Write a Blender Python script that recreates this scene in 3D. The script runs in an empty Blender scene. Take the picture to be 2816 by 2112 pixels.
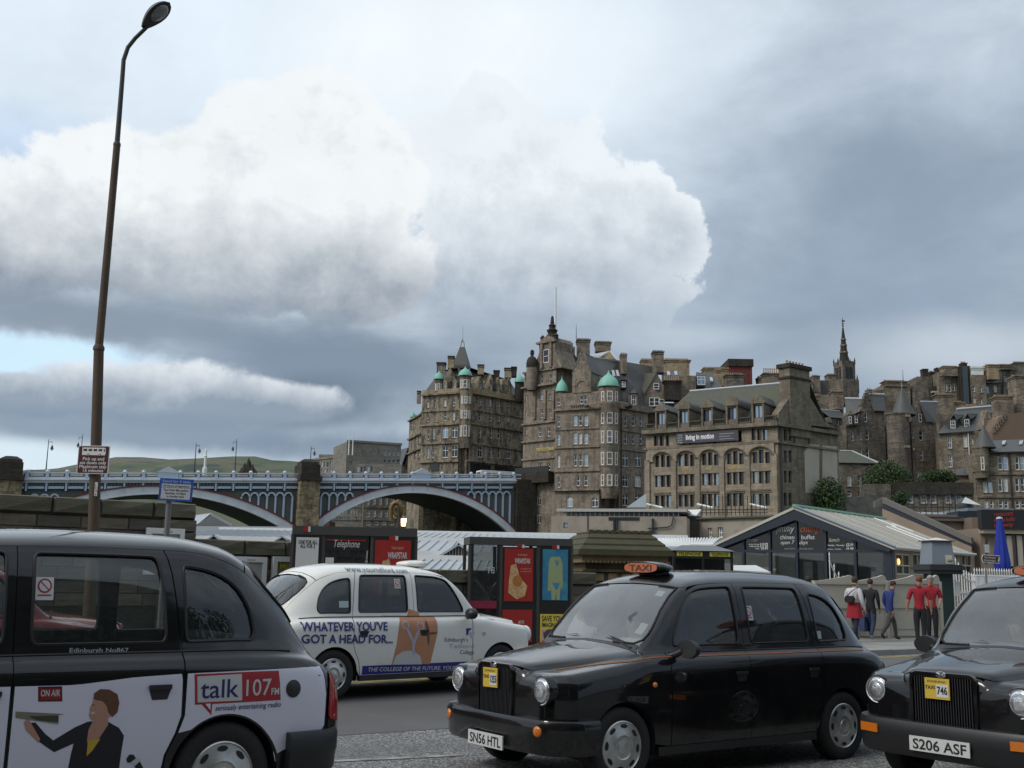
import bpy,bmesh,math,random
import numpy as np
from mathutils import Vector,Matrix
from mathutils.geometry import delaunay_2d_cdt
R=math.radians
random.seed(7)
SC=bpy.context.scene
COL=SC.collection
# ------------------------------------------------------------------ camera
FPX=3000.0; PITCH=R(10.0); ROLL=R(1.0); EYE=1.66
IW,IH=2816.0,2112.0
cam_d=bpy.data.cameras.new('camera'); cam=bpy.data.objects.new('camera',cam_d); COL.objects.link(cam)
cam_d.sensor_width=36.0; cam_d.lens=36.0*FPX/IW
cam_d.clip_start=0.1; cam_d.clip_end=20000
cam.location=(0,0,EYE)
cam.rotation_euler=(Matrix.Rotation(R(90)+PITCH,3,'X')@Matrix.Rotation(ROLL,3,'Z')).to_euler()
SC.camera=cam
def ray(px,py):
 u,v=px-IW/2,py-IH/2
 ca,sa=math.cos(ROLL),math.sin(ROLL)
 a,b=ca*u+sa*v,-sa*u+ca*v
 c,s=math.cos(PITCH),math.sin(PITCH)
 return Vector((a/FPX,c+b/FPX*s,s-b/FPX*c))
def at(px,py,Y):
 d=ray(px,py)
 return Vector((0,0,EYE))+d*(Y/d.y)
def ground_at(px,py,z=0.0):
 d=ray(px,py)
 return Vector((0,0,EYE))+d*((z-EYE)/d.z)
 # ------------------------------------------------------------------ sky, sun, exposure
SUN_EL,SUN_AZ=42.0,-118.0
world=bpy.data.worlds.new('World'); SC.world=world; world.use_nodes=True
WT=world.node_tree; WT.nodes.clear()
class NB:
 """tiny node-expression helper"""
 def __init__(s,tree):s.t=tree
 def n(s,typ,**kw):
  o=s.t.nodes.new(typ)
  for k,v in kw.items():setattr(o,k,v)
  return o
 def put(s,sock,v):
  if v is None:return
  if isinstance(v,bpy.types.NodeSocket):s.t.links.new(v,sock)
  else:sock.default_value=v
 def m(s,op,a,b=None,c=None,clamp=False):
  o=s.n('ShaderNodeMath',operation=op,use_clamp=clamp)
  for i,v in enumerate((a,b,c)):s.put(o.inputs[i],v)
  return o.outputs[0]
 def vm(s,op,a,b=None,sc=None):
  o=s.n('ShaderNodeVectorMath',operation=op)
  s.put(o.inputs[0],a); s.put(o.inputs[1],b)
  if sc is not None:s.put(o.inputs['Scale'],sc)
  return o.outputs[0]
 def mix(s,f,a,b,mode='MIX'):
  o=s.n('ShaderNodeMix',data_type='RGBA',blend_type=mode)
  s.put(o.inputs[0],f)
  for i,v in((6,a),(7,b)):
   if isinstance(v,tuple)and len(v)==3:v=v+(1,)
   s.put(o.inputs[i],v)
  return o.outputs[2]
 def smooth(s,x,a,b):
  o=s.n('ShaderNodeMapRange',interpolation_type='SMOOTHSTEP')
  s.put(o.inputs[0],x); s.put(o.inputs[1],a); s.put(o.inputs[2],b)
  return o.outputs[0]
 def noise(s,vec,scale,detail=4,rough=.55,dist=0.0,color=False):
  o=s.n('ShaderNodeTexNoise')
  s.put(o.inputs['Vector'],vec); s.put(o.inputs['Scale'],scale); s.put(o.inputs['Detail'],detail)
  s.put(o.inputs['Roughness'],rough); s.put(o.inputs['Distortion'],dist)
  return o.outputs[1 if color else 0]
def build_world():
 b=NB(WT)
 d=b.n('ShaderNodeTexCoord').outputs['Generated']
 sx=b.n('ShaderNodeSeparateXYZ'); b.put(sx.inputs[0],d)
 deg=57.29578
 az=b.m('MULTIPLY',b.m('ARCTAN2',sx.outputs[0],sx.outputs[1]),deg)
 el=b.m('MULTIPLY',b.m('ARCSINE',sx.outputs[2]),deg)
 big=b.m('SUBTRACT',b.noise(d,3.2,3,.5),.5)
 nz=b.m('SUBTRACT',b.noise(d,13.0,8,.63,.15),.5)
 L=Vector((-.16,.0,.30)).normalized()*.03
 nz2=b.m('SUBTRACT',b.noise(b.vm('ADD',d,tuple(L)),13.0,8,.63,.15),.5)
 emb=b.m('SUBTRACT',nz,nz2)
 med=b.m('SUBTRACT',b.noise(b.vm('MULTIPLY',d,(1,1,2.2)),6.0,6,.55,.3),.5)
 def ang(px,py):
  v=ray(px,py).normalized(); return math.degrees(math.atan2(v.x,v.y)),math.degrees(math.asin(v.z))
 K=math.degrees(1/FPX)
 def blob(px,py,rx,ry):
  a,e=ang(px,py)
  x=b.m('DIVIDE',b.m('SUBTRACT',az,a),rx*K); y=b.m('DIVIDE',b.m('SUBTRACT',el,e),ry*K)
  return b.m('SUBTRACT',1.0,b.m('SQRT',b.m('ADD',b.m('MULTIPLY',x,x),b.m('MULTIPLY',y,y))))
 def group(bl,amp,soft,bigamp=.25):
  f=None
  for q in bl:
   g=blob(*q); f=g if f is None else b.m('SMOOTH_MAX',f,g,.18)
  f=b.m('ADD',f,b.m('ADD',b.m('MULTIPLY',nz,amp),b.m('MULTIPLY',big,bigamp)))
  return b.smooth(f,0.0,soft),f
 def elpx(py,px=1000):return ang(px,py)[1]
 sky=b.n('ShaderNodeTexSky',sky_type='NISHITA')
 sky.sun_disc=False; sky.sun_elevation=R(SUN_EL); sky.sun_rotation=R(SUN_AZ); sky.altitude=50; sky.air_density=1.2; sky.dust_density=2.0
 skyc=b.mix(1.0,sky.outputs[0],(.10,.10,.10),'MULTIPLY')
 t=b.m('ADD',b.m('ADD',b.m('MULTIPLY',b.smooth(az,-4.0,20.0),.52),b.m('MULTIPLY',b.smooth(el,30.0,13.0),.58)),b.m('MULTIPLY',med,.9))
 sheet=b.mix(b.smooth(t,.0,1.15),(.74,.83,.905),(.245,.305,.385))
 base=b.mix(.86,skyc,sheet)
 base=b.mix(b.m('MULTIPLY',b.smooth(b.m('ADD',blob(60,430,420,170),b.m('MULTIPLY',med,.8)),0,.9),.55),base,(.44,.58,.78))
 base=b.mix(b.m('MULTIPLY',b.smooth(b.m('ADD',blob(1250,160,900,330),b.m('MULTIPLY',med,.7)),0,.9),.85),base,(.765,.81,.845))
 base=b.mix(b.m('MULTIPLY',b.smooth(b.m('ADD',blob(2650,960,520,130),b.m('MULTIPLY',med,1.1)),0,.8),.7),base,(.50,.555,.61))
 base=b.mix(b.m('MULTIPLY',b.smooth(b.m('ADD',blob(1850,930,330,60),b.m('MULTIPLY',med,1.0)),0,.8),.6),base,(.47,.53,.60))
 def shade(py0,py1,dark,light,gain=1.0,k=None,md=.55):
  g=b.m('ADD',b.smooth(el,elpx(py1),elpx(py0)),b.m('MULTIPLY',emb,gain))
  g=b.m('ADD',g,b.m('MULTIPLY',med,md))
  if k is not None:g=b.m('ADD',g,k)
  g=b.m('MINIMUM',b.m('MAXIMUM',g,0.0),1.0)
  return b.mix(g,dark,light)
 m,f=group([(1330,470,250,230),(1480,520,240,240),(1650,590,180,140),(1745,600,130,130),(1840,650,125,110),(1560,780,330,190),(1230,820,380,190)],1.8,.13,.3)
 rim=b.m('MULTIPLY',b.smooth(f,.5,.03),.22)
 base=b.mix(b.m('MULTIPLY',m,b.smooth(el,elpx(1010),elpx(700))),base,shade(360,1010,(.30,.36,.435),(.70,.75,.79),1.2,rim))
 m,f=group([(20,620,330,190),(330,580,300,235),(560,540,240,210),(690,430,190,200),(860,420,230,235),(990,500,190,190),(760,640,420,240),(960,760,260,160)],.85,.13,.3)
 rim=b.m('MULTIPLY',b.smooth(f,.30,.02),.12)
 lo=b.smooth(el,elpx(1000,600),elpx(800,600))
 base=b.mix(b.m('MULTIPLY',m,lo),base,shade(520,950,(.20,.25,.315),(.755,.785,.805),.9,rim,.8))
 for q,c,o in(((250,880,760,120),(.20,.25,.315),.9),((930,1000,700,140),(.185,.24,.315),.95),((820,1130,620,120),(.13,.18,.245),.85),((1450,950,460,130),(.23,.29,.365),.6)):
  mm=b.smooth(b.m('ADD',blob(*q),b.m('MULTIPLY',med,1.1)),-.05,.8)
  base=b.mix(b.m('MULTIPLY',mm,o),base,c)
 mm=b.smooth(b.m('ADD',blob(80,985,460,85),b.m('MULTIPLY',nz,1.2)),.05,.5); base=b.mix(mm,base,(.54,.72,.86))
 m,f=group([(60,1085,190,60),(420,1085,330,95),(720,1110,260,70)],1.3,.3,.5)
 base=b.mix(b.m('MULTIPLY',m,.95),base,shade(1020,1150,(.24,.295,.365),(.62,.66,.70),1.2,None,.9))
 mm=b.smooth(b.m('ADD',blob(420,1185,760,70),b.m('MULTIPLY',nz,.9)),.0,.6); base=b.mix(b.m('MULTIPLY',mm,.9),base,(.20,.265,.345))
 mm=b.smooth(b.m('ADD',blob(20,1265,420,70),b.m('MULTIPLY',nz,.7)),.0,.6); base=b.mix(b.m('MULTIPLY',mm,.95),base,(.58,.69,.76))
 mm=b.smooth(b.m('ADD',blob(1000,1240,520,60),b.m('MULTIPLY',nz,.7)),.0,.6); base=b.mix(b.m('MULTIPLY',mm,.8),base,(.17,.23,.31))
 fin=b.mix(1.0,base,b.vm('SCALE',(1,1,1),None,b.m('ADD',1.0,b.m('MULTIPLY',b.m('ADD',nz,big),.16))),'MULTIPLY')
 gnd=b.smooth(el,-3.0,-.5)
 fin=b.mix(gnd,(.10,.10,.10),fin)
 bg=b.n('ShaderNodeBackground'); b.put(bg.inputs[0],b.vm('SCALE',fin,None,SKY_GAIN)); bg.inputs[1].default_value=.1
 out=b.n('ShaderNodeOutputWorld'); b.put(out.inputs[0],bg.outputs[0])
SKY_GAIN=10.9
build_world()
world.cycles.sampling_method='MANUAL'; world.cycles.sample_map_resolution=512
sun_d=bpy.data.lights.new('sun','SUN'); sun=bpy.data.objects.new('sun',sun_d); COL.objects.link(sun)
sun_d.energy=1.3; sun_d.angle=R(18); sun_d.color=(1.0,.95,.88)
sd=Vector((math.sin(R(SUN_AZ))*math.cos(R(SUN_EL)),math.cos(R(SUN_AZ))*math.cos(R(SUN_EL)),math.sin(R(SUN_EL))))
sun.rotation_euler=sd.to_track_quat('Z','Y').to_euler(); sun.location=sd*60
SC.view_settings.view_transform='Standard'; SC.view_settings.look='None'
SC.view_settings.exposure=0.12; SC.view_settings.gamma=1.0
SC.cycles.max_bounces=6; SC.cycles.transparent_max_bounces=12; SC.cycles.caustics_reflective=False; SC.cycles.caustics_refractive=False
# ------------------------------------------------------------------ materials
MATS={}
def new_mat(name):
 m=bpy.data.materials.new(name); m.use_nodes=True; MATS[name]=m
 t=m.node_tree; p=t.nodes['Principled BSDF']
 return m,NB(t),p
def mat(name,col,rough=.6,metal=0.0,var=.12,vscale=3.0,bump=0.0,bscale=20.0,coat=0.0,spec=.5,emis=None,estr=0.0,col2=None,c2scale=.6,c2amt=.6,coords='Object'):
 """plain procedural material: base colour + mottled variation + optional second stain colour + fine bump"""
 if name in MATS:return MATS[name]
 m,b,p=new_mat(name)
 co=b.n('ShaderNodeTexCoord').outputs[coords]
 c=tuple(col)+(1,)
 n=b.noise(co,vscale,5,.6)
 out=b.mix(n,tuple(max(0,x*(1-var))for x in col),tuple(min(1,x*(1+var))for x in col))
 if col2 is not None:
  n2=b.noise(co,c2scale,6,.65,.3)
  out=b.mix(b.m('MULTIPLY',b.smooth(n2,.42,.68),c2amt),out,tuple(col2))
 b.put(p.inputs['Base Color'],out)
 p.inputs['Roughness'].default_value=rough; p.inputs['Metallic'].default_value=metal
 p.inputs['Specular IOR Level'].default_value=spec
 if coat:p.inputs['Coat Weight'].default_value=coat; p.inputs['Coat Roughness'].default_value=.04
 if bump:
  bp=b.n('ShaderNodeBump'); b.put(bp.inputs['Height'],b.noise(co,bscale,4,.6)); bp.inputs['Strength'].default_value=bump; bp.inputs['Distance'].default_value=.02
  b.put(p.inputs['Normal'],bp.outputs[0])
 if emis:p.inputs['Emission Color'].default_value=tuple(emis)+(1,); p.inputs['Emission Strength'].default_value=estr
 return m
def stone_mat(name,col,dark,bw=.9,bh=.35,soot=.55,sootscale=.12,var=.16):
 """coursed ashlar seen from afar: blocks of slightly different tone, soot streaks, fine joints"""
 m,b,p=new_mat(name)
 co=b.n('ShaderNodeTexCoord').outputs['Object']
 s3=b.n('ShaderNodeSeparateXYZ'); b.put(s3.inputs[0],co)
 xy=b.m('ADD',b.m('MULTIPLY',s3.outputs[0],.83),b.m('MULTIPLY',s3.outputs[1],.71))
 cb=b.n('ShaderNodeCombineXYZ'); b.put(cb.inputs[0],xy); b.put(cb.inputs[1],s3.outputs[2])
 br=b.n('ShaderNodeTexBrick')
 b.put(br.inputs['Vector'],cb.outputs[0]); br.inputs['Scale'].default_value=1.0
 br.inputs['Brick Width'].default_value=bw; br.inputs['Row Height'].default_value=bh; br.inputs['Mortar Size'].default_value=.012
 lo=tuple(x*(1-var)for x in col)+(1,); hi=tuple(x*(1+var)for x in col)+(1,)
 br.inputs['Color1'].default_value=lo; br.inputs['Color2'].default_value=hi; br.inputs['Mortar'].default_value=tuple(x*.62 for x in col)+(1,)
 st=b.noise(b.vm('MULTIPLY',co,(1,1,.32)),sootscale*8,6,.68,.4)
 st2=b.noise(co,1.9,5,.7)
 k=b.m('MULTIPLY',b.smooth(b.m('ADD',b.m('MULTIPLY',st,.7),b.m('MULTIPLY',st2,.3)),.43,.60),soot)
 out=b.mix(k,br.outputs[0],tuple(dark))
 g=b.noise(co,6.0,5,.7)
 out=b.mix(1.0,out,b.mix(g,(.60,.60,.60),(1.36,1.33,1.28)),'MULTIPLY')
 b.put(p.inputs['Base Color'],out); p.inputs['Roughness'].default_value=.9; p.inputs['Specular IOR Level'].default_value=.25
 bp=b.n('ShaderNodeBump'); b.put(bp.inputs['Height'],b.m('ADD',b.m('MULTIPLY',br.outputs['Fac'],-.6),g)); bp.inputs['Strength'].default_value=.5; bp.inputs['Distance'].default_value=.05
 b.put(p.inputs['Normal'],bp.outputs[0])
 return m
def glass_mat(name,tint=(.5,.52,.52),refl=1.0,rough=0.0,film=.03):
 m,b,p=new_mat(name)
 m.node_tree.nodes.remove(p)
 tr=b.n('ShaderNodeBsdfTransparent'); tr.inputs[0].default_value=tuple(tint)+(1,)
 gl=b.n('ShaderNodeBsdfGlossy'); gl.inputs['Roughness'].default_value=rough; gl.inputs[0].default_value=(refl,refl,refl,1)
 fr=b.n('ShaderNodeFresnel'); fr.inputs[0].default_value=1.52
 mx=b.n('ShaderNodeMixShader'); b.put(mx.inputs[0],b.m('MULTIPLY',fr.outputs[0],1.6,clamp=True)); b.put(mx.inputs[1],tr.outputs[0]); b.put(mx.inputs[2],gl.outputs[0])
 df=b.n('ShaderNodeBsdfDiffuse'); df.inputs[0].default_value=(.62,.66,.68,1); m2=b.n('ShaderNodeMixShader')
 co=b.n('ShaderNodeTexCoord').outputs['Object']; b.put(m2.inputs[0],b.m('MULTIPLY',b.m('ADD',b.noise(co,3.0,5,.6),.5),film)); b.put(m2.inputs[1],mx.outputs[0]); b.put(m2.inputs[2],df.outputs[0])  # film: pale diffuse layer, dust plus sky reflection put into the colour
 o=m.node_tree.nodes['Material Output']; b.put(o.inputs[0],m2.outputs[0])
 return m
 # ------------------------------------------------------------------ objects
def tag(o,label=None,cat=None,group=None,kind=None):
 if label:o['label']=label
 if cat:o['category']=cat
 if group:o['group']=group
 if kind:o['kind']=kind
 return o
def empty(name,loc=(0,0,0),rz=0.0,parent=None,label=None,cat=None,group=None):
 o=bpy.data.objects.new(name,None); COL.objects.link(o); o.location=loc; o.rotation_euler=(0,0,rz)
 o.empty_display_size=.2
 if parent:o.parent=parent
 return tag(o,label,cat,group)
def link(name,me,parent=None,loc=None,rot=None,scale=None,matrix=None):
 o=bpy.data.objects.new(name,me); COL.objects.link(o)
 if parent:o.parent=parent
 if matrix is not None:o.matrix_local=matrix
 if loc is not None:o.location=loc
 if rot is not None:o.rotation_euler=rot
 if scale is not None:o.scale=scale
 return o
def copy_tree(o,parent=None):
 c=o.copy(); COL.objects.link(c); c.parent=parent
 for ch in list(o.children):copy_tree(ch,c)
 return c
class MB:
 def __init__(s):s.v=[]; s.f=[]; s.mi=[]; s.cur=0; s.M=None
 def _add(s,vs,fs):
  n=len(s.v)
  s.v+=[tuple(s.M@Vector(q))if s.M is not None else tuple(q)for q in vs]
  for f in fs:s.f.append(tuple(i+n for i in f)); s.mi.append(s.cur)
  return s
 def box(s,x0,y0,z0,x1,y1,z1):
  vs=[(x,y,z)for z in(z0,z1)for y in(y0,y1)for x in(x0,x1)]
  return s._add(vs,[(0,2,3,1),(4,5,7,6),(0,1,5,4),(2,6,7,3),(0,4,6,2),(1,3,7,5)])
 def cbox(s,c,d,rz=0.0):
  """centre, full dimensions, yaw"""
  ca,sa=math.cos(rz),math.sin(rz); vs=[]
  for z in(-.5,.5):
   for y in(-.5,.5):
    for x in(-.5,.5):
     X,Y=x*d[0],y*d[1]; vs.append((c[0]+X*ca-Y*sa,c[1]+X*sa+Y*ca,c[2]+z*d[2]))
  return s._add(vs,[(0,2,3,1),(4,5,7,6),(0,1,5,4),(2,6,7,3),(0,4,6,2),(1,3,7,5)])
 def prism(s,poly,o,ux,uy,uz,depth):
  """extrude 2-D polygon (in o + a*ux + b*uy) along uz by depth; CDT-free (ngon caps)"""
  o,ux,uy,uz=map(Vector,(o,ux,uy,uz)); n=len(poly)
  a=[o+ux*p[0]+uy*p[1]for p in poly]; bb=[q+uz*depth for q in a]
  fs=[tuple(range(n)),tuple(range(2*n-1,n-1,-1))]+[(i,i+n,(i+1)%n+n,(i+1)%n)for i in range(n)]
  return s._add(a+bb,fs)
 def tube(s,pts,rad,seg=8,caps=True):
  pts=[Vector(p)for p in pts]; n=len(pts)
  if not hasattr(rad,'__len__'):rad=[rad]*n
  vs=[]; up=Vector((0,0,1)); prev=None
  for i,p in enumerate(pts):
   t=(pts[min(i+1,n-1)]-pts[max(i-1,0)]).normalized()
   if prev is None:
    a=t.cross(up); a=t.cross(Vector((1,0,0)))if a.length<.05 else a
   else:a=prev-t*prev.dot(t)
   a.normalize(); prev=a; c=t.cross(a)
   for k in range(seg):
    th=2*math.pi*k/seg; vs.append(p+(a*math.cos(th)+c*math.sin(th))*rad[i])
  fs=[(i*seg+k,i*seg+(k+1)%seg,(i+1)*seg+(k+1)%seg,(i+1)*seg+k)for i in range(n-1)for k in range(seg)]
  if caps:fs+=[tuple(range(seg-1,-1,-1)),tuple((n-1)*seg+k for k in range(seg))]
  return s._add(vs,fs)
 def lathe(s,prof,seg=24,o=(0,0,0),axis='Z',closed=False,sx=1.0,sy=1.0,rot=0.0,arc=None):
  """profile [(r, h)...] turned about an axis through o"""
  vs=[]; o=Vector(o); N=seg if arc is None else seg+1
  for r,h in prof:
   for k in range(N):
    th=rot+2*math.pi*k/seg if arc is None else arc[0]+(arc[1]-arc[0])*k/seg
    a,c=r*math.cos(th)*sx,r*math.sin(th)*sy
    q=(a,c,h)if axis=='Z' else((a,h,c)if axis=='Y' else(h,a,c))
    vs.append(o+Vector(q))
  fs=[]; n=len(prof)
  for i in range(n-1 if not closed else n):
   j=(i+1)%n
   for k in range(seg):
    k2=(k+1)%N
    fs.append((i*N+k,i*N+k2,j*N+k2,j*N+k))
  return s._add(vs,fs)
 def disc(s,c,r,n,seg=20,up=(0,0,1)):
  n=Vector(n).normalized(); a=n.cross(Vector(up))
  if a.length<.01:a=n.cross(Vector((1,0,0)))
  a.normalize(); e=n.cross(a); c=Vector(c)
  if not hasattr(r,'__len__'):r=(r,r)
  return s._add([c+a*r[0]*math.cos(2*math.pi*k/seg)+e*r[1]*math.sin(2*math.pi*k/seg)for k in range(seg)],[tuple(range(seg))])
 def grid(s,fn,nu,nv,closeu=False):
  vs=[fn(i/(nu-(0 if closeu else 1)),j/(nv-1))for j in range(nv)for i in range(nu)]
  fs=[(j*nu+i,j*nu+(i+1)%nu,(j+1)*nu+(i+1)%nu,(j+1)*nu+i)for j in range(nv-1)for i in range(nu if closeu else nu-1)]
  return s._add(vs,fs)
 def mesh(s,name,mats,smooth=None):
  me=bpy.data.meshes.new(name); me.from_pydata([tuple(q)for q in s.v],[],s.f)
  mats=mats if isinstance(mats,(list,tuple))else[mats]
  for m in mats:me.materials.append(m)
  if len(mats)>1:me.polygons.foreach_set('material_index',s.mi)
  bm=bmesh.new(); bm.from_mesh(me); bmesh.ops.recalc_face_normals(bm,faces=bm.faces); bm.to_mesh(me); bm.free()
  if smooth is not None:
   me.polygons.foreach_set('use_smooth',[True]*len(me.polygons))
   if smooth<180:me.set_sharp_from_angle(angle=R(smooth))
  me.update(); return me
 def build(s,name,mats,parent=None,smooth=None,**kw):
  return link(name,s.mesh(name,mats,smooth),parent,**kw)
def inside(poly,X,Y):
 """vectorised even-odd test"""
 r=np.zeros(len(X),bool); n=len(poly); j=n-1
 for i in range(n):
  xi,yi=poly[i]; xj,yj=poly[j]
  if yi!=yj:
   c=((yi>Y)!=(yj>Y))&(X<(xj-xi)*(Y-yi)/(yj-yi)+xi); r^=c
  j=i
 return r
def cdt(outer,holes=(),pts=()):
 """constrained triangulation of a polygon with holes -> (verts ndarray, tris)"""
 V=[]; E=[]
 for loop in[outer]+list(holes):
  n0=len(V); n=len(loop); V+=[Vector((p[0],p[1]))for p in loop]; E+=[(n0+i,n0+(i+1)%n)for i in range(n)]
 V+=[Vector((p[0],p[1]))for p in pts]
 v,e,f,_,_,_=delaunay_2d_cdt(V,E,[],0,1e-6)
 A=np.array([(q.x,q.y)for q in v]); T=np.array([t for t in f if len(t)==3])
 c=A[T].mean(1); ok=inside(outer,c[:,0],c[:,1])
 for h in holes:ok&=~inside(h,c[:,0],c[:,1])
 return A,T[ok]
def mesh_arrays(name,V,T,mats,smooth=False,normals=None):
 me=bpy.data.meshes.new(name); me.from_pydata([tuple(map(float,q))for q in V],[],[tuple(map(int,t))for t in T])
 for m in(mats if isinstance(mats,(list,tuple))else[mats]):me.materials.append(m)
 if smooth:me.polygons.foreach_set('use_smooth',[True]*len(me.polygons))
 me.update()
 if normals is not None:me.normals_split_custom_set_from_vertices([tuple(map(float,q))for q in normals])
 return me
TXT={}
TMP=bpy.data.scenes.new('scratch')
def tmp_dg():
 TMP.view_layers[0].update(); return TMP.view_layers[0].depsgraph
def text_geo(body,size=1.0,shear=0.0,bold=0.0,align='LEFT',spacing=1.0,res=3):
 key=(body,size,shear,bold,align,spacing)
 if key in TXT:return TXT[key]
 c=bpy.data.curves.new('txt','FONT'); c.body=body; c.size=size; c.shear=shear; c.offset=bold; c.align_x=align; c.space_character=spacing
 c.resolution_u=res; c.fill_mode='FRONT'
 o=bpy.data.objects.new('txt',c); TMP.collection.objects.link(o)
 dg=tmp_dg(); me=o.evaluated_get(dg).to_mesh()
 v=np.array([tuple(q.co)for q in me.vertices]).reshape(-1,3)[:,:2]
 f=[tuple(p.vertices)for p in me.polygons]
 o.evaluated_get(dg).to_mesh_clear(); bpy.data.objects.remove(o); bpy.data.curves.remove(c)
 TXT[key]=(v,f); return v,f
def text_part(name,body,material,parent,origin,ux,uy,size=None,width=None,off=.003,**kw):
 """flat lettering as geometry lying on a plane: origin + a*ux + b*uy, raised along the normal"""
 v,f=text_geo(body,1.0,**kw)
 ux,uy=Vector(ux).normalized(),Vector(uy).normalized(); n=ux.cross(uy)
 sx=sy=size or 1.0
 if width:sx=width/max(1e-6,v[:,0].max()-v[:,0].min()); sy=size or sx
 o=Vector(origin)+n*off
 me=mesh_arrays(name,[o+ux*a*sx+uy*b*sy for a,b in v],f,material)if False else None
 me=bpy.data.meshes.new(name); me.from_pydata([tuple(o+ux*float(a)*sx+uy*float(b)*sy)for a,b in v],[],f); me.materials.append(material); me.update()
 return link(name,me,parent)
def arc(cx,cy,r,a0,a1,n,ry=None):
 ry=ry or r
 return[(cx+r*math.cos(R(a0+(a1-a0)*i/(n-1))),cy+ry*math.sin(R(a0+(a1-a0)*i/(n-1))))for i in range(n)]
def rrect(x0,y0,x1,y1,r,n=5):
 return arc(x1-r,y0+r,r,-90,0,n)+arc(x1-r,y1-r,r,0,90,n)+arc(x0+r,y1-r,r,90,180,n)+arc(x0+r,y0+r,r,180,270,n)
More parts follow.
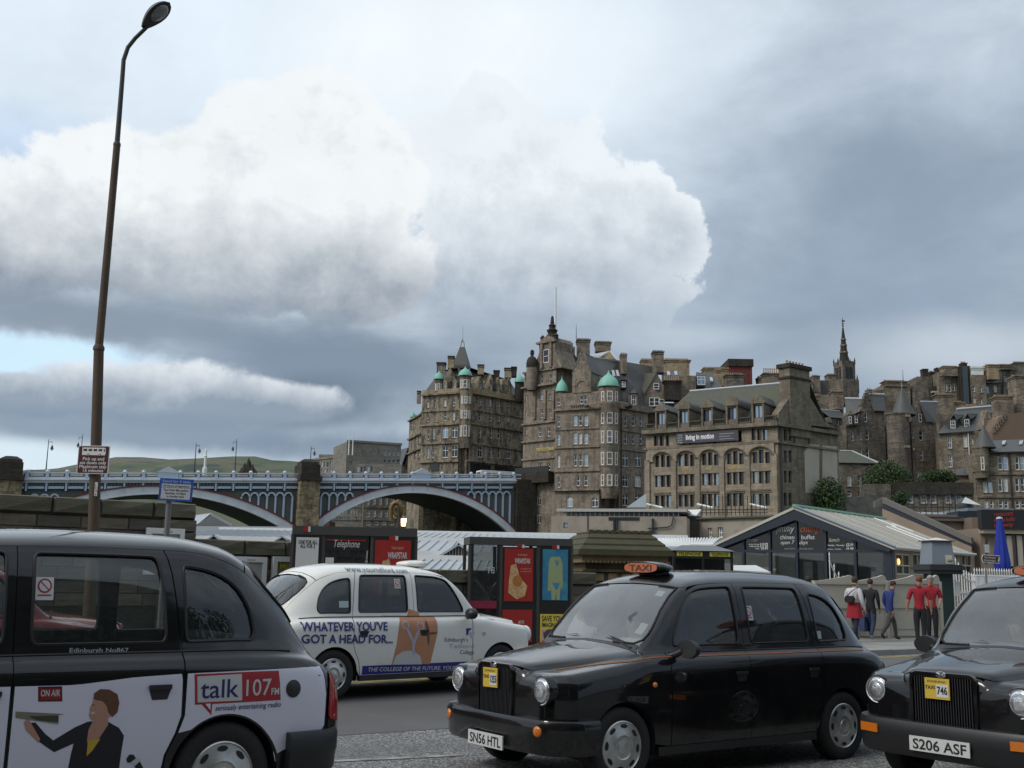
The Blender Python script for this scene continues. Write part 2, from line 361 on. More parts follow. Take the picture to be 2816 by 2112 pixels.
 # ------------------------------------------------------------------ London-type taxi: one lofted skin, cut into panels
TXS=[(.09,[(0,.30),(.58,.30),(.64,.33),(.665,.50),(.67,.69),(.648,.82),(.59,.88),(.47,.892),(.40,.897),(.37,.92),(.33,.945),(.28,.96),(.16,.97),(0,.973)]),(.15,[(0,.28),(.68,.28),(.745,.32),(.768,.50),(.773,.70),(.752,.85),(.68,.922),(.53,.932),(.44,.937),(.40,.958),(.36,.982),(.31,.995),(.17,1.005),(0,1.01)]),(.30,[(0,.26),(.76,.26),(.84,.31),(.862,.50),(.868,.71),(.85,.865),(.765,.94),(.58,.95),(.50,.953),(.46,.974),(.42,1.0),(.36,1.018),(.20,1.034),(0,1.04)]),(.60,[(0,.24),(.77,.24),(.85,.30),(.875,.50),(.88,.72),(.868,.88),(.80,.958),(.66,.97),(.60,.974),(.565,.993),(.52,1.016),(.45,1.035),(.26,1.06),(0,1.07)]),(1.0,[(0,.24),(.78,.24),(.86,.30),(.885,.50),(.89,.72),(.88,.89),(.845,.975),(.76,1.0),(.71,1.02),(.67,1.035),(.62,1.05),(.56,1.06),(.33,1.09),(0,1.105)]),(1.12,[(0,.24),(.78,.24),(.86,.30),(.885,.50),(.89,.72),(.883,.895),(.855,.985),(.78,1.015),(.74,1.04),(.70,1.055),(.66,1.065),(.60,1.075),(.35,1.105),(0,1.125)]),(1.30,[(0,.24),(.78,.24),(.86,.30),(.885,.50),(.89,.72),(.885,.90),(.86,.99),(.805,1.03),(.775,1.075),(.75,1.14),(.72,1.19),(.68,1.22),(.37,1.265),(0,1.285)]),(1.48,[(0,.24),(.78,.24),(.86,.30),(.885,.50),(.89,.72),(.885,.90),(.86,.99),(.813,1.03),(.79,1.09),(.755,1.27),(.715,1.385),(.66,1.43),(.36,1.47),(0,1.485)]),(1.70,[(0,.24),(.78,.24),(.86,.30),(.885,.50),(.89,.72),(.885,.90),(.86,.99),(.815,1.03),(.797,1.09),(.752,1.35),(.695,1.55),(.625,1.615),(.34,1.66),(0,1.675)]),(1.80,[(0,.24),(.78,.24),(.86,.30),(.885,.50),(.89,.72),(.885,.90),(.86,.99),(.815,1.03),(.80,1.09),(.754,1.37),(.692,1.60),(.61,1.67),(.33,1.72),(0,1.738)]),(1.95,[(0,.24),(.78,.24),(.86,.30),(.885,.50),(.89,.72),(.885,.90),(.86,.99),(.815,1.03),(.80,1.09),(.755,1.38),(.69,1.62),(.602,1.705),(.33,1.762),(0,1.78)]),(2.30,[(0,.24),(.78,.24),(.86,.30),(.885,.50),(.89,.72),(.885,.90),(.86,.99),(.815,1.03),(.80,1.09),(.755,1.38),(.69,1.63),(.60,1.73),(.34,1.80),(0,1.822)]),(2.80,[(0,.24),(.78,.24),(.86,.30),(.885,.50),(.89,.72),(.885,.90),(.86,.99),(.815,1.03),(.80,1.09),(.755,1.38),(.69,1.63),(.60,1.738),(.34,1.812),(0,1.834)]),(3.40,[(0,.24),(.78,.24),(.86,.30),(.885,.50),(.89,.72),(.885,.90),(.86,.99),(.815,1.03),(.80,1.09),(.752,1.38),(.685,1.62),(.592,1.73),(.335,1.80),(0,1.822)]),(3.75,[(0,.25),(.78,.25),(.86,.30),(.885,.50),(.89,.72),(.883,.90),(.855,.99),(.81,1.03),(.79,1.09),(.735,1.36),(.66,1.57),(.57,1.68),(.325,1.75),(0,1.772)]),(4.00,[(0,.27),(.78,.27),(.86,.31),(.882,.50),(.886,.72),(.877,.90),(.846,.985),(.79,1.025),(.762,1.08),(.69,1.30),(.60,1.465),(.51,1.565),(.30,1.635),(0,1.66)]),(4.18,[(0,.29),(.78,.29),(.85,.32),(.873,.50),(.876,.72),(.862,.895),(.825,.978),(.752,1.015),(.715,1.055),(.63,1.20),(.54,1.315),(.46,1.385),(.275,1.44),(0,1.46)]),(4.33,[(0,.30),(.76,.30),(.83,.33),(.855,.50),(.855,.71),(.838,.885),(.785,.958),(.695,.99),(.645,1.01),(.57,1.06),(.49,1.105),(.415,1.135),(.25,1.17),(0,1.185)]),(4.42,[(0,.31),(.73,.31),(.80,.34),(.825,.50),(.82,.70),(.79,.865),(.725,.925),(.62,.95),(.56,.96),(.50,.98),(.43,.995),(.36,1.005),(.22,1.02),(0,1.03)]),(4.50,[(0,.32),(.68,.32),(.74,.35),(.755,.50),(.75,.68),(.715,.82),(.65,.87),(.55,.89),(.50,.90),(.44,.91),(.38,.915),(.31,.92),(.19,.93),(0,.935)]),(4.545,[(0,.34),(.62,.34),(.67,.37),(.685,.50),(.68,.65),(.645,.765),(.59,.81),(.50,.825),(.45,.832),(.40,.838),(.35,.843),(.29,.848),(.18,.853),(0,.857)]),]
TXX=np.array([s[0]for s in TXS]); TXP=np.array([s[1]for s in TXS])
def zwarp(z):return np.interp(z,[.30,1.03,1.834],[.30,1.078,1.834])
_w=np.clip((TXX-.3)/.8,0,1)[:,None]; TXP[:,:,1]=TXP[:,:,1]*(1-_w)+zwarp(TXP[:,:,1])*_w
XC=2.29; FAX,RAX,HUB=.83,3.716,.335
WX0,WX1=[-.2,.0,.45,.83,4.0,4.6,4.8],[-.12,.08,.485,.83,4.0,4.685,4.885]
def wx(x):return np.interp(x,WX0,WX1)
def pchip_slopes(x,y):
 h=np.diff(x); d=np.diff(y,axis=0)/h.reshape((-1,)+(1,)*(y.ndim-1)); m=np.zeros_like(y)
 hh=h.reshape((-1,)+(1,)*(y.ndim-1)); w1=2*hh[1:]+hh[:-1]; w2=hh[1:]+2*hh[:-1]
 ok=d[:-1]*d[1:]>0
 with np.errstate(divide='ignore',invalid='ignore'):
  mm=(w1+w2)/(w1/d[:-1]+w2/d[1:])
 m[1:-1]=np.where(ok,mm,0); m[0]=d[0]; m[-1]=d[-1]
 return m
def herm(x,y,m,q):
 i=np.clip(np.searchsorted(x,q,side='right')-1,0,len(x)-2); h=(x[i+1]-x[i]); t=(q-x[i])/h
 sh=(-1,)+(1,)*(y.ndim-1); h=h.reshape(sh); t=t.reshape(sh)
 t2,t3=t*t,t*t*t
 return(2*t3-3*t2+1)*y[i]+(t3-2*t2+t)*h*m[i]+(-2*t3+3*t2)*y[i+1]+(t3-t2)*h*m[i+1]
TXM=pchip_slopes(TXX,TXP)
def tx_yz(x,v):
 x=np.clip(np.asarray(x,float),TXX[0],TXX[-1]); v=np.clip(np.asarray(v,float),0,13)
 P=herm(TXX,TXP,TXM,x)
 P=np.swapaxes(P,0,1); kk=np.arange(14.0); M=pchip_slopes(kk,P)
 i=np.clip(v.astype(int),0,12); t=(v-i)[:,None]; n=np.arange(len(x)); t2,t3=t*t,t*t*t
 return(2*t3-3*t2+1)*P[i,n]+(t3-2*t2+t)*M[i,n]+(-2*t3+3*t2)*P[i+1,n]+(t3-t2)*M[i+1,n]
def tx_pos(x,v,off=0.0):
 x=np.asarray(x,float); v=np.asarray(v,float)
 def P(x,v):
  q=tx_yz(x,v); return np.column_stack([XC-wx(x),q[:,0],q[:,1]])
 p=P(x,v); e=.004
 a=P(np.clip(x+e,.09,4.545),v)-P(np.clip(x-e,.09,4.545),v); b=P(x,np.clip(v+.02,0,13))-P(x,np.clip(v-.02,0,13))
 n=np.cross(a,b); n/=np.linalg.norm(n,axis=1)[:,None]+1e-12
 n[n[:,1]<-1e-6 if False else(n*(p-np.array([0,0,.7]))).sum(1)<0]*=-1
 n[v>=12.999,1]=0
 n/=np.linalg.norm(n,axis=1)[:,None]+1e-12
 return p+n*off,n
def tx_v(x,z):
 """side parameter of height z at station x"""
 vs=np.linspace(1.6,12.9,340); out=[]
 for a,c in zip(np.atleast_1d(x),np.atleast_1d(z)):
  q=tx_yz(np.full(340,a),vs)[:,1]; out.append(np.interp(c,np.maximum.accumulate(q),vs))
 return np.array(out)
def xz(poly):
 v=tx_v([p[0]for p in poly],[p[1]for p in poly]); return[(p[0],float(q))for p,q in zip(poly,v)]
VS=.115
def dens(poly,d=.045):
 out=[]
 for i,p in enumerate(poly):
  q=poly[(i+1)%len(poly)]; L=math.hypot(q[0]-p[0],(q[1]-p[1])*VS); n=max(1,int(L/d))
  out+=[(p[0]+(q[0]-p[0])*k/n,p[1]+(q[1]-p[1])*k/n)for k in range(n)]
 return out
def tx_patch(outer,holes=(),off=0.0,g=.05):
 """triangulated piece of the skin; polygons in (x, v)"""
 o=[(a,c*VS)for a,c in dens(outer)]; hs=[[(a,c*VS)for a,c in dens(h,.03)]for h in holes]
 xs=[p[0]for p in o]; ys=[p[1]for p in o]
 gx,gy=np.meshgrid(np.arange(min(xs)+g/2,max(xs),g),np.arange(min(ys)+g/3,max(ys),g*.62)); gx,gy=gx.ravel(),gy.ravel()
 k=inside(o,gx,gy)
 for h in hs:k&=~inside(h,gx,gy)
 A,T=cdt(o,hs,list(zip(gx[k],gy[k])))
 V,N=tx_pos(A[:,0],A[:,1]/VS,off)
 return V,T,N
def flipfix(V,T,N):
 a,b,c=V[T[:,0]],V[T[:,1]],V[T[:,2]]; n=np.cross(b-a,c-a); bad=(n*N[T[:,0]]).sum(1)<0
 T=T.copy(); T[bad]=T[bad][:,::-1]; return T
MIR=np.array([1,-1,1])
def tx_mesh(name,outer,holes,mats,side,off=0.0,g=.05,thick=0.0):
 """side: +1 left, -1 right, 0 both halves joined across the centre line"""
 V,T,N=tx_patch(outer,holes,off,g); T=flipfix(V,T,N)
 if side==-1:V,N,T=V*MIR,N*MIR,T[:,::-1]
 if side==0:
  cen=np.abs(V[:,1])<1e-5; idx=np.arange(len(V)); new=np.full(len(V),-1); new[cen]=idx[cen]; new[~cen]=len(V)+np.arange((~cen).sum())
  V=np.vstack([V,(V*MIR)[~cen]]); N2=N*MIR; T=np.vstack([T,new[T][:,::-1]]); N=np.vstack([N,N2[~cen]])
 n=len(V); nt=len(T)
 if thick:V=np.vstack([V,V-N*thick]); T=np.vstack([T,T[:,::-1]+n]); N=np.vstack([N,-N])
 me=mesh_arrays(name,V,T,mats,True,N)
 if thick:me.polygons.foreach_set('material_index',[0]*nt+[1]*nt); me.update()
 return me
def circ_pts(cx,cz,r,a0,a1,n):return[(cx+r*math.cos(R(a0+(a1-a0)*i/(n-1))),cz+r*math.sin(R(a0+(a1-a0)*i/(n-1))))for i in range(n)]
AR=.368
Z0=.31
def roundpoly(poly,r,n=4):
 out=[]; m=len(poly)
 for i,p in enumerate(poly):
  a,c=poly[i-1],poly[(i+1)%m]; sc=np.array([1,VS])
  P,A,C=np.array(p)*sc,np.array(a)*sc,np.array(c)*sc
  ra=r[i]if hasattr(r,'__len__')else r
  da,dc=A-P,C-P; ra=min(ra,.45*np.linalg.norm(da),.45*np.linalg.norm(dc)); pa,pc=P+da/np.linalg.norm(da)*ra,P+dc/np.linalg.norm(dc)*ra
  for k in range(n+1):
   t=k/n; q=(1-t)**2*pa+2*t*(1-t)*P+t*t*pc; out.append((q[0],q[1]/VS))
 return out
 # --- outlines, (x, v)
FD_TOP=[(1.385,7.3),(1.44,8.5),(1.58,9.55),(1.74,10.25),(1.95,10.58),(2.387,10.62)]
FRONT_DOOR=xz([(2.387,Z0),(1.39,Z0),(1.39,.7)])+FD_TOP
FD_WIN=roundpoly([(1.50,8.13),(1.505,8.45),(1.63,9.42),(1.775,9.98),(1.95,10.2),(2.325,10.25),(2.325,8.13)],[.02,.03,.1,.1,.1,.04,.04])
REAR_DOOR=xz([(2.393,Z0)])+[(2.393,10.62),(3.30,10.62),(3.345,9.6),(3.395,8.4),(3.415,7.0)]+xz([(3.42,.72),(3.385,.62),(3.325,.50),(3.30,.36),(3.30,Z0)])
RD_WIN=roundpoly([(2.49,8.13),(2.49,10.22),(3.245,10.2),(3.285,9.3),(3.315,8.13)],.04)
QUARTER=xz([(3.309,Z0),(3.309,.36)]+circ_pts(RAX,HUB,AR,176,0,20)[0:1])[:2]+xz([(3.334,.50),(3.394,.62),(3.429,.72)])+[(3.424,7.0),(3.404,8.4),(3.354,9.6),(3.309,10.62),(3.6,10.62),(3.9,10.3),(4.06,9.9),(4.2,9.6),(4.33,9.4),(4.42,9.3),(4.545,9.2)]+xz([(4.545,.40)])+xz([(4.13,.33)])+xz(circ_pts(RAX,HUB,AR,0,172,22))
QW=roundpoly(xz([(a,float(zwarp(c)))for a,c in((3.445,1.105),(3.905,1.105),(3.935,1.16),(3.905,1.31),(3.84,1.43),(3.73,1.525),(3.60,1.575),(3.42,1.60))]),[.03,.05,.06,.06,.06,.06,.1,.03])
TAILGATE=[(3.955,13),(3.945,11.5),(3.90,10.34),(4.065,9.93),(4.2,9.63),(4.33,9.43),(4.42,9.33),(4.545,9.23),(4.545,13)]
REARWIN=[(4.005,13),(4.0,12),(3.99,11.2),(4.0,10.7),(4.05,10.35),(4.13,10.15),(4.22,10.2),(4.275,10.6),(4.295,11.3),(4.30,13)]
ROOF=[(1.715,13),(1.72,11.9),(1.745,11.1),(1.80,10.66),(1.95,10.64),(2.4,10.65),(3.3,10.65),(3.6,10.65),(3.89,10.37),(3.935,11.5),(3.945,13)]
PILLAR=[(1.395,7.36),(1.45,8.45),(1.59,9.5),(1.75,10.2),(1.80,10.62),(1.737,11.1),(1.71,11.9)][:5]+[(1.737,11.12),(1.60,11.12),(1.45,11.08),(1.30,10.9),(1.20,10.5),(1.16,9.8),(1.14,8.6),(1.15,7.36)]
SCREEN=[(1.155,13),(1.16,12),(1.19,11.2),(1.24,10.85),(1.34,11.0),(1.47,11.12),(1.62,11.18),(1.73,11.14),(1.71,11.9),(1.705,13)]
BONNET=[(.105,13),(.105,11.5),(.115,10.0),(.135,9.0),(.19,8.5),(.40,8.25),(.8,8.1),(1.10,8.0),(1.10,13)]
SCUTTLE=[(1.11,13),(1.11,8.0),(1.13,8.6),(1.15,9.8),(1.19,10.5),(1.185,11.15),(1.15,12),(1.145,13)]
WING=xz([(.09,.34),(.42,.34)])+xz(circ_pts(FAX,HUB,AR,180,0,24))+xz([(1.38,Z0),(1.38,.7)])+[(1.375,7.3),(1.14,7.36),(1.12,7.95),(.8,8.05),(.40,8.2),(.18,8.45),(.125,9.0),(.105,10.0),(.093,11.5),(.09,13)][:8]+[(.09,10.5)]
WING=WING[:-1]+[(.09,9.9)]
M_RUB=mat('rubber',(.012,.012,.013),.55,var=.3)
M_INT=mat('cabin_lining',(.018,.018,.02),.8,var=.3)
M_SEAT=mat('seat_cloth',(.03,.032,.038),.85,var=.35,vscale=30)
M_TYRE=mat('tyre',(.016,.016,.016),.75,var=.25,bump=.3,bscale=80)
M_HUB=mat('hubcap_silver',(.60,.60,.58),.34,metal=.8,var=.10,vscale=9,col2=(.22,.21,.19),c2scale=7,c2amt=.4)
M_CHROME=mat('chrome',(.72,.73,.74),.12,metal=1.0,var=.05)
M_DARKP=mat('black_plastic',(.020,.020,.022),.45,var=.25)
M_AMBER=mat('amber_lens',(.62,.17,.015),.2,var=.1,coat=.6)
M_REDL=mat('red_lens',(.34,.012,.016),.18,var=.1,coat=.8)
M_PLATE=mat('plate_white',(.62,.63,.61),.4,var=.06)
M_PLATEY=mat('plate_yellow',(.62,.42,.05),.5,var=.08)
M_INK=mat('ink_black',(.012,.012,.014),.6,var=.05)
M_GLASS=glass_mat('taxi_glass',(.42,.45,.44))
M_GLASSD=glass_mat('taxi_glass_dark',(.24,.26,.26))
M_SCREEN=glass_mat('windscreen_glass',(.66,.70,.70),film=.15)  # heavier film lightens the screen in place of reflected sky
def lens_mat():
 m,b,p=new_mat('headlight_lens')
 co=b.n('ShaderNodeTexCoord').outputs['Object']
 w=b.n('ShaderNodeTexWave'); b.put(w.inputs[0],co); w.inputs['Scale'].default_value=26; w.inputs['Distortion'].default_value=3
 b.put(p.inputs['Base Color'],b.mix(w.outputs[1],(.36,.37,.38),(.85,.86,.86))); p.inputs['Metallic'].default_value=.75
 p.inputs['Roughness'].default_value=.22; p.inputs['Coat Weight'].default_value=1.0
 bp=b.n('ShaderNodeBump'); b.put(bp.inputs['Height'],w.outputs[1]); bp.inputs['Strength'].default_value=.5; bp.inputs['Distance'].default_value=.006; b.put(p.inputs['Normal'],bp.outputs[0])
 return m
M_LENS=lens_mat()
def paint(name,col,rough=.28,coat=1.0,dirt=.06):
 if name in MATS:return MATS[name]
 m,b,p=new_mat(name)
 co=b.n('ShaderNodeTexCoord').outputs['Object']
 s3=b.n('ShaderNodeSeparateXYZ'); b.put(s3.inputs[0],co)
 n=b.noise(co,2.3,6,.65)
 k=b.m('MULTIPLY',b.m('ADD',b.smooth(s3.outputs[2],.62,.22),.12),b.m('MULTIPLY',b.smooth(n,.35,.75),dirt*8),clamp=True)
 b.put(p.inputs['Base Color'],b.mix(k,tuple(col),(.075,.068,.058)))
 b.put(p.inputs['Roughness'],b.m('ADD',rough,b.m('MULTIPLY',k,.5)))
 p.inputs['Specular IOR Level'].default_value=.12
 p.inputs['Coat Weight'].default_value=coat; b.put(p.inputs['Coat Roughness'],b.m('ADD',.03,b.m('MULTIPLY',k,.5)))
 return m
TAXI_CACHE={}
def panel(key,name,outer,holes,side,parent,m,off=0.0,thick=.014):
 if(key,side)not in TAXI_CACHE:TAXI_CACHE[(key,side)]=tx_mesh(key,outer,holes,[m,M_INT],side,off,thick=thick)
 me=TAXI_CACHE[(key,side)]
 if me.materials[0]is not m:
  me=me.copy(); me.materials[0]=m
 o=link(name,me,parent)
 return o
def glasspart(key,name,poly,side,parent,m,off=-.012):
 k2=('glass'+key,side)
 if k2 not in TAXI_CACHE:TAXI_CACHE[k2]=tx_mesh(name,poly,[],[m],side,off)
 me=TAXI_CACHE[k2]
 if me.materials[0]is not m:me=me.copy(); me.materials[0]=m
 return link(name,me,parent)
def ring(key,poly,side,parent,grow=.013,name='window_seal'):
 """rubber strip along a window outline"""
 k2=('ring'+key,side)
 if k2 not in TAXI_CACHE:
  P=dens(poly,.03); V,N=tx_pos(np.array([p[0]for p in P]),np.array([p[1]for p in P]),.001)
  if side==-1:V=V*MIR; N=N*MIR
  n=len(V); T=np.roll(V,-1,0)-np.roll(V,1,0); T/=np.linalg.norm(T,axis=1)[:,None]; B=np.cross(T,N)
  mb=MB(); q=[]
  for i in range(n):q+=[V[i]+B[i]*grow*.5+N[i]*.002,V[i]+N[i]*.008,V[i]-B[i]*grow+N[i]*.002,V[i]-N[i]*.012]
  mb._add(q,[(i*4+k,i*4+(k+1)%4,((i+1)%n)*4+(k+1)%4,((i+1)%n)*4+k)for i in range(n)for k in range(4)])
  TAXI_CACHE[k2]=mb.mesh('window_seal',M_RUB,60)
 return link(name,TAXI_CACHE[k2],parent)
def half(poly):
 return poly
def decal_poly(name,poly,m,side,parent,off=.003,is_xz=True,holes=()):
 P=xz(poly)if is_xz else poly; H=[xz(h)if is_xz else h for h in holes]
 return link(name,tx_mesh(name,P,H,[m],side,off,.06),parent)
def decal_text(name,body,m,side,parent,x0,z0,size,off=.004,slope=0.0,sx=1.0,**kw):
 """lettering wrapped onto the flank; x0 is where the text starts, reading left to right from outside"""
 v,f=text_geo(body,size,**kw)
 sgn=1 if side==1 else-1
 X=x0+sgn*v[:,0]*sx; Z=z0+v[:,1]+slope*v[:,0]
 V,N=tx_pos(X,tx_v(X,Z),off)
 if side==-1:V=V*MIR
 me=bpy.data.meshes.new(name); me.from_pydata([tuple(map(float,q))for q in V],[],f); me.materials.append(m); me.update()
 return link(name,me,parent)
def wheel_meshes():
 mb=MB(); W=.095
 mb.lathe([(.20,-W*.75),(.225,-W),(.30,-W),(.325,-W*.82),(.333,-W*.5),(.334,0),(.333,W*.5),(.325,W*.82),(.30,W),(.225,W),(.20,W*.75)],40,axis='Y',closed=False)
 ty=mb.mesh('tyre',M_TYRE,50)
 mb=MB()
 mb.lathe([(.214,.070),(.216,.088),(.207,.094),(.200,.086),(.175,.088),(.135,.097),(.100,.108),(.092,.104),(.090,.098),(.062,.098),(.058,.106),(.03,.112),(0.0005,.113)],48,axis='Y')
 hc=mb.mesh('hubcap',M_HUB,40)
 mb=MB(); c=Vector((.172,.0935,0)); t=Vector((0,0,1)); rr=Vector((1,-.15,0))
 mb._add([c+t*.036*math.cos(a)+rr*(.017*math.sin(a))for a in[2*math.pi*i/12 for i in range(12)]],[tuple(range(12))])
 ho=mb.mesh('hubcap_slot',M_INK)
 return ty,hc,ho
WHEEL=wheel_meshes()
def sweep(path,sec,close=False):
 """path of (x, y, nx, ny) plan points in taxi coords, sec of (out, z)"""
 mb=MB(); n=len(sec); vs=[]
 for(x,y,nx,ny)in path:
  for o,z in sec:vs.append((XC-(float(wx(x))+nx*o),y+ny*o,z))
 mb._add(vs,[(i*n+k,i*n+(k+1)%n,(i+1)*n+(k+1)%n,(i+1)*n+k)for i in range(len(path)-1)for k in range(n)]+[tuple(range(n)),tuple(range(len(path)*n-1,(len(path)-1)*n-1,-1))])
 return mb
def planpath(pts,n=36):
 pts=np.array(pts,float); t=np.arange(len(pts)); m=pchip_slopes(t*1.0,pts); q=np.linspace(0,len(pts)-1,n); P=herm(t*1.0,pts,m,q)
 P=np.vstack([P,(P*np.array([1,-1]))[::-1][1:]]); T=np.gradient(P,axis=0); T/=np.linalg.norm(T,axis=1)[:,None]
 return[(p[0],p[1],tt[1],-tt[0])for p,tt in zip(P,T)]
def endcap(front):
 x=TXX[0]if front else TXX[-1]; s=-1 if front else 1
 vv=np.linspace(1,13,60); q=tx_yz(np.full(60,x),vv); half_=[(y,z)for y,z in q]; loop=half_+[(-y,z)for y,z in half_[::-1][1:]]
 c=np.array([0,.60]); L=np.array(loop); mb=MB(); n=len(L); vs=[]
 for sc,dx in((1,0),(.965,.018),(.90,.028),(.5,.036),(.02,.038)):
  for p in L:
   r=c+(p-c)*sc; vs.append((XC-(float(wx(x))+s*dx),r[0],r[1]))
 mb._add(vs,[(i*n+k,i*n+(k+1)%n,(i+1)*n+(k+1)%n,(i+1)*n+k)for i in range(4)for k in range(n)]+[tuple(4*n+k for k in range(n))])
 return mb
def build_taxi(label,group,loc,yaw,P,P_roof=None,plate=None,licence=None,wrap=None,pinstripe=False,sign_lit=False,glass=None,dark=None,name='taxi',late=True):
 G=glass or M_GLASS; D=dark or M_GLASSD
 T=empty(name,loc,yaw,None,label,'taxi',group)
 PR=P_roof or P
 parts={}
 for sd,tagn in((1,'left'),(-1,'right')):
  w=panel('wing','front_wing',WING,[],sd,T,P); parts['wing',sd]=w
  mb=MB(); q,nn=tx_pos([1.18],tx_v([1.18],[.83]),0); q=q[0]*(MIR if sd<0 else 1)
  mb.lathe([(.024,-.01),(.024,.01),(.015,.018),(.0005,.02)],14,q,'Y'); mb.build('side_indicator',M_AMBER,w,60)
  fd=panel('fdoor','front_door',FRONT_DOOR,[FD_WIN],sd,T,P); parts['fdoor',sd]=fd
  glasspart('fd','door_window',FD_WIN,sd,fd,G); ring('fd',FD_WIN,sd,fd)
  rd=panel('rdoor','rear_door',REAR_DOOR,[RD_WIN],sd,T,P); parts['rdoor',sd]=rd
  glasspart('rd','door_window',RD_WIN,sd,rd,D); ring('rd',RD_WIN,sd,rd)
  qt=panel('quarter','rear_quarter',QUARTER,[QW],sd,T,P); parts['quarter',sd]=qt
  glasspart('qw','quarter_window',QW,sd,qt,D); ring('qw',QW,sd,qt)
  panel('pillar','windscreen_pillar',PILLAR,[],sd,T,P)
  for dn,hx in(('fdoor',2.26),('rdoor',3.265)):
   hp,hn=tx_pos([hx-.06,hx,hx+.06],tx_v([hx-.06,hx,hx+.06],[.86]*3),0)
   mb=MB(); m3=MIR if sd<0 else np.array([1,1,1])
   mb.grid(lambda u,v:tuple((hp[1]+np.array([(.5-u)*.15*(1-.35*v),.004+.0*v,.035-v*.075]))*m3),6,4)
   mb.box(*(min(hp[0][0],hp[2][0])-.01,(hp[1][1]+.0)*m3[1]-.022,hp[1][2]+.022,max(hp[0][0],hp[2][0])+.01,hp[1][1]*m3[1]+.022,hp[1][2]+.047))
   mb.build('door_handle',M_DARKP,parts[dn,sd])
  for key,pl in(('sa',xz([(1.36,.34)])+[(1.36,7.3),(1.40,7.3)]+xz([(1.41,.34)])),('sb',xz([(2.36,.34)])+[(2.36,10.6),(2.42,10.6)]+xz([(2.42,.34)])),('sc',[(3.39,7.0),(3.37,8.4),(3.32,9.6),(3.27,10.6),(3.34,10.6),(3.385,9.6),(3.44,8.4),(3.46,7.0)]+xz([(3.46,.72),(3.39,.72)]))):
   if('seam'+key,sd)not in TAXI_CACHE:TAXI_CACHE['seam'+key,sd]=tx_mesh('door_rebate',pl,[],[M_INK],sd,-.020)
   link('door_rebate',TAXI_CACHE['seam'+key,sd],T)  # ink-black backing strips paint the door gaps as shade
  mb=MB(); mb.box(XC-3.30,sd*.84-.03,.235,XC-1.24,sd*.84+.03,.305); mb.build('sill',M_DARKP,T)
  mb=MB(); c=Vector((XC-1.50,sd*.99,1.13))
  mb.lathe([(.0005,-.075),(.05,-.06),(.075,-.03),(.083,.0),(.08,.035),(.0005,.036)],16,c,'X',sx=1.45)
  mb.tube([(XC-1.44,sd*.80,1.06),(XC-1.46,sd*.86,1.08),c+Vector((.02,-sd*.07,-.02))],[.035,.03,.03],8)
  mr=mb.build('door_mirror',M_DARKP,T,50)
  mb=MB(); hl=Vector((XC-.165,sd*.635,.80))
  mb.lathe([(.128,-.10),(.13,.0),(.122,.02),(.110,.022),(.106,.012)],28,hl,'X')
  h=mb.build('headlight',P,T,40)
  mb=MB(); mb.lathe([(.108,.012),(.10,.026),(.075,.036),(.04,.042),(.0005,.044)],28,hl,'X'); mb.build('lens',M_LENS,h,60)
  mb=MB(); mb.lathe([(.114,.018),(.112,.026),(.105,.024),(.104,.016)],28,hl,'X'); mb.build('bezel',M_CHROME,h,60)
  k2=('tail',sd)
  if k2 not in TAXI_CACHE:
   TAXI_CACHE[k2]=tx_mesh('tail_lamp',roundpoly([(4.41,3.6),(4.535,3.5),(4.535,5.2),(4.50,5.75),(4.44,5.6)],.03),[],[M_REDL],sd,.010,.03)
  link('tail_lamp',TAXI_CACHE[k2],T)
  for ax in(FAX,RAX):
   wr=empty('wheel',(XC-ax,sd*.775,HUB),0 if sd>0 else math.pi,T)
   wr.rotation_euler=(0,random.uniform(0,6),0)if sd>0 else(0,random.uniform(0,6),math.pi)
   link('tyre',WHEEL[0],wr); h=link('hubcap',WHEEL[1],wr); [link('hubcap_slot',WHEEL[2],wr,rot=(0,2*math.pi*(k+.5)/8,0))for k in range(8)]
   mb=MB(); mb.lathe([(AR+.006,-.30 if sd>0 else .30),(AR+.006,.085*sd)],24,(XC-ax,sd*.775,HUB),'Y',arc=(R(-15),R(195)))
   mb.build('wheel_arch_liner',M_INT,T)
 panel('roof','roof',ROOF,[],0,T,PR)
 bo=panel('bonnet','bonnet',BONNET,[],0,T,P)
 panel('scuttle','scuttle',SCUTTLE,[],0,T,M_DARKP)
 tg=panel('tailgate','tailgate',TAILGATE,[REARWIN[1:-1]+[(4.30,12.98),(4.005,12.98)]]if False else[],0,T,P)if False else None
 tga=[(3.955,13),(3.945,11.5),(3.90,10.34),(4.065,9.93),(4.2,9.63),(4.33,9.43),(4.42,9.33),(4.545,9.23),(4.545,13)]+REARWIN[::-1]
 tg=panel('tailgate','tailgate',tga,[],0,T,P)
 glasspart('rw','rear_window',REARWIN,0,tg,G)
 ws=glasspart('ws','windscreen',SCREEN,0,T,M_SCREEN,-.006)
 for key,pl,par in(('ws',SCREEN[1:-1],ws),('rw',REARWIN[1:-1],tg)):
  for sd in(1,-1):
   k2=('edge'+key,sd)
   if k2 not in TAXI_CACHE:
    P_=dens(pl+pl[::-1],.04)[:len(dens(pl,.04))-max(1,int(math.hypot(pl[0][0]-pl[-1][0],(pl[0][1]-pl[-1][1])*VS)/.04))+1]
    V,N=tx_pos(np.array([p[0]for p in P_]),np.array([p[1]for p in P_]),.002); V=V*(MIR if sd<0 else 1)
    TAXI_CACHE[k2]=MB().tube([tuple(q)for q in V],.011,6).mesh('seal',M_RUB,60)
   link('screen_seal',TAXI_CACHE[k2],par)
 if 'fcap' not in TAXI_CACHE:TAXI_CACHE['fcap']=endcap(True).mesh('front_panel',P,45); TAXI_CACHE['rcap']=endcap(False).mesh('rear_panel',P,45)
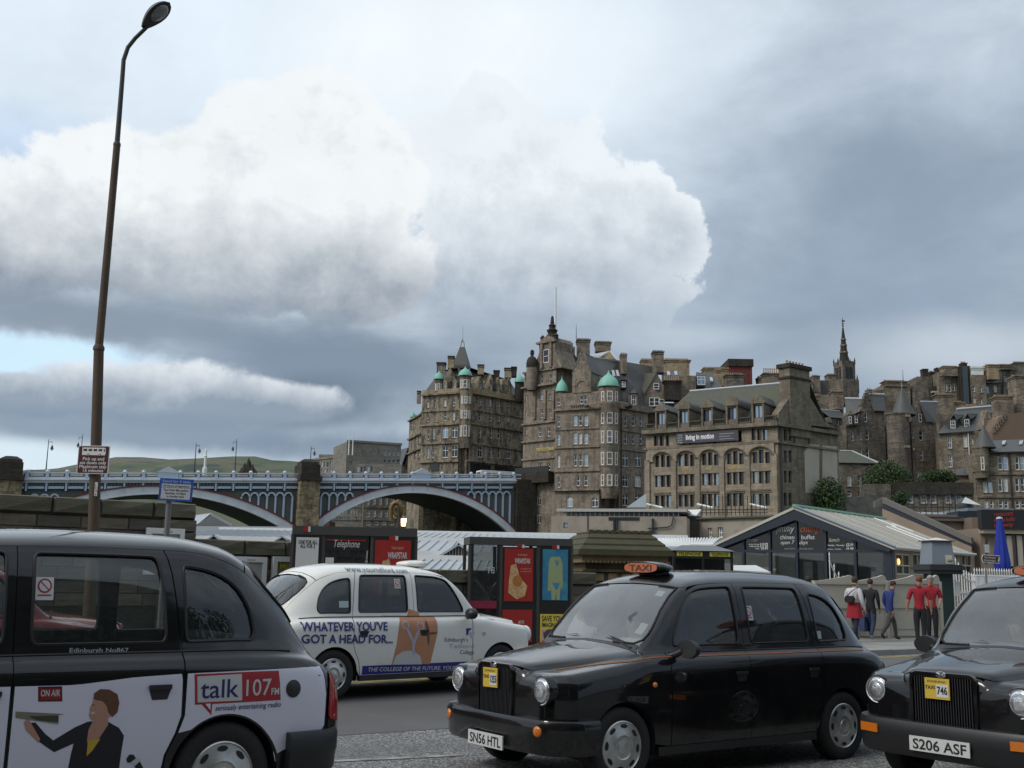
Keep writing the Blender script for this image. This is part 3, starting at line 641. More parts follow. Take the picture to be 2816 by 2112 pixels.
 for k,nm in(('fcap','front_panel'),('rcap','rear_panel')):
  me=TAXI_CACHE[k]
  if me.materials[0]is not P:me=me.copy(); me.materials[0]=P
  link(nm,me,T)
 fp=planpath([(.50,.893),(.33,.88),(.17,.81),(.07,.70),(.03,.45),(.012,0)],26)
 sec=[(-.10,.30),(.02,.295),(.045,.33),(.05,.42),(.06,.44),(.062,.54),(.045,.575),(-.10,.58)]
 bump=sweep(fp,sec).build('front_bumper',M_DARKP if not late else P,T,35)
 rp=[(x,y,-nx,-ny)for x,y,nx,ny in planpath([(4.13,.888),(4.30,.87),(4.42,.80),(4.50,.66),(4.54,.42),(4.555,0)],26)]
 rb=sweep([(x,y,-nx,-ny)for x,y,nx,ny in rp]if False else rp,sec).build('rear_bumper',M_DARKP,T,35)
 gz0,gz1,gy=(.47,.96,.235)if late else(.53,.96,.27)
 gr=empty('grille',(-.08,0,0),0,T)
 mb=MB(); out=rrect(-gy-.03,gz0-.03,gy+.03,gz1+.03,.07,6); inn=rrect(-gy,gz0,gy,gz1,.05,6); n=len(out)
 vs=[];
 for xx,lp in((.06,out),(.028,out),(.022,[(a*.985,.67+(c-.67)*.985)for a,c in out]),(.022,inn),(.055,inn)):vs+=[(XC-xx,y,z)for y,z in lp]
 mb._add(vs,[(i*n+k,i*n+(k+1)%n,(i+1)*n+(k+1)%n,(i+1)*n+k)for i in range(4)for k in range(n)]); mb.build('grille_frame',P,gr,40)
 MB().prism(inn,(XC-.052,0,0),(0,1,0),(0,0,1),(1,0,0),.002).build('grille_back',M_INK,gr)
 sm=MB().box(XC-.05,-.004,gz0,XC-.026,.004,gz1).mesh('slat',M_DARKP)
 for k in range(23):link('slat',sm,gr,loc=(0,-gy+.02+(2*gy-.04)*k/22,0))
 MB().lathe([(.028,0),(.026,.006),(.0005,.008)],16,(XC-.012,0,gz1+.012),'X',sx=1.7).build('badge',M_CHROME,gr,60)
 for sd in(1,-1):
  mb=MB(); a=[p for p in fp if p[1]*sd>0]; p=min(a,key=lambda q:abs(abs(q[1])-.66)); c=Vector((XC-(float(wx(p[0]))+p[2]*.058),p[1]+p[3]*.058,.485 if late else .49))
  nrm=Vector((-p[2],p[3],0))
  if late:mb.lathe([(.045,.0),(.043,.008),(.03,.016),(.0005,.019)],18); o=mb.build('indicator',M_AMBER,bump,60); o.matrix_local=Matrix.Translation(c)@nrm.to_track_quat('Z','Y').to_matrix().to_4x4()
  else:MB().box(-.10,-.035,0,.10,.035,.012).build('indicator',M_AMBER,bump,matrix=Matrix.Translation(c)@nrm.to_track_quat('Z','Y').to_matrix().to_4x4())
 for nm,x,s in(('number_plate',.022,1),('number_plate',4.705,-1)):
  z=(.345 if late else .415)if s>0 else .47
  MBp=MB().cbox((XC-x,0,z),(.012,.53,.115)); pl=MBp.build(nm,M_PLATE if s>0 else M_PLATEY,bump if s>0 else rb)
  if plate:
   v,f=text_geo(plate,1.0,bold=.018); w=v[:,0].max()-v[:,0].min()
   text_part('registration',plate,M_INK,pl,(XC-x+s*.006,-s*.235,z-.040),(0,s,0),(0,0,1),size=.112,width=.47,off=.002,bold=.018)
 if licence:
  lp=MB().cbox((XC+.0,0,0),(.01,.22,.165)).build('licence_plate',M_PLATEY,gr,loc=(-.004,-.03,.86))
  lp.rotation_euler=(R(random.uniform(-2,2)),0,0)
  MB().box(.0055,-.005,-.065,.0075,.10,.035).build('licence_panel',M_PLATE,lp,loc=(XC,0,0))
  text_part('licence_number',licence,M_INK,lp,(XC+.009,-.0,-.04),(0,1,0),(0,0,1),width=.09,size=.085,off=.002,bold=.015)
  text_part('licence_word','TAXI',M_INK,lp,(XC+.006,-.105,-.005),(0,1,0),(0,0,1),width=.085,size=.04,off=.002,bold=.015)
  text_part('licence_word','EDINBURGH',M_INK,lp,(XC+.006,-.085,.05),(0,1,0),(0,0,1),width=.16,size=.022,off=.002)
 sg=empty('taxi_sign',(XC-1.93,0,1.80),0,T)
 def pod(u,v):
  th=2*math.pi*u; t=v; xx=.11-t*.34; r=math.sqrt(max(0.0004,1-max(0,(t-.15)/.85)**1.6));
  if t<.15:r=.88+.12*math.sin(t/.15*math.pi/2)
  return(xx,.29*r*math.copysign(abs(math.cos(th))**.85,math.cos(th)),.062*r*math.copysign(abs(math.sin(th))**.85,math.sin(th))+.04)
 mb=MB().grid(pod,28,12,True); mb.build('sign_housing',PR if not wrap=='white' else P,sg,50)
 mb=MB(); mb.box(-.14,-.13,-.03,.02,.13,.02); mb.build('sign_foot',M_DARKP,sg)
 lens=mat('sign_lens_lit' if sign_lit else 'sign_lens',(.48,.13,.045),.35,var=.15,coat=.5)
 mb=MB(); pts=[(.27*.88*math.copysign(abs(math.cos(t))**.7,math.cos(t)),.052*.88*math.copysign(abs(math.sin(t))**.7,math.sin(t)))for t in[2*math.pi*i/28 for i in range(28)]]
 mb.prism(pts,(.108,0,.04),(0,1,0),(0,0,1),(1,0,0),.012); ln=mb.build('sign_lens',lens,sg)
 text_part('sign_word','TAXI',mat('sign_ink',(.09,.035,.02),.5),ln,(.122,-.16,.01),(0,1,0),(0,0,1),size=.085,width=.32,off=.002,bold=.01)
 for y0,y1 in((.10,-.50),(.62,.05)):
  mb=MB(); a,_=tx_pos([1.14],[12.6],.0); z1=1.21
  mb.tube([(XC-1.14,y0,1.125),(XC-1.19,(y0+y1)/2,1.185),(XC-1.215,y1,1.185 if abs(y1)>.3 else 1.20)],[.013,.010,.007],6)
  mb.tube([(XC-1.17,(y0*.8+y1*.2),1.165),(XC-1.215,(y0+y1)/2-.05,1.20),(XC-1.235,y1-.06,1.185 if abs(y1)>.3 else 1.215)],.012,6)
  mb.build('wiper',M_RUB,T,60)
 inn=empty('interior',(0,0,0),0,T)
 MB().box(XC-4.2,-.80,.30,XC-1.15,.80,.36).build('floor_pan',M_INT,inn)
 MB().box(XC-1.30,-.74,.36,XC-1.12,.74,1.06).build('dashboard',M_INT,inn)
 def seat(x,y,w,back,name):
  mb=MB(); mb.prism(rrect(0,0,.50,.16,.05,4),(XC-x,y-w/2,.50),(-1,0,0),(0,0,1),(0,1,0),w)
  mb.prism(rrect(0,0,.13,back,.05,4),(XC-x-.44,y-w/2,.58),Vector((-1,0,.2)).normalized(),Vector((-.22,0,1)).normalized(),(0,1,0),w)
  o=mb.build(name,M_SEAT,inn)
  if w<.8:MB().prism(rrect(0,0,.09,.17,.04,4),(XC-x-.60,y-.13,.60+back),Vector((-1,0,.2)).normalized(),Vector((-.22,0,1)).normalized(),(0,1,0),.26).build('headrest',M_SEAT,o)
 seat(1.72,-.36,.52,.60,'driver_seat'); seat(3.35,0,1.30,.58,'rear_bench')
 mb=MB(); mb.box(XC-2.42,-.76,.36,XC-2.36,.76,1.02); mb.box(XC-2.42,-.60,1.60,XC-2.36,.60,1.70); mb.tube([(XC-2.39,-.73,1.0),(XC-2.39,-.63,1.64)],.03,6); mb.tube([(XC-2.39,.73,1.0),(XC-2.39,.63,1.64)],.03,6); mb.box(XC-2.42,-.03,1.0,XC-2.36,.03,1.66); mb.build('partition',M_INT,inn)
 mb=MB(); mb.lathe([(.185,0)],3)if False else None
 ringp=[(.19*math.cos(t),.19*math.sin(t),0)for t in[2*math.pi*i/22 for i in range(23)]]
 mb.tube(ringp,.014,6,False); mb.tube([(-.19,0,0),(.19,0,0)],.016,6); mb.build('steering_wheel',M_RUB,inn,matrix=Matrix.Translation((XC-1.50,-.36,1.0))@Matrix.Rotation(R(-62),4,'Y'))
 for sd in(1,-1):
  X=np.linspace(1.42,4.18,40); V,N=tx_pos(X,np.full(40,7.35),.002); V=V*(MIR if sd<0 else 1)
  MB().tube([tuple(q)for q in V],.007,5).build('belt_moulding',M_RUB if not pinstripe else M_RUB,T)
  if pinstripe:
   for dv,mm in((6.55,'pin_red'),(6.40,'pin_gold')):
    X=np.linspace(.34,4.12,60); V,N=tx_pos(X,np.where(X<1.0,dv+.0+(1.0-X)*2.1,dv),.002); V=V*(MIR if sd<0 else 1)
    MB().tube([tuple(q)for q in V],.0045,4).build('pinstripe',mat(mm,(.30,.03,.02)if mm=='pin_red' else(.30,.17,.04),.5),T)
 return T,parts
def aerial(T,x=1.9,y=.4):
 MB().tube([(XC-x,y,1.74),(XC-x-.02,y,1.80),(XC-x-.10,y,2.05)],[.012,.008,.003],6).build('aerial',M_RUB,T)
 # ------------------------------------------------------------------ buildings: facades are planes in the world, openings are cut and reveals built
def crop(ox,oy,s):return lambda x,y:(ox+x/s,oy+y/s)
cA=crop(1100,800,3.3175); cB=crop(1400,800,2.861); cC=crop(1740,900,3.0167); cD=crop(2216,850,3.0167)
cE=crop(0,1150,3.6867); cF=crop(500,1150,3.6867); cG=crop(1000,1150,3.6867); cH=crop(1500,1150,3.6867); cI=crop(2000,1150,3.6867); cJ=crop(2216,1150,3.6867)
cN=crop(1900,1350,2.1769); cL=crop(700,1400,2.3284); cM=crop(1200,1500,2.711); cK=crop(0,1400,2.3284)
S_CARL=stone_mat('stone_sooty',(.315,.265,.200),(.050,.044,.037),.9,.38,.85)
S_SCOT=stone_mat('stone_brown',(.285,.236,.190),(.085,.072,.060),.95,.40,.65)
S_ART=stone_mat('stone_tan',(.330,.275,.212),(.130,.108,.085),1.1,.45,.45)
S_ARTS=stone_mat('stone_tan_shaded',(.235,.198,.155),(.095,.080,.064),.8,.38,.60)  # darker copy of the tan stone; side-wall shade put into its colour
S_OLD=stone_mat('stone_rubble_grey',(.190,.165,.138),(.065,.057,.050),.7,.32,.65,var=.3)
S_OLD2=stone_mat('stone_rubble_tan',(.250,.208,.160),(.085,.071,.058),.7,.32,.60,var=.3)
S_CREAM=stone_mat('stone_cream',(.38,.30,.20),(.11,.085,.06),.8,.35,.5)
S_GREY=stone_mat('stone_grey',(.24,.225,.20),(.12,.11,.10),1.4,.6,.35)
S_DARK=stone_mat('stone_black',(.060,.052,.042),(.022,.020,.018),.8,.35,.55)
SLATE=mat('slate',(.070,.070,.070),.55,var=.35,vscale=1.6,col2=(.085,.080,.05),c2scale=.35,c2amt=.5,bump=.35,bscale=6)
SLATE_M=mat('slate_mossy',(.080,.078,.060),.7,var=.35,vscale=1.6,col2=(.075,.085,.035),c2scale=.25,c2amt=.75,bump=.35,bscale=6)
LEAD=mat('lead_flashing',(.42,.44,.46),.45,var=.15)
COPPER=mat('copper_green',(.22,.50,.40),.6,var=.12,vscale=1.5,col2=(.14,.34,.27),c2scale=1.0,c2amt=.5)
POT=mat('chimney_pot_buff',(.42,.25,.14),.8,var=.25,vscale=.9)
WHITE=mat('white_paint',(.74,.74,.72),.5,var=.08)
FRAME_D=mat('frame_dark',(.05,.05,.05),.5)
IRON=mat('iron_black',(.018,.018,.02),.5)
def pane_mat(name,col,metal,rough=.06):return mat(name,col,rough,metal=metal,var=.25,vscale=.8,spec=.6)
PANES=[pane_mat('pane_dark',(.018,.020,.024),0),pane_mat('pane_dim',(.05,.06,.07),.25),pane_mat('pane_sky',(.30,.37,.44),.7,.12),mat('pane_blind',(.50,.49,.45),.5,var=.08)]  # bluish pane has the sky's reflection put into its base colour
PANE_REND=PANES[0]
WCACHE={}
def window_mesh(w,h,style,fm):
 w,h=round(w,2),round(h,2); key=(w,h,style,fm.name)
 if key in WCACHE:return WCACHE[key]
 mb=MB(); t=.12 if style!='thin' else .05; d=.08
 top=h
 if style=='arch':
  ring_o=[(-w/2,0),(w/2,0)]+[(w/2*math.cos(a),h-w/2+w/2*math.sin(a))for a in[math.pi*i/10 for i in range(11)]]
  ring_i=[(-w/2+t,t),(w/2-t,t)]+[((w/2-t)*math.cos(a),h-w/2+(w/2-t)*math.sin(a))for a in[math.pi*i/10 for i in range(11)]]
  n=len(ring_o); vs=[(x,0,z)for x,z in ring_o]+[(x,0,z)for x,z in ring_i]+[(x,d,z)for x,z in ring_i]
  mb._add(vs,[(i,(i+1)%n,n+(i+1)%n,n+i)for i in range(n)]+[(n+i,n+(i+1)%n,2*n+(i+1)%n,2*n+i)for i in range(n)])
  mb.box(-t/2,.01,t,t/2,d,h-t); mb.box(-w/2+t,.012,h-w/2-t/2,w/2-t,d,h-w/2+t/2)
  pane=[(x,.05,z)for x,z in ring_i]
 else:
  mb.box(-w/2,0,0,-w/2+t,d,h); mb.box(w/2-t,0,0,w/2,d,h); mb.box(-w/2+t,.002,0,w/2-t,d,t*1.3); mb.box(-w/2+t,.002,h-t,w/2-t,d,h)
  if style in('sash','sash4'):mb.box(-w/2+t,.015,h*.5-t*.4,w/2-t,d,h*.5+t*.4)
  if style in('sash4','cross'):mb.box(-t*.3,.02,t,t*.3,d-.01,h-t)
  if style=='cross':mb.box(-w/2+t,.015,h*.62-t*.4,w/2-t,d,h*.62+t*.4)
  if style=='grid':
   for k in(1,2,3):mb.box(-w/2+w*k/4-.02,.02,t,-w/2+w*k/4+.02,d-.01,h-t)
   for k in(1,2):mb.box(-w/2+t,.021,h*k/3-.02,w/2-t,d-.012,h*k/3+.02)
  pane=[(-w/2+t*.5,.05,t*.5),(w/2-t*.5,.05,t*.5),(w/2-t*.5,.05,h-t*.5),(-w/2+t*.5,.05,h-t*.5)]
 fme=mb.mesh('window',fm)
 pm=MB()._add(pane,[tuple(range(len(pane)))])
 pms=[pm.mesh('pane',q)for q in PANES]
 WCACHE[key]=(fme,pms); return WCACHE[key]
class Fac:
 """vertical wall plane through two picture points at given depths; local x along wall, y into wall, z up"""
 def __init__(s,bld,A,B,ZA,ZB):
  P,Q=at(*A,ZA),at(*B,ZB); s.o=Vector((P.x,P.y,0)); d=Vector((Q.x-P.x,Q.y-P.y,0)); s.L=d.length; s.d=d.normalized()
  s.n=Vector((-s.d.y,s.d.x,0)); s.b=bld
  if s.n.y<0:s.n=-s.n
  s.W=Matrix(((s.d.x,s.n.x,0,s.o.x),(s.d.y,s.n.y,0,s.o.y),(0,0,1,0),(0,0,0,1)))
  s.Ml=Matrix.Translation(-Vector(bld.location))@s.W
 def uv(s,px,py):
  r=ray(px,py); E=Vector((0,0,EYE)); t=(s.o-E).dot(s.n)/r.dot(s.n); p=E+r*t
  return((p-s.o).dot(s.d),p.z)
 def P(s,u,z,y=0.0):return s.o+s.d*u+s.n*y+Vector((0,0,z))-Vector(s.b.location)
 def wall(s,poly,openings,m,rev=.28,name='wall',mrev=None):
  """poly and openings in (u, z)"""
  A,T=cdt(poly,[o for o in openings])
  V=[(a,0,c)for a,c in A]; F=[tuple(t)for t in T]; mb=MB(); mb._add(V,F)
  for o in openings:
   n=len(o); mb._add([(a,0,c)for a,c in o]+[(a,rev,c)for a,c in o],[(i,(i+1)%n,(i+1)%n+n,i+n)for i in range(n)])
  me=bpy.data.meshes.new(name); me.from_pydata([tuple(q)for q in mb.v],[],mb.f); me.materials.append(m); me.update()
  bm=bmesh.new(); bm.from_mesh(me); bmesh.ops.remove_doubles(bm,verts=bm.verts,dist=.002); bm.to_mesh(me); bm.free()
  return link(name,me,s.b,matrix=s.Ml)
 def box(s,name,u0,u1,z0,z1,y0,y1,m,parent=None):
  return MB().box(u0,y0,z0,u1,y1,z1).build(name,m,parent or s.b,matrix=None if parent else s.Ml)
 def band(s,u0,u1,z0,z1,proj,m,name='string_course'):return s.box(name,u0,u1,z0,z1,-proj,.02,m)
 def win(s,u,z,w,h,style,fm,y=.16,pw=None):
  fme,pms=window_mesh(w,h,style,fm); k=random.choices((0,1,2,3),pw or(5,4,3,1))[0]
  o=link('window',fme,s.b,matrix=s.Ml@Matrix.Translation((u,y,z))); link('pane',pms[k],o); return o
def opening(u,z,w,h,style):
 if style=='arch':return[(u-w/2,z),(u+w/2,z)]+[(u+w/2*math.cos(a),z+h-w/2+w/2*math.sin(a))for a in[math.pi*i/10 for i in range(11)]]
 if style=='seg':
  r=w*.62; c=z+h-r; a0=math.asin(w/2/r)
  return[(u-w/2,z),(u+w/2,z)]+[(u+r*math.sin(a0-2*a0*i/10),c+r*math.cos(a0-2*a0*i/10))for i in range(11)]
 return[(u-w/2,z),(u+w/2,z),(u+w/2,z+h),(u-w/2,z+h)]
def facade(bld,A,B,ZA,ZB,top,bot,wins,m,fm=WHITE,cr=None,gable=None,rev=.28,pw=None,sills=True,name='wall',poly=None):
 """A,B picture points of wall ends; top/bot world z or picture points; wins: (cx, y0, y1, width_px, style) in picture px"""
 F=Fac(bld,A,B,ZA,ZB)
 zt=F.uv(*top)[1]if isinstance(top,tuple)else top; zb=F.uv(*bot)[1]if isinstance(bot,tuple)else bot
 ops=[]; W=[]
 for w in wins:
  cx,y0,y1,wp=w[:4]; st=w[4]if len(w)>4 else 'sash'
  if cr:(cx,y0),(_,y1),wp=cr(cx,y0),cr(cx,y1),cr(wp,0)[0]-cr(0,0)[0]
  u,z1=F.uv(cx,y0); _,z0=F.uv(cx,y1); ww=abs(F.uv(cx+wp/2,(y0+y1)/2)[0]-F.uv(cx-wp/2,(y0+y1)/2)[0])
  u=min(max(u,ww/2+.05),F.L-ww/2-.05); ww=round(ww,1)if ww>.5 else ww; hh=round(z1-z0,1)
  W.append((u,z0,ww,hh,st)); ops.append(opening(u,z0,ww,hh,'arch' if st=='arch' else('seg' if st=='seg' else 'r')))
 pl=poly(F)if poly else[(0,zb),(F.L,zb),(F.L,zt)]+([F.uv(*g)for g in gable]if gable else[])+[(0,zt)]
 F.wall(pl,ops,m,rev,name)
 for u,z0,ww,hh,st in W:
  F.win(u,z0,ww,hh,st if st!='seg' else 'sash',fm,rev-.1,pw)
  if sills and ww>.4:F.box('sill',u-ww/2-.12,u+ww/2+.12,z0-.16,z0-.01,-.10,.05,m)
 F.zt,F.zb=zt,zb
 return F
def block(bld,F,depth,m,zt=None,zb=None,name='wall_back',inset=.5,d0=.62):
 """plain body of the house behind a facade"""
 zt=F.zt if zt is None else zt; zb=F.zb if zb is None else zb
 return F.box(name,.03,F.L-.03,zb,zt-.05,d0,depth,m)
def slab(parent,name,pts,m,th=.15,base=None):
 """roof plane from world points with a little thickness"""
 off=-Vector(parent.location); a=[Vector(p)+off for p in pts]; n=(a[1]-a[0]).cross(a[2]-a[0]).normalized()
 if n.z<0:n=-n
 bb=[p-n*th for p in a]; k=len(a); mb=MB()
 mb._add(a+bb,[tuple(range(k)),tuple(range(2*k-1,k-1,-1))]+[(i,(i+1)%k,(i+1)%k+k,i+k)for i in range(k)])
 return mb.build(name,m,parent)
def pbox(parent,name,x0,y0,x1,y1,Z,depth,m,rz=0.0,cr=None):
 """box whose front face covers the picture rectangle at depth Z"""
 if cr:(x0,y0),(x1,y1)=cr(x0,y0),cr(x1,y1)
 a,c=at(x0,y1,Z),at(x1,y0,Z); w=at(x1,y1,Z).x-a.x; cx=(a.x+at(x1,y1,Z).x)/2
 zb,zt=at((x0+x1)/2,y1,Z).z,at((x0+x1)/2,y0,Z).z
 ca,sa=math.cos(rz),math.sin(rz); cc=Vector((cx,Z,0))+Vector((-sa,ca,0))*depth/2-Vector(parent.location)
 return MB().cbox((cc.x,cc.y,(zb+zt)/2-0),(w,depth,zt-zb),rz).build(name,m,parent)if False else MB().cbox((cc.x,cc.y,(zb+zt)/2-parent.location.z),(w,depth,zt-zb),rz).build(name,m,parent)
POTM={}
def chimney(parent,x0,y0,x1,y1,Z,depth,m,pots=4,cr=None,rz=0.0,potm=None,poth=None,capm=None):
 """stack with projecting cap and a row of pots"""
 if cr:(x0,y0),(x1,y1)=cr(x0,y0),cr(x1,y1)
 zb,zt=at((x0+x1)/2,y1,Z).z,at((x0+x1)/2,y0,Z).z; w=at(x1,y1,Z).x-at(x0,y1,Z).x; cx=at((x0+x1)/2,y1,Z).x
 ph=poth or .42; ca,sa=math.cos(rz),math.sin(rz); c=Vector((cx,Z,0))+Vector((-sa,ca,0))*depth/2
 st=MB().cbox((0,0,(zb+zt)/2),(w*.92,depth*.92,zt-zb),rz)
 ck=MB().cbox((0,0,zt-.55),(w*1.0,depth,.12),rz).cbox((0,0,zt-.10),(w*1.06,depth*1.06,.22),rz)
 off=(c.x-parent.location.x,c.y-parent.location.y,-parent.location.z)
 o=st.build('chimney_stack',m,parent,loc=off); ck.build('chimney_cap',capm or m,o)
 if pots:
  key=round(ph,2)
  if key not in POTM:POTM[key]=MB().lathe([(.14,0),(.12,ph*.8),(.15,ph*.82),(.15,ph),(.09,ph),(.09,ph*.5)],8).mesh('chimney_pot',POT,50)
  for k in range(pots):
   t=(k+.5)/pots-.5; link('chimney_pot',POTM[key],o,loc=(t*w*.9*ca,t*w*.9*sa,zt+.03))
 return o
def dome(parent,px,y0,y1,rpx,Z,m=COPPER,cr=None,ogee=True,dz=0.0):
 if cr:a=cr(px,y0); b_=cr(px,y1); rpx=cr(rpx,0)[0]-cr(0,0)[0]; px,y0,y1=a[0],a[1],b_[1]
 r=rpx/FPX*Z; c=at(px,y1,Z); h=at(px,y0,Z).z-c.z
 c=c-Vector(parent.location)
 prof=[(r*1.02,-.12),(r*1.02,0),(r*.97,h*.14),(r*.88,h*.30),(r*.72,h*.46),(r*.48,h*.60),(r*.22,h*.72),(r*.10,h*.82),(r*.06,h*.92),(.005,h)]if ogee else[(r*1.02,-.1),(r,0),(r*.95,h*.3),(r*.8,h*.55),(r*.55,h*.75),(r*.25,h*.86),(r*.12,h*.9),(r*.14,h*.95),(.01,h)]
 return MB().lathe(prof,20,c).build('dome',m,parent,60)
def turret(parent,px,y0,y1,rpx,Z,m,rows=(),cr=None,wpx=None,seg=24,fm=WHITE,angs=(-38,0,38)):
 """round bay: drum plus windows standing on its curve; rows of (y0,y1)"""
 if cr:a=cr(px,y0); b_=cr(px,y1); rpx=cr(rpx,0)[0]-cr(0,0)[0]; rows=[(cr(0,p)[1],cr(0,q)[1])for p,q in rows]; wpx=wpx and cr(wpx,0)[0]-cr(0,0)[0]; px,y0,y1=a[0],a[1],b_[1]
 r=rpx/FPX*Z; c=at(px,y1,Z); c.y+=r*.2; h=at(px,y0,Z).z-c.z; l=c-Vector(parent.location)
 MB().lathe([(r*.75,-r*.9),(r,0),(r,h),(r*1.08,h+.02),(r*1.08,h+.3),(.01,h+.3)],seg,l).build('turret',m,parent,40)
 for p,q in rows:
  z0,z1=at(px,q,Z).z-parent.location.z,at(px,p,Z).z-parent.location.z; w=(wpx or rpx*.5)/FPX*Z
  MB().lathe([(r+.08,z0-.25),(r+.08,z0-.12),(r,z0-.1)],seg,(l.x,l.y,0)).build('string_course',m,parent)
  for a in angs:
   th=R(a); fme,pms=window_mesh(w*(1.2 if a==0 else .8),round(z1-z0,1),'sash',fm)
   M=Matrix.Translation((l.x+math.sin(th)*(r+.02),l.y-math.cos(th)*(r+.02),z0))@Matrix.Rotation(th,4,'Z')
   o=link('window',fme,parent,matrix=M); link('pane',pms[random.choices((0,1,2,3),(4,4,3,2))[0]],o)
def cone(parent,px,y0,y1,rpx,Z,m,cr=None,seg=20,finial=True):
 if cr:a=cr(px,y0); b_=cr(px,y1); rpx=cr(rpx,0)[0]-cr(0,0)[0]; px,y0,y1=a[0],a[1],b_[1]
 r=rpx/FPX*Z; c=at(px,y1,Z); h=at(px,y0,Z).z-c.z; c=c-Vector(parent.location)
 MB().lathe([(r,-.15),(r*1.05,0),(r*.5,h*.52),(.08,h),(.01,h)],seg,c).build('cone_roof',m,parent,50)
 if finial:MB().tube([c+Vector((0,0,h)),c+Vector((0,0,h+1.2))],[.07,.02],6).build('finial',LEAD,parent)
def bld(label,px,Z,name='tenement',group=None,cat='building',z=0.0):
 p=at(px,1500,Z); return empty(name,(p.x,p.y,z),0,None,label,cat,group)
 # ------------------------------------------------------------------ the setting far off
GZ=-8.0
def hotel_with_spire():
 b=bld('sooty stone corner hotel with green copper domes and a slate spire, beyond the bridge',1270,216,'corner_hotel',z=GZ)
 cr=cA
 Zc,Zr,Zl=215,226,219
 cols=[735,830,905,993]; rows=[(985,1047),(1115,1185),(1245,1342),(1412,1520)]
 wins=[(c,y0,y1,22+(22 if(c in(735,993)and y0>1400)else 0),'cross' if y0>1400 and c in(735,993)else 'sash')for c in cols for y0,y1 in rows]
 def sh(c,y):return y+(c-735)*.045
 wins=[(c,sh(c,y0),sh(c,y1),w,st)for c,y0,y1,w,st in wins]+[(1118,sh(1118,y0),sh(1118,y1),15)for y0,y1 in rows]
 F=facade(b,cr(640,915),cr(1140,985),Zc,Zr,cr(640,915),GZ,wins,S_CARL,cr=cr,pw=(4,3,3,4))
 block(b,F,11,S_CARL)
 for y,p in((915,.7),(1075,.25),(1205,.45),(1385,.3),(1545,.5)):
  z=F.uv(*cr(640,y))[1]; F.band(-.3,F.L+.1,z-(.5 if p>.6 else .25),z,p,S_CARL if p<.6 else S_CREAM)
 zs,ze=F.uv(*cr(640,1570))[1],F.uv(*cr(640,1655))[1]
 for u0,u1 in((.5,6.0),(7.2,F.L-.6)):F.box('shop_front',u0,u1,ze-1.0,zs,-.12,.10,MATS['pane_dark'])
 zpar=F.zt
 F.box('parapet',-.2,F.L,zpar,zpar+.8,-.1,.35,S_CREAM)
 wl=[]
 for y0,y1 in((990,1055),(1110,1185)):wl+=[(255,y0+14,y1+10,20),(322,y0+8,y1+6,16),(410,y0,y1,26),(490,y0-5,y1-4,22)]
 wl+=[(258,1262,1355,20),(308,1255,1352,20),(412,1240,1342,56,'arch'),(497,1238,1338,54,'arch')]
 wl+=[(256,1430,1528,20),(303,1428,1525,20),(411,1412,1522,54,'cross'),(495,1408,1516,54,'cross')]
 G=facade(b,cr(205,940),cr(545,925),Zl,Zc,cr(545,925),GZ,wl,S_CARL,cr=cr,pw=(3,3,4,4))
 block(b,G,9,S_CARL)
 for y,p in((925,.6),(1075,.22),(1205,.4),(1375,.3),(1545,.45)):
  z=G.uv(*cr(545,y))[1]; G.band(-.1,G.L+.3,z-.3,z,p,S_CARL)
 G.box('parapet',0,G.L,G.zt,G.zt+.9,-.1,.35,S_CREAM)
 z1,z0=G.uv(*cr(500,1186))[1],G.uv(*cr(500,1205))[1]
 text_part('lettering','THE CARLTON',MATS.get('gilt')or mat('gilt',(.55,.40,.10),.5),b,G.P(G.uv(*cr(372,1206))[0],z0,-.45),G.d,(0,0,1),size=.45,width=2.7,off=.05)
 G.box('shop_front',2.6,4.4,G.uv(*cr(400,1640))[1],G.uv(*cr(400,1570))[1],-.15,.05,MATS['pane_dark'])
 wv=[(108,1200,1255,14),(130,1195,1255,14),(200,1165,1230,22),(145,1335,1395,12),(175,1330,1390,12),(140,1455,1520,18,'arch'),(175,1450,1520,18,'arch'),(215,1450,1525,18,'arch')]
 H=facade(b,cr(82,1290),cr(212,1270),232,Zl+.4,cr(212,1110),GZ,wv,S_CARL,cr=cr)
 block(b,H,9,S_CARL)
 for y in(1110,1285,1420):z=H.uv(*cr(212,y))[1]; H.band(-.2,H.L,z-.3,z,.4,S_CARL)
 turret(b,593,905,1385,58,Zc-1.0,S_CARL,[(970,1032),(1095,1167),(1230,1332)],cr,24)
 turret(b,593,790,905,52,Zc-.8,S_CARL,[(815,892)],cr,30)
 dome(b,595,685,772,64,Zc-.8,cr=cr)
 turret(b,352,812,925,42,Zl-1,S_CARL,[(850,915)],cr,18); dome(b,355,722,803,48,Zl-1,cr=cr)
 turret(b,1090,838,975,44,Zr-3,S_DARK,[],cr); dome(b,1092,748,832,50,Zr-3,cr=cr)
 dome(b,118,1095,1150,28,230,cr=cr); dome(b,200,1065,1115,24,224,cr=cr)
 zt=F.zt+.2; zr=at(*cr(700,720),222).z
 def top(px,py,Z):return at(*cr(px,py),Z)
 a0=F.P(-1.5,zt,.5)+Vector(b.location); a1=F.P(F.L,zt,.5)+Vector(b.location)
 a0.z=a1.z=zt
 r0=F.P(1.0,0,5.0)+Vector(b.location); r1=F.P(F.L,0,5.0)+Vector(b.location); r0.z=zr; r1.z=zr-.6
 slab(b,'roof',[a0,a1,r1,r0],SLATE)
 g0=G.P(0,0,.5)+Vector(b.location); g1=G.P(G.L,0,.5)+Vector(b.location); g0.z=g1.z=zt; h1=G.P(G.L-.5,0,5)+Vector(b.location); h0=G.P(1.2,0,5)+Vector(b.location); h0.z=h1.z=zr
 slab(b,'roof',[g0,g1,h1,h0],SLATE)
 slab(b,'roof',[h0,h1,r0,r1],SLATE)
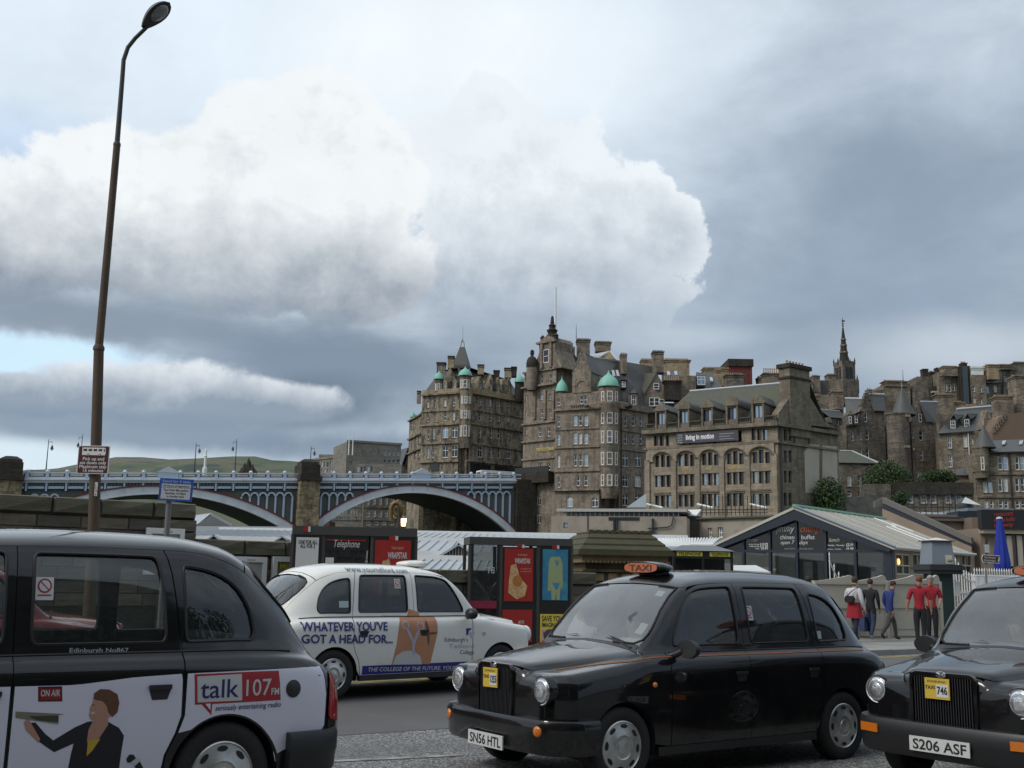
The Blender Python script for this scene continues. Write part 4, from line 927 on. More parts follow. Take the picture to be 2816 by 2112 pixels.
 def dormer(Fx,cx,y0,y1,ya,wpx,mm=S_CARL):
  u,zz0=Fx.uv(*cr(cx,y1)); _,zz1=Fx.uv(*cr(cx,y0)); _,za=Fx.uv(*cr(cx,ya)); w=wpx/3.3175/FPX*218
  zz0-=.4
  pl=[(u-w,zz0),(u+w,zz0),(u+w,zz1+.3),(u,za),(u-w,zz1+.3)]
  op=opening(u,zz0+.4,w*.8,zz1-zz0-.4,'r')
  A,T=cdt(pl,[op]); mb=MB(); mb._add([(x,.0,z)for x,z in A],[tuple(t)for t in T])
  n=5; q=pl; mb._add([(x,0,z)for x,z in q]+[(x,3.2,z)for x,z in q],[(i,(i+1)%n,(i+1)%n+n,i+n)for i in range(n)])
  d=mb.build('dormer',mm,b,matrix=Fx.Ml); Fx.win(u,zz0+.4,w*.8,zz1-zz0-.4,'sash',WHITE,.1)
 for cx,dy in((735,0),(832,6),(897,10),(995,16)):dormer(F,cx,848+dy,915+dy,775+dy-(25 if cx==832 else 0),32 if cx in(735,995)else 24)
 for cx in(410,495):dormer(G,cx,840,905,792,22)
 pbox(b,'gable',425,740,490,910,217.5,2,S_CARL,cr=cr)
 slab(b,'gable_top',[top(395,830,217.2),top(455,690,217.2),top(520,825,217.2)],S_CARL,1.0)
 chimney(b,330,650,415,760,222,2.2,S_CARL,0,cr,capm=S_DARK); chimney(b,432,592,495,700,219,2,S_CREAM,0,cr,capm=S_DARK)
 chimney(b,705,670,765,760,219,2,S_CREAM,0,cr,capm=S_DARK); chimney(b,850,722,908,830,221,1.4,S_DARK,0,cr)
 chimney(b,950,700,1015,790,223,2,S_CREAM,0,cr,capm=S_DARK); chimney(b,1012,690,1066,780,227,2,S_DARK,0,cr)
 chimney(b,150,910,186,1020,226,1.5,S_CREAM,0,cr,capm=S_DARK)
 c=top(565,690,224); l=c-Vector(b.location); w=72/3.3175/FPX*224; hh=top(565,515,224).z-c.z
 MB().lathe([(w*1.45,-1.5),(w*1.40,0),(w*.40,hh),(.01,hh)],4,l,rot=R(35)).build('spire',SLATE,b)
 h2=top(565,430,224).z-top(565,515,224).z
 for k in range(4):
  th=R(35+90*k); MB().tube([l+Vector((.55*math.cos(th),.55*math.sin(th),hh)),l+Vector((.35*math.cos(th),.35*math.sin(th),hh+h2*.6)),l+Vector((0,0,hh+h2))],.07,6).build('lantern_post',LEAD,b)
 MB().tube([l+Vector((0,0,hh+h2*.5)),l+Vector((0,0,top(565,312,224).z-c.z))],[.10,.03],6).build('mast',LEAD,b)
hotel_with_spire()
def newspaper_block():
 b=bld('tall brown stone block with scrolled gables, flagpole and two green domes',1600,200,'gabled_block',z=GZ)
 cr=cB
 def top(px,py,Z):return at(*cr(px,py),Z)
 Z0,Z1,Zr,Zt=197,193,201,205
 rows=[(978,1062),(1116,1205),(1282,1380),(1452,1537)]
 wins=[(390,y0+10,y1+10,24)for y0,y1 in rows]
 for y0,y1 in rows[:3]:wins+=[(520,y0,y1,30),(560,y0,y1,28),(605,y0,y1,32)]
 wins+=[(541,1452,1535,28),(603,1452,1535,32),(570,826,890,26),(600,822,890,24),(390,845,905,22)]
 wins+=[(476,1618,1700,50,'arch'),(674,1618,1700,52,'arch')]
 F=facade(b,cr(365,935),cr(712,915),Z0,Z1,cr(540,800),GZ,wins,S_SCOT,cr=cr,pw=(3,4,5,2))
 block(b,F,12,S_SCOT)
 for y,p in((925,.5),(1078,.18),(1222,.3),(1410,.25),(1560,.6)):
  z=F.uv(*cr(540,y))[1]; F.band(-.1,F.L+.2,z-.3,z,p,S_SCOT)
 z=F.uv(*cr(540,900))[1]
 for k in range(9):F.box('baluster',F.uv(*cr(492,900))[0]+k*.42,F.uv(*cr(492,900))[0]+k*.42+.18,z-.75,z-.1,-.40,-.2,S_SCOT)
 F.box('balustrade_rail',F.uv(*cr(488,900))[0],F.uv(*cr(560,900))[0]+.6,z-.1,z+.08,-.45,-.1,S_SCOT)
 pbox(b,'rear_wall',1040,880,1300,1300,214,8,S_SCOT,cr=cr)
 u0,u1,um=F.uv(*cr(500,780))[0],F.uv(*cr(645,780))[0],F.uv(*cr(575,780))[0]; zg=F.uv(*cr(575,800))[1]; za=F.uv(*cr(575,488))[1]
 F.wall([(u0,zg),(u1,zg),(u1,zg+(za-zg)*.5),(um+.5,za),(um-.5,za),(u0,zg+(za-zg)*.5)],[],S_SCOT,name='gable').matrix_local=F.Ml@Matrix.Translation((0,-.15,0))
 F.box('gable_side',u0,u1,zg,zg+(za-zg)*.5,-.1,4,S_SCOT)
 slab(b,'gable_roof',[F.P(u0-.2,zg+(za-zg)*.5,-.2)+b.location,F.P(um,za+.2,-.2)+b.location,F.P(um,za+.2,5)+b.location,F.P(u0-.2,zg+(za-zg)*.5,5)+b.location],SLATE)
 slab(b,'gable_roof',[F.P(u1+.2,zg+(za-zg)*.5,-.2)+b.location,F.P(um,za+.2,-.2)+b.location,F.P(um,za+.2,5)+b.location,F.P(u1+.2,zg+(za-zg)*.5,5)+b.location],SLATE)
 zc=F.uv(*cr(575,748))[1]
 MB().lathe([(.9,0),(1.5,0),(1.5,.25),(1.2,.25),(1.2,.1),(.9,.1)],20,(um,-.3,zc),'Y',arc=(0,math.pi)).build('fan_ornament',S_SCOT,b,matrix=F.Ml)
 turret(b,785,745,1560,84,Z1+.4,S_SCOT,[(800,880),(965,1052),(1107,1203),(1275,1375),(1448,1538)],cr,36,angs=(-40,0,40))
 dome(b,783,622,752,86,Z1+.4,cr=cr)
 turret(b,415,788,930,40,Z0+1.5,S_SCOT,[],cr); dome(b,415,668,790,50,Z0+1.5,cr=cr)
 MB().lathe([(4.4,0),(4.4,.4),(4.0,.5)],24,top(785,908,Z1+.4)-Vector(b.location)+Vector((0,1,0))).build('drum_cornice',S_SCOT,b)
 wr=[(c,y0,y1,24)for c in(920,980,1040)for y0,y1 in((982,1066),(1120,1207))]+[(c,y0,y1,50,st)for c in(918,1015)for y0,y1,st in((1280,1382,'arch'),(1450,1542,'cross'),(1592,1690,'arch'))]
 Rr=facade(b,cr(862,915),cr(1092,950),Z1+3,Zr,cr(870,915),GZ,wr,S_SCOT,cr=cr,pw=(5,4,2,1))
 block(b,Rr,10,S_SCOT)
 for y,p in((915,.5),(1085,.2),(1235,.25)):z=Rr.uv(*cr(870,y))[1]; Rr.band(0,Rr.L,z-.3,z,p,S_SCOT)
 Rr.box('parapet',0,Rr.L+1.5,Rr.zt,Rr.zt+.9,-.1,.3,S_SCOT)
 MB().tube([Rr.P(.5,Rr.zt,-.2),Rr.P(.5,GZ+8,-.2)],.09,6).build('drainpipe',IRON,b)
 wt=[(240,1075,1148,24),(312,1068,1145,24),(241,1352,1414,22),(313,1350,1410,22),(135,820,865,10),(135,945,990,10),(135,1085,1130,12)]
 wt+=[(c,y0,y1,w)for c,w in((255,20),(325,20))for y0,y1 in((808,855),(930,1000))]+[(c,655,728,22)for c in(255,325)]+[(136,670,712,14,'arch'),(180,668,712,18,'arch')]
 wt+=[(140,1532,1562,24),(233,1532,1562,24),(143,1610,1685,32,'arch'),(235,1610,1685,32,'arch'),(143,1745,1830,32,'arch'),(235,1745,1830,32,'arch')]
 L=facade(b,cr(118,740),cr(372,700),Zt+2,Zt-4,cr(250,620),GZ,wt,S_SCOT,cr=cr,pw=(5,4,2,1))
 block(b,L,12,S_SCOT)
 for y,p in((620,.35),(740,.7),(1030,.4),(1170,.4),(1310,.3)):z=L.uv(*cr(250,y))[1]; L.band(-.2,L.L,z-.35,z,p,S_SCOT)
 zd=L.uv(*cr(250,1430))[1]; L.box('balcony',-.5,L.L-.3,zd-2.0,zd,-1.6,.1,S_DARK); L.box('balcony_rail',-.5,L.L-.3,zd,zd+1.0,-1.6,-1.45,IRON)
 for c in(205,285,350):
  u=L.uv(*cr(c,900))[0]; L.box('pilaster',u-.35,u+.35,L.uv(*cr(c,1010))[1],L.uv(*cr(c,780))[1],-.35,.05,S_SCOT)
 text_part('lettering','THE SCOTSMAN',MATS['gilt'],b,L.P(L.uv(*cr(222,1265))[0],L.uv(*cr(222,1265))[1],-.3),L.d,(0,0,1),size=.85,width=4.6,off=.05,bold=.03)
 um=L.uv(*cr(318,400))[0]; ul,ur=L.uv(*cr(222,600))[0],L.uv(*cr(430,590))[0]; zg=L.uv(*cr(300,622))[1]; z3=L.uv(*cr(318,350))[1]; hw=(ur-ul)/2*1.12; um2=(ul+ur)/2-.75
 k=hw
 prof=[(-k,0),(k,0),(k,.6),(k*.72,3.5),(k*.58,6.5),(k*.55,7.2)]
 H=z3-zg
 prof=[(-k,0),(k,0),(k*.95,H*.08),(k*.62,H*.42),(k*.52,H*.55),(k*.55,H*.80),(k*.42,H*.92),(0,H),(-k*.42,H*.92),(-k*.55,H*.80),(-k*.52,H*.55),(-k*.62,H*.42),(-k*.95,H*.08)]
 MB().prism([(um2+x,zg+z)for x,z in prof],(0,-.2,0),(1,0,0),(0,0,1),(0,1,0),5.0).build('scrolled_gable',S_SCOT,b,matrix=L.Ml)
 L.win(um2-.1,zg+H*.20,1.4,2.6,'sash',WHITE,-.32)
 for sx in(-.30,.30):L.box('gable_pier',um2+sx*k-.3,um2+sx*k+.3,zg+.3,zg+H*.85,-.6,-.15,S_SCOT)
 L.box('gable_cornice',um2-k*.65,um2+k*.65,zg+H*.78,zg+H*.84,-.7,.3,S_SCOT)
 MB().lathe([(1.3,-.3),(1.2,.4),(.8,.9),(.95,1.3),(1.1,1.6),(.6,1.9),(.6,2.3),(.75,2.5),(.4,2.8),(.25,4.2),(.01,4.5)],8,L.P(um2,zg+H*.95,1.2)).build('finial',S_DARK,b,30)
 for sx in(-1,1):MB().lathe([(.45,0),(.4,.6),(.55,.8),(.2,1.2),(.01,1.4)],8,L.P(um2+sx*k*.45,zg+H*.86,.4)).build('urn',S_DARK,b,30)
 for cx,Zc in((180,Zt-1.2),(492,Zt+1)):
  turret(b,cx,600-(20 if cx>400 else 0),742,46,Zc,S_SCOT,[],cr);
  c=top(cx,598-(18 if cx>400 else 0),Zc); r=46/2.861/FPX*Zc
  MB().lathe([(r,0),(r,.3),(r*1.02,.35),(r*1.0,.8),(r*.9,1.3),(r*.65,1.8),(r*.28,2.05),(r*.25,2.3),(r*.36,2.5),(r*.32,2.9),(r*.36,3.1),(.01,3.4)],18,c-Vector(b.location)).build('stone_cupola',S_DARK,b,40)
 def T3(px,py,Z):return top(px,py,Z)
 slab(b,'roof',[T3(640,525,206),T3(865,548,210),T3(905,905,202),T3(700,760,198)],SLATE)
 slab(b,'roof',[T3(865,548,210),T3(1150,598,214),T3(1170,925,206),T3(905,915,201)],SLATE)
 slab(b,'roof',[T3(640,500,214),T3(800,470,214),T3(860,545,209),T3(640,520,207)],LEAD,.4)
 slab(b,'gable_top',[T3(790,474,209),T3(840,540,208.6),T3(700,528,208.6)],S_CREAM,.6)
 slab(b,'roof',[T3(400,430,214),T3(520,440,214),T3(520,640,206),T3(440,590,205)],SLATE)
 for x in(820,852):slab(b,'skylight',[T3(x-14,622,205.2),T3(x+6,622,205.2),T3(x+18,668,204.2),T3(x-4,668,204.2)],LEAD,.2)
 def pd(x0,x1,y0,y1,ya,Z,wn,m=S_SCOT):
  pbox(b,'dormer',x0,y0,x1,y1,Z,4,m,cr=cr); xm=(x0+x1)/2
  slab(b,'dormer_roof',[T3(x0-8,y0+4,Z-.1),T3(xm,ya,Z-.1),T3(xm,ya,Z+5),T3(x0-8,y0+4,Z+5)],SLATE_M); slab(b,'dormer_roof',[T3(x1+8,y0+4,Z-.1),T3(xm,ya,Z-.1),T3(xm,ya,Z+5),T3(x1+8,y0+4,Z+5)],SLATE_M)
  slab(b,'dormer_gable',[T3(x0,y0+3,Z-.05),T3(xm,ya+6,Z-.05),T3(x1,y0+3,Z-.05)],m,.5)
  fme,pms=window_mesh((x1-x0)*.62/2.861/FPX*Z,round(T3(xm,y0+10,Z).z-T3(xm,y1-8,Z).z,1),'sash4',WHITE); p=T3(xm,y1-8,Z-.12)-Vector(b.location)
  o=link('window',fme,b,loc=p); link('pane',pms[1],o)
 pd(950,1012,805,905,762,200.5,1); pd(880,925,700,765,690,203.5,1,SLATE)
 slab(b,'gable',[T3(1070,905,205.5),T3(1225,905,205.5),T3(1225,760,205.5),T3(1160,640,205.5),T3(1070,815,205.5)],S_SCOT,3)
 slab(b,'roof',[T3(1005,660,214),T3(1140,645,212),T3(1165,635,205.3),T3(1062,815,205.3),T3(1005,760,213)][0:2]+[T3(1160,640,205.2),T3(1062,815,205.2)],SLATE_M)
 for cx,y0,y1 in((1158,725,775),(1125,840,908),(1162,840,905),(1200,850,900)):
  fme,pms=window_mesh(1.1,round(T3(cx,y0,205).z-T3(cx,y1,205).z,1),'sash',WHITE); o=link('window',fme,b,loc=T3(cx,y1,205.2)-Vector(b.location)); link('pane',pms[0],o)
 chimney(b,532,378,640,520,206,3,S_SCOT,7,cr); chimney(b,678,398,805,475,216,3,S_OLD2,6,cr); chimney(b,877,495,930,650,207,2.4,S_SCOT,3,cr); chimney(b,1132,472,1222,640,211,3,S_OLD2,5,cr)
 chimney(b,400,410,500,470,216,2,S_DARK,3,cr)
 p0=T3(363,350,209); MB().tube([p0,Vector((p0.x,p0.y,at(1527,790,209).z))],[.24,.16],8).build('flagpole',WHITE,b,loc=-Vector(b.location))
 p0=T3(528,375,207); MB().tube([p0,Vector((p0.x,p0.y,T3(528,262,207).z))],[.08,.03],6).build('mast',IRON,b,loc=-Vector(b.location))
newspaper_block()
def art_centre():
 b=bld('tan stone warehouse with five arched bays, banner and row of roof dormers',2000,150,'warehouse',z=GZ)
 cr=cC
 Zl,Zr=166,154
 def T3(px,py,Z):return at(*cr(px,py),Z)
 def lin(x,ya,yb):return ya+(x-250)/(1065-250)*(yb-ya)
 bays=[250,445,642,850,1065]
 wins=[]
 for c in bays:
  for k in(-1,0,1):
   dx=47+(c-250)*.006
   x=c+k*dx; w=33+(c-250)*.006
   ar=16*abs(k)
   wins+=[(x,lin(c,1056+ar*.8,1018+ar),lin(c,1160,1128),w,'thin'),(x,lin(c,1216,1188),lin(c,1325,1296),w,'thin'),(x,lin(c,1392,1378),lin(c,1492,1480),w,'thin')]
 for c in(240,1048):
  for k in(-1,0,1):wins.append((c+k*48,lin(c,898,842),lin(c,985,936),32,'thin'))
 for c in(430,632,838):
  for k in(-1,0,1):wins.append((c+k*48,lin(c,898,842),lin(c,985,936),32,'thin'))
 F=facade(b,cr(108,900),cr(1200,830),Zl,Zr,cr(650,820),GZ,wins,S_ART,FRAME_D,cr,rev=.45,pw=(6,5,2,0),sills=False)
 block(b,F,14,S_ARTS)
 def zz(x,y):return F.uv(*cr(x,y))[1]
 def uu(x):return F.uv(*cr(x,1100))[0]
 for y,p,h in((822,.8,.6),(970,.35,.35)):F.band(-.3,F.L+.3,zz(650,y)-h,zz(650,y),p,S_ARTS)
 for k in range(60):u=F.L*(k+.5)/60; F.box('dentil',u-.09,u+.09,zz(650,822)-.82,zz(650,822)-.62,-.5,.02,S_ARTS)
 ed=[uu(x)for x in(128,345,540,742,955,1180)]
 ztop,zbot=zz(650,985),GZ
 for i,u in enumerate(ed):F.box('pilaster',u-(.38 if 0<i<5 else .5),u+(.38 if 0<i<5 else .35),zbot,zz(650,1075),-.30,.02,S_ART)
 for c,u0,u1 in zip(bays,ed[:-1],ed[1:]):
  um=uu(c); hw=min(um-u0,u1-um)-.42; zs=zz(650,1072); rise=.98
  pts=[(um+hw*math.cos(t),zs+rise*math.sin(t))for t in[math.pi*i/16 for i in range(17)]]
  outer=[(u0+.0,ztop),(u0,zs)]; poly=[(u1,zs-.4),(u1,ztop),(u0,ztop),(u0,zs-.4),(um-hw,zs-.4)]+pts[::-1]+[(um+hw,zs-.4)]
  MB().prism(poly,(0,-.3,0),(1,0,0),(0,0,1),(0,1,0),.32).build('arch_head',S_ART,b,matrix=F.Ml)
  a2=[(um+(hw+.16)*math.cos(t),zs+(rise+.16)*math.sin(t))for t in[math.pi*i/16 for i in range(17)]]; a1=[(um+(hw+.02)*math.cos(t),zs+(rise+.02)*math.sin(t))for t in[math.pi*i/16 for i in range(17)]]
  MB().prism(a2+a1[::-1],(0,-.42,0),(1,0,0),(0,0,1),(0,1,0),.15).build('hood_mould',S_ARTS,b,matrix=F.Ml)
  for y in(1175,1345):F.box('spandrel',um-hw,um+hw,zz(650,y+14)-.4,zz(650,y-14)+.2,-.12,.02,S_ART)
  F.box('sill',um-hw,um+hw,zz(650,1362)-.12,zz(650,1362)+.12,-.28,.02,S_ARTS)
 gilt=MATS['gilt']
 for tx,c,w in(('CITY',440,2.4),('ART',636,2.2),('CENTRE',848,4.4)):
  text_part('lettering',tx,gilt,b,F.P(uu(c)-w*.21,zz(650,1182),-.14),F.d,(0,0,1),size=.62,width=w*.42,off=.04,bold=.02)
 u0,u1=uu(378),uu(892); z1,z0=zz(650,868),zz(650,955)
 bn=F.box('banner',u0,u1,z0,z1,-.55,-.50,mat('banner_cloth',(.07,.062,.078),.7,var=.15))
 text_part('banner_lettering','living in motion',WHITE,bn,(u0+(u1-u0)*.155,-.55,z0+(z1-z0)*.34),(1,0,0),(0,0,1),size=1.05,width=(u1-u0)*.46,off=.03,bold=.04)
 mb=MB()
 for i,w in enumerate((.7,.8,.75,.6)):text_part('banner_lettering',('city','art','centre','free')[i],MATS.get('banner_pale')or mat('banner_pale',(.38,.42,.46),.7),bn,(u0+.2,-.55,z1-.40-i*.36),(1,0,0),(0,0,1),size=.36,width=.8,off=.03,bold=.02)
 MB().box(u0+(u1-u0)*.38,-.57,z0+.30,u0+(u1-u0)*.62,-.56,z0+.38).build('banner_stripe',mat('banner_blue',(.06,.17,.32),.7),bn)
 for i in range(3):MB().box(u0+(u1-u0)*.70,-.57,z1-.5-i*.38,u0+(u1-u0)*(.93-.05*(i%2)),-.56,z1-.43-i*.38).build('banner_small_print',MATS['banner_pale'],bn)
 ws=[(c,y0,y1,26,'thin')for c in(1265,1305)for y0,y1 in((846,942),(1022,1122),(1192,1290),(1376,1480))]
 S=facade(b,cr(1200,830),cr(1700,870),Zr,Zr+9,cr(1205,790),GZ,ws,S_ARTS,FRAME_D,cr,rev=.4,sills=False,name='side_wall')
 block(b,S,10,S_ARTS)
 for y,p,h in((793,.6,.5),(945,.25,.3)):S.band(-.2,S.L,S.uv(*cr(1205,y))[1]-h,S.uv(*cr(1205,y))[1],p,S_ARTS)
 pl=[S.uv(*cr(x,y))for x,y in((1422,1035),(1450,1000),(1470,972),(1545,975),(1545,1380),(1432,1375))]; pl2=[S.uv(*cr(x,y))for x,y in((1572,978),(1692,990),(1700,1390),(1572,1385))]
 rend=mat('render_cream',(.46,.41,.34),.9,var=.12,vscale=.6,col2=(.30,.26,.21),c2scale=.25,c2amt=.5)
 for q in(pl,pl2):MB().prism(q,(0,-.06,0),(1,0,0),(0,0,1),(0,1,0),.08).build('render_patch',rend,b,matrix=S.Ml)
 for u in(S.uv(*cr(1218,900))[0],):MB().tube([S.P(u,S.zt,-.2),S.P(u,GZ+4,-.2)],.12,6).build('drainpipe',IRON,b)
 for x in(1335,1455):MB().tube([S.P(S.uv(*cr(x,900))[0],S.uv(*cr(x,560))[1],-.15),S.P(S.uv(*cr(x,900))[0],S.uv(*cr(x,965))[1],-.15)],.09,6).build('drainpipe',IRON,b)
 gp=[S.uv(*cr(x,y))for x,y in((1212,790),(1212,708),(1320,555),(1460,560),(1595,785),(1690,835))]
 MB().prism(gp,(0,0,0),(1,0,0),(0,0,1),(0,1,0),1.2).build('gable',S_ARTS,b,matrix=S.Ml)
 a=S.uv(*cr(1295,560)); c2=S.uv(*cr(1460,560)); ztp=S.uv(*cr(1375,322))[1]
 st=S.box('chimney_stack',a[0],c2[0],a[1]-6,ztp,-.25,1.6,S_ARTS); S.box('chimney_cap',a[0]-.3,c2[0]+.3,ztp-.5,ztp+.1,-.5,1.9,S_DARK,st); S.box('chimney_cap',a[0]-.2,c2[0]+.2,ztp-2.1,ztp-1.8,-.4,1.8,S_DARK,st)
 pm=MB().lathe([(.17,0),(.14,.45),(.18,.48),(.18,.58),(.1,.58),(.1,.3)],10).mesh('chimney_pot',POT,50)
 for k in range(6):u=a[0]+(c2[0]-a[0])*(k+.7)/6.4; link('chimney_pot',pm,st,loc=(u,.6,ztp+.1))
 zc=zz(650,815); zr=T3(1290,490,166).z
 e0,e1=F.P(0,zc,.9)+b.location,F.P(F.L,zc,.9)+b.location; r1=F.P(F.L+1.5,zr,9.5)+b.location; r0=F.P(3.0,zr,9.5)+b.location
 slab(b,'roof',[e0,e1,r1,r0],SLATE_M); MB().tube([r0-b.location,r1-b.location],.22,6).build('ridge',LEAD,b)
 q0=F.P(F.L+1.5,zc,19)+b.location; slab(b,'roof',[r1,r0,F.P(0,zc,19)+b.location,q0],SLATE_M)
 dx=[(240,712,808,625),(430,698,795,605),(625,685,780,588),(830,668,765,572),(1045,650,750,550)]
 edges=[]
 for i,(c,y0,y1,ya)in enumerate(dx):
  u=F.uv(*cr(c,y1))[0]; z0=F.uv(*cr(c,y1))[1]-.7; z1=F.uv(*cr(c,y0))[1]; za=F.uv(*cr(c,ya))[1]; hw=1.12; edges.append((u-hw,u+hw))
  op=opening(u,z0+.7,1.24,z1-z0-.7,'r'); pl=[(u-hw*.8,z0),(u+hw*.8,z0),(u+hw*.8,z1+.4),(u-hw*.8,z1+.4)]
  A,Tt=cdt(pl,[op]); mb=MB(); mb._add([(x,-.1,z)for x,z in A],[tuple(t)for t in Tt]); mb._add([(x,-.1,z)for x,z in pl]+[(x,5,z)for x,z in pl],[(k,(k+1)%4,(k+1)%4+4,k+4)for k in range(4)])
  d=mb.build('dormer',S_ARTS,b,matrix=F.Ml)
  for k in(-.31,.31):F.win(u+k,z0+.7,.58,z1-z0-.7,'thin',FRAME_D,.1,(1,2,6,0))
  if i%2:ped=[(u+hw*math.cos(t),z1+.3+(za-z1-.3)*math.sin(t))for t in[math.pi*k/14 for k in range(15)]]
  else:ped=[(u+hw,z1+.3),(u+hw,z1+.5),(u,za),(u-hw,z1+.5),(u-hw,z1+.3)]
  MB().prism(ped,(0,-.45,0),(1,0,0),(0,0,1),(0,1,0),.8).build('pediment',S_ARTS,d)
  ped2=[(u+(x-u)*.96,z-.12)for x,z in ped]
  MB().prism(ped2,(0,.35,0),(1,0,0),(0,0,1),(0,1,0),5).build('dormer_roof',SLATE,d)
  for s_ in(-1,1):F.box('dormer_pier',u+s_*hw*.72-.12,u+s_*hw*.72+.12,z0,z1+.3,-.35,-.11,S_ARTS,d)
 zbal=zc+.15
 spans=[(0.2,edges[0][0])]+[(p[1],q[0])for p,q in zip(edges[:-1],edges[1:])]+[(edges[-1][1],F.L)]
 bm_=MB().lathe([(.07,0),(.11,.2),(.05,.42),(.08,.52)],8).mesh('baluster',S_DARK,60)
 for u0,u1 in spans:
  if u1-u0<.6:continue
  F.box('balustrade_rail',u0,u1,zbal+.55,zbal+.70,-.25,.15,SLATE_M); F.box('balustrade_base',u0,u1,zbal-.15,zbal+.05,-.25,.15,SLATE_M)
  n=max(2,int((u1-u0)/.26))
  for k in range(n):link('baluster',bm_,b,matrix=F.Ml@Matrix.Translation((u0+(u1-u0)*(k+.5)/n,-.05,zbal+.05)))
art_centre()
# ------------------------------------------------------------------ the iron bridge
B_WHITE=mat('bridge_white',(.60,.62,.66),.5,var=.10,vscale=1.2,col2=(.34,.34,.33),c2scale=.5,c2amt=.35)
B_BLUE=mat('bridge_pale_blue',(.42,.51,.62),.5,var=.10,vscale=1.2)
B_GREY=mat('bridge_grey',(.085,.10,.11),.6,var=.2)
B_RED=mat('bridge_red',(.16,.030,.030),.6)
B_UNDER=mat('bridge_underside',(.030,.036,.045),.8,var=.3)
def bridge():
 b=empty('arched_bridge',(0,0,GZ),0,None,'steel arch road bridge with pale blue parapet and white arch ribs on stone piers','bridge')
 ZA,ZB=168.0,203.0
 F=Fac(b,(60,1300),(1425,1305),ZA,ZB)
 def uv(c,x,y):return F.uv(*c(x,y))
 def zline(u,pa,pb):
  (ua,za),(ub,zb)=pa,pb; return za+(u-ua)/(ub-ua)*(zb-za)
 top=(uv(cE,300,546),uv(cG,1400,568)); pb_=(uv(cE,300,612),uv(cG,1400,622)); cor=(uv(cE,300,655),uv(cG,1400,662)); fr=(uv(cE,300,715),uv(cG,1400,700))
 zt=lambda u:zline(u,*top); zp=lambda u:zline(u,*pb_); zc=lambda u:zline(u,*cor); zf=lambda u:zline(u,*fr)
 L=F.L; W=22.0
 pier=uv(cF,1265,800)[0]; pw=abs(uv(cF,1365,800)[0]-uv(cF,1165,800)[0])/2
 def quad(name,u0,u1,f0,f1,y0,y1,m,parent=None):
  mb=MB(); vs=[(u,y,f(u))for y in(y0,y1)for u in(u0,u1)for f in(f0,f1)]
  mb._add(vs,[(0,2,3,1),(4,5,7,6),(0,1,5,4),(2,6,7,3),(0,4,6,2),(1,3,7,5)]); return mb.build(name,m,parent or b,matrix=None if parent else F.Ml)
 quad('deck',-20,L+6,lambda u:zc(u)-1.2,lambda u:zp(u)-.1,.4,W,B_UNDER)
 quad('cornice',-20,L+1,lambda u:zc(u),lambda u:zp(u),-.55,.4,B_WHITE); quad('cornice_lip',-20,L+1,lambda u:zc(u)+.35,lambda u:zp(u)-.15,-.8,-.55,B_WHITE)
 quad('coping',-20,L+.5,lambda u:zt(u)-.22,lambda u:zt(u),-.25,.25,B_WHITE)
 quad('parapet_base',-20,L+.5,lambda u:zp(u),lambda u:zp(u)+.25,-.2,.2,B_WHITE)
 quad('frieze',-20,L+.5,lambda u:zf(u)-.1,lambda u:zc(u),-.1,.4,B_GREY)
 bay=abs(uv(cF,1175-0,600)[0]-uv(cF,235,600)[0])/5.4
 n=int((L+20)/bay)
 def place(u0,w,f0,f1,y0,y1,m,nm):return quad(nm,u0-w/2,u0+w/2,f0,f1,y0,y1,m)
 for k in range(n+1):
  u=-20+(k+.3)*bay
  if u>L:break
  if abs(u-pier)<pw:continue
  place(u,bay*.17,lambda q:zp(q)+.05,lambda q:zt(q)+.12,-.34,.30,B_BLUE,'parapet_post')
  MB().lathe([(.36,0),(.2,.25),(.01,.32)],8,(u,0,zt(u)+.1)).build('post_cap',B_WHITE,b,matrix=F.Ml)
  c=u+bay/2
  if c>L or abs(c-pier)<pw:continue
  place(c,bay*.66,lambda q:zp(q)+.42,lambda q:zt(q)-.34,-.10,.0,B_WHITE,'parapet_panel')
  for s_ in(-1,1):place(c+s_*bay*.37,bay*.07,lambda q:zp(q)+.25,lambda q:zt(q)-.2,-.18,.0,B_GREY,'panel_frame')
  place(c,bay*.66,lambda q:zp(q)+.27,lambda q:zp(q)+.40,-.14,.0,B_GREY,'panel_frame')
  place(c,bay*.8,lambda q:zc(q)-.95,lambda q:zc(q)-.55,-.35,-.12,B_BLUE,'frieze_panel')
  place(c-bay*.5,bay*.10,lambda q:zc(q)-1.3,lambda q:zc(q)-.05,-.5,-.12,B_BLUE,'bracket')
  for j in range(5):u_=c+(j-2)*bay*.18; quad('dentil',u_-.14,u_+.14,lambda q:zc(q)-.42,lambda q:zc(q)-.06,-.42,-.12,B_GREY)
 def arch(ul,ur,zs,zcr,thick):
  n=40; um=(ul+ur)/2; half=(ur-ul)/2; rise=zcr-zs
  Rr=(half*half+rise*rise)/(2*rise); cz=zcr-Rr
  def za(u):return cz+math.sqrt(max(0,Rr*Rr-(u-um)**2))
  us=[ul+(ur-ul)*i/n for i in range(n+1)]
  def rib(y0,y1,t0,t1,m,nm):
   mb=MB(); vs=[]
   for u in us:
    s_=1+.35*abs((u-um)/half)**2
    for y,t in((y0,t0),(y0,t1),(y1,t1),(y1,t0)):vs.append((u,y,za(u)+t*s_))
   mb._add(vs,[(i*4+k,i*4+(k+1)%4,(i+1)*4+(k+1)%4,(i+1)*4+k)for i in range(n)for k in range(4)]); mb.build(nm,m,b,30,matrix=F.Ml)
  rib(-.45,.3,-thick,0,B_WHITE,'arch_rib'); rib(-.6,.3,.0,.22,B_RED,'arch_flange'); rib(-.6,.3,-thick-.12,-thick,B_WHITE,'arch_flange')
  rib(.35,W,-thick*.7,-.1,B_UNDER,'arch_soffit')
  us2=[u for u in us]
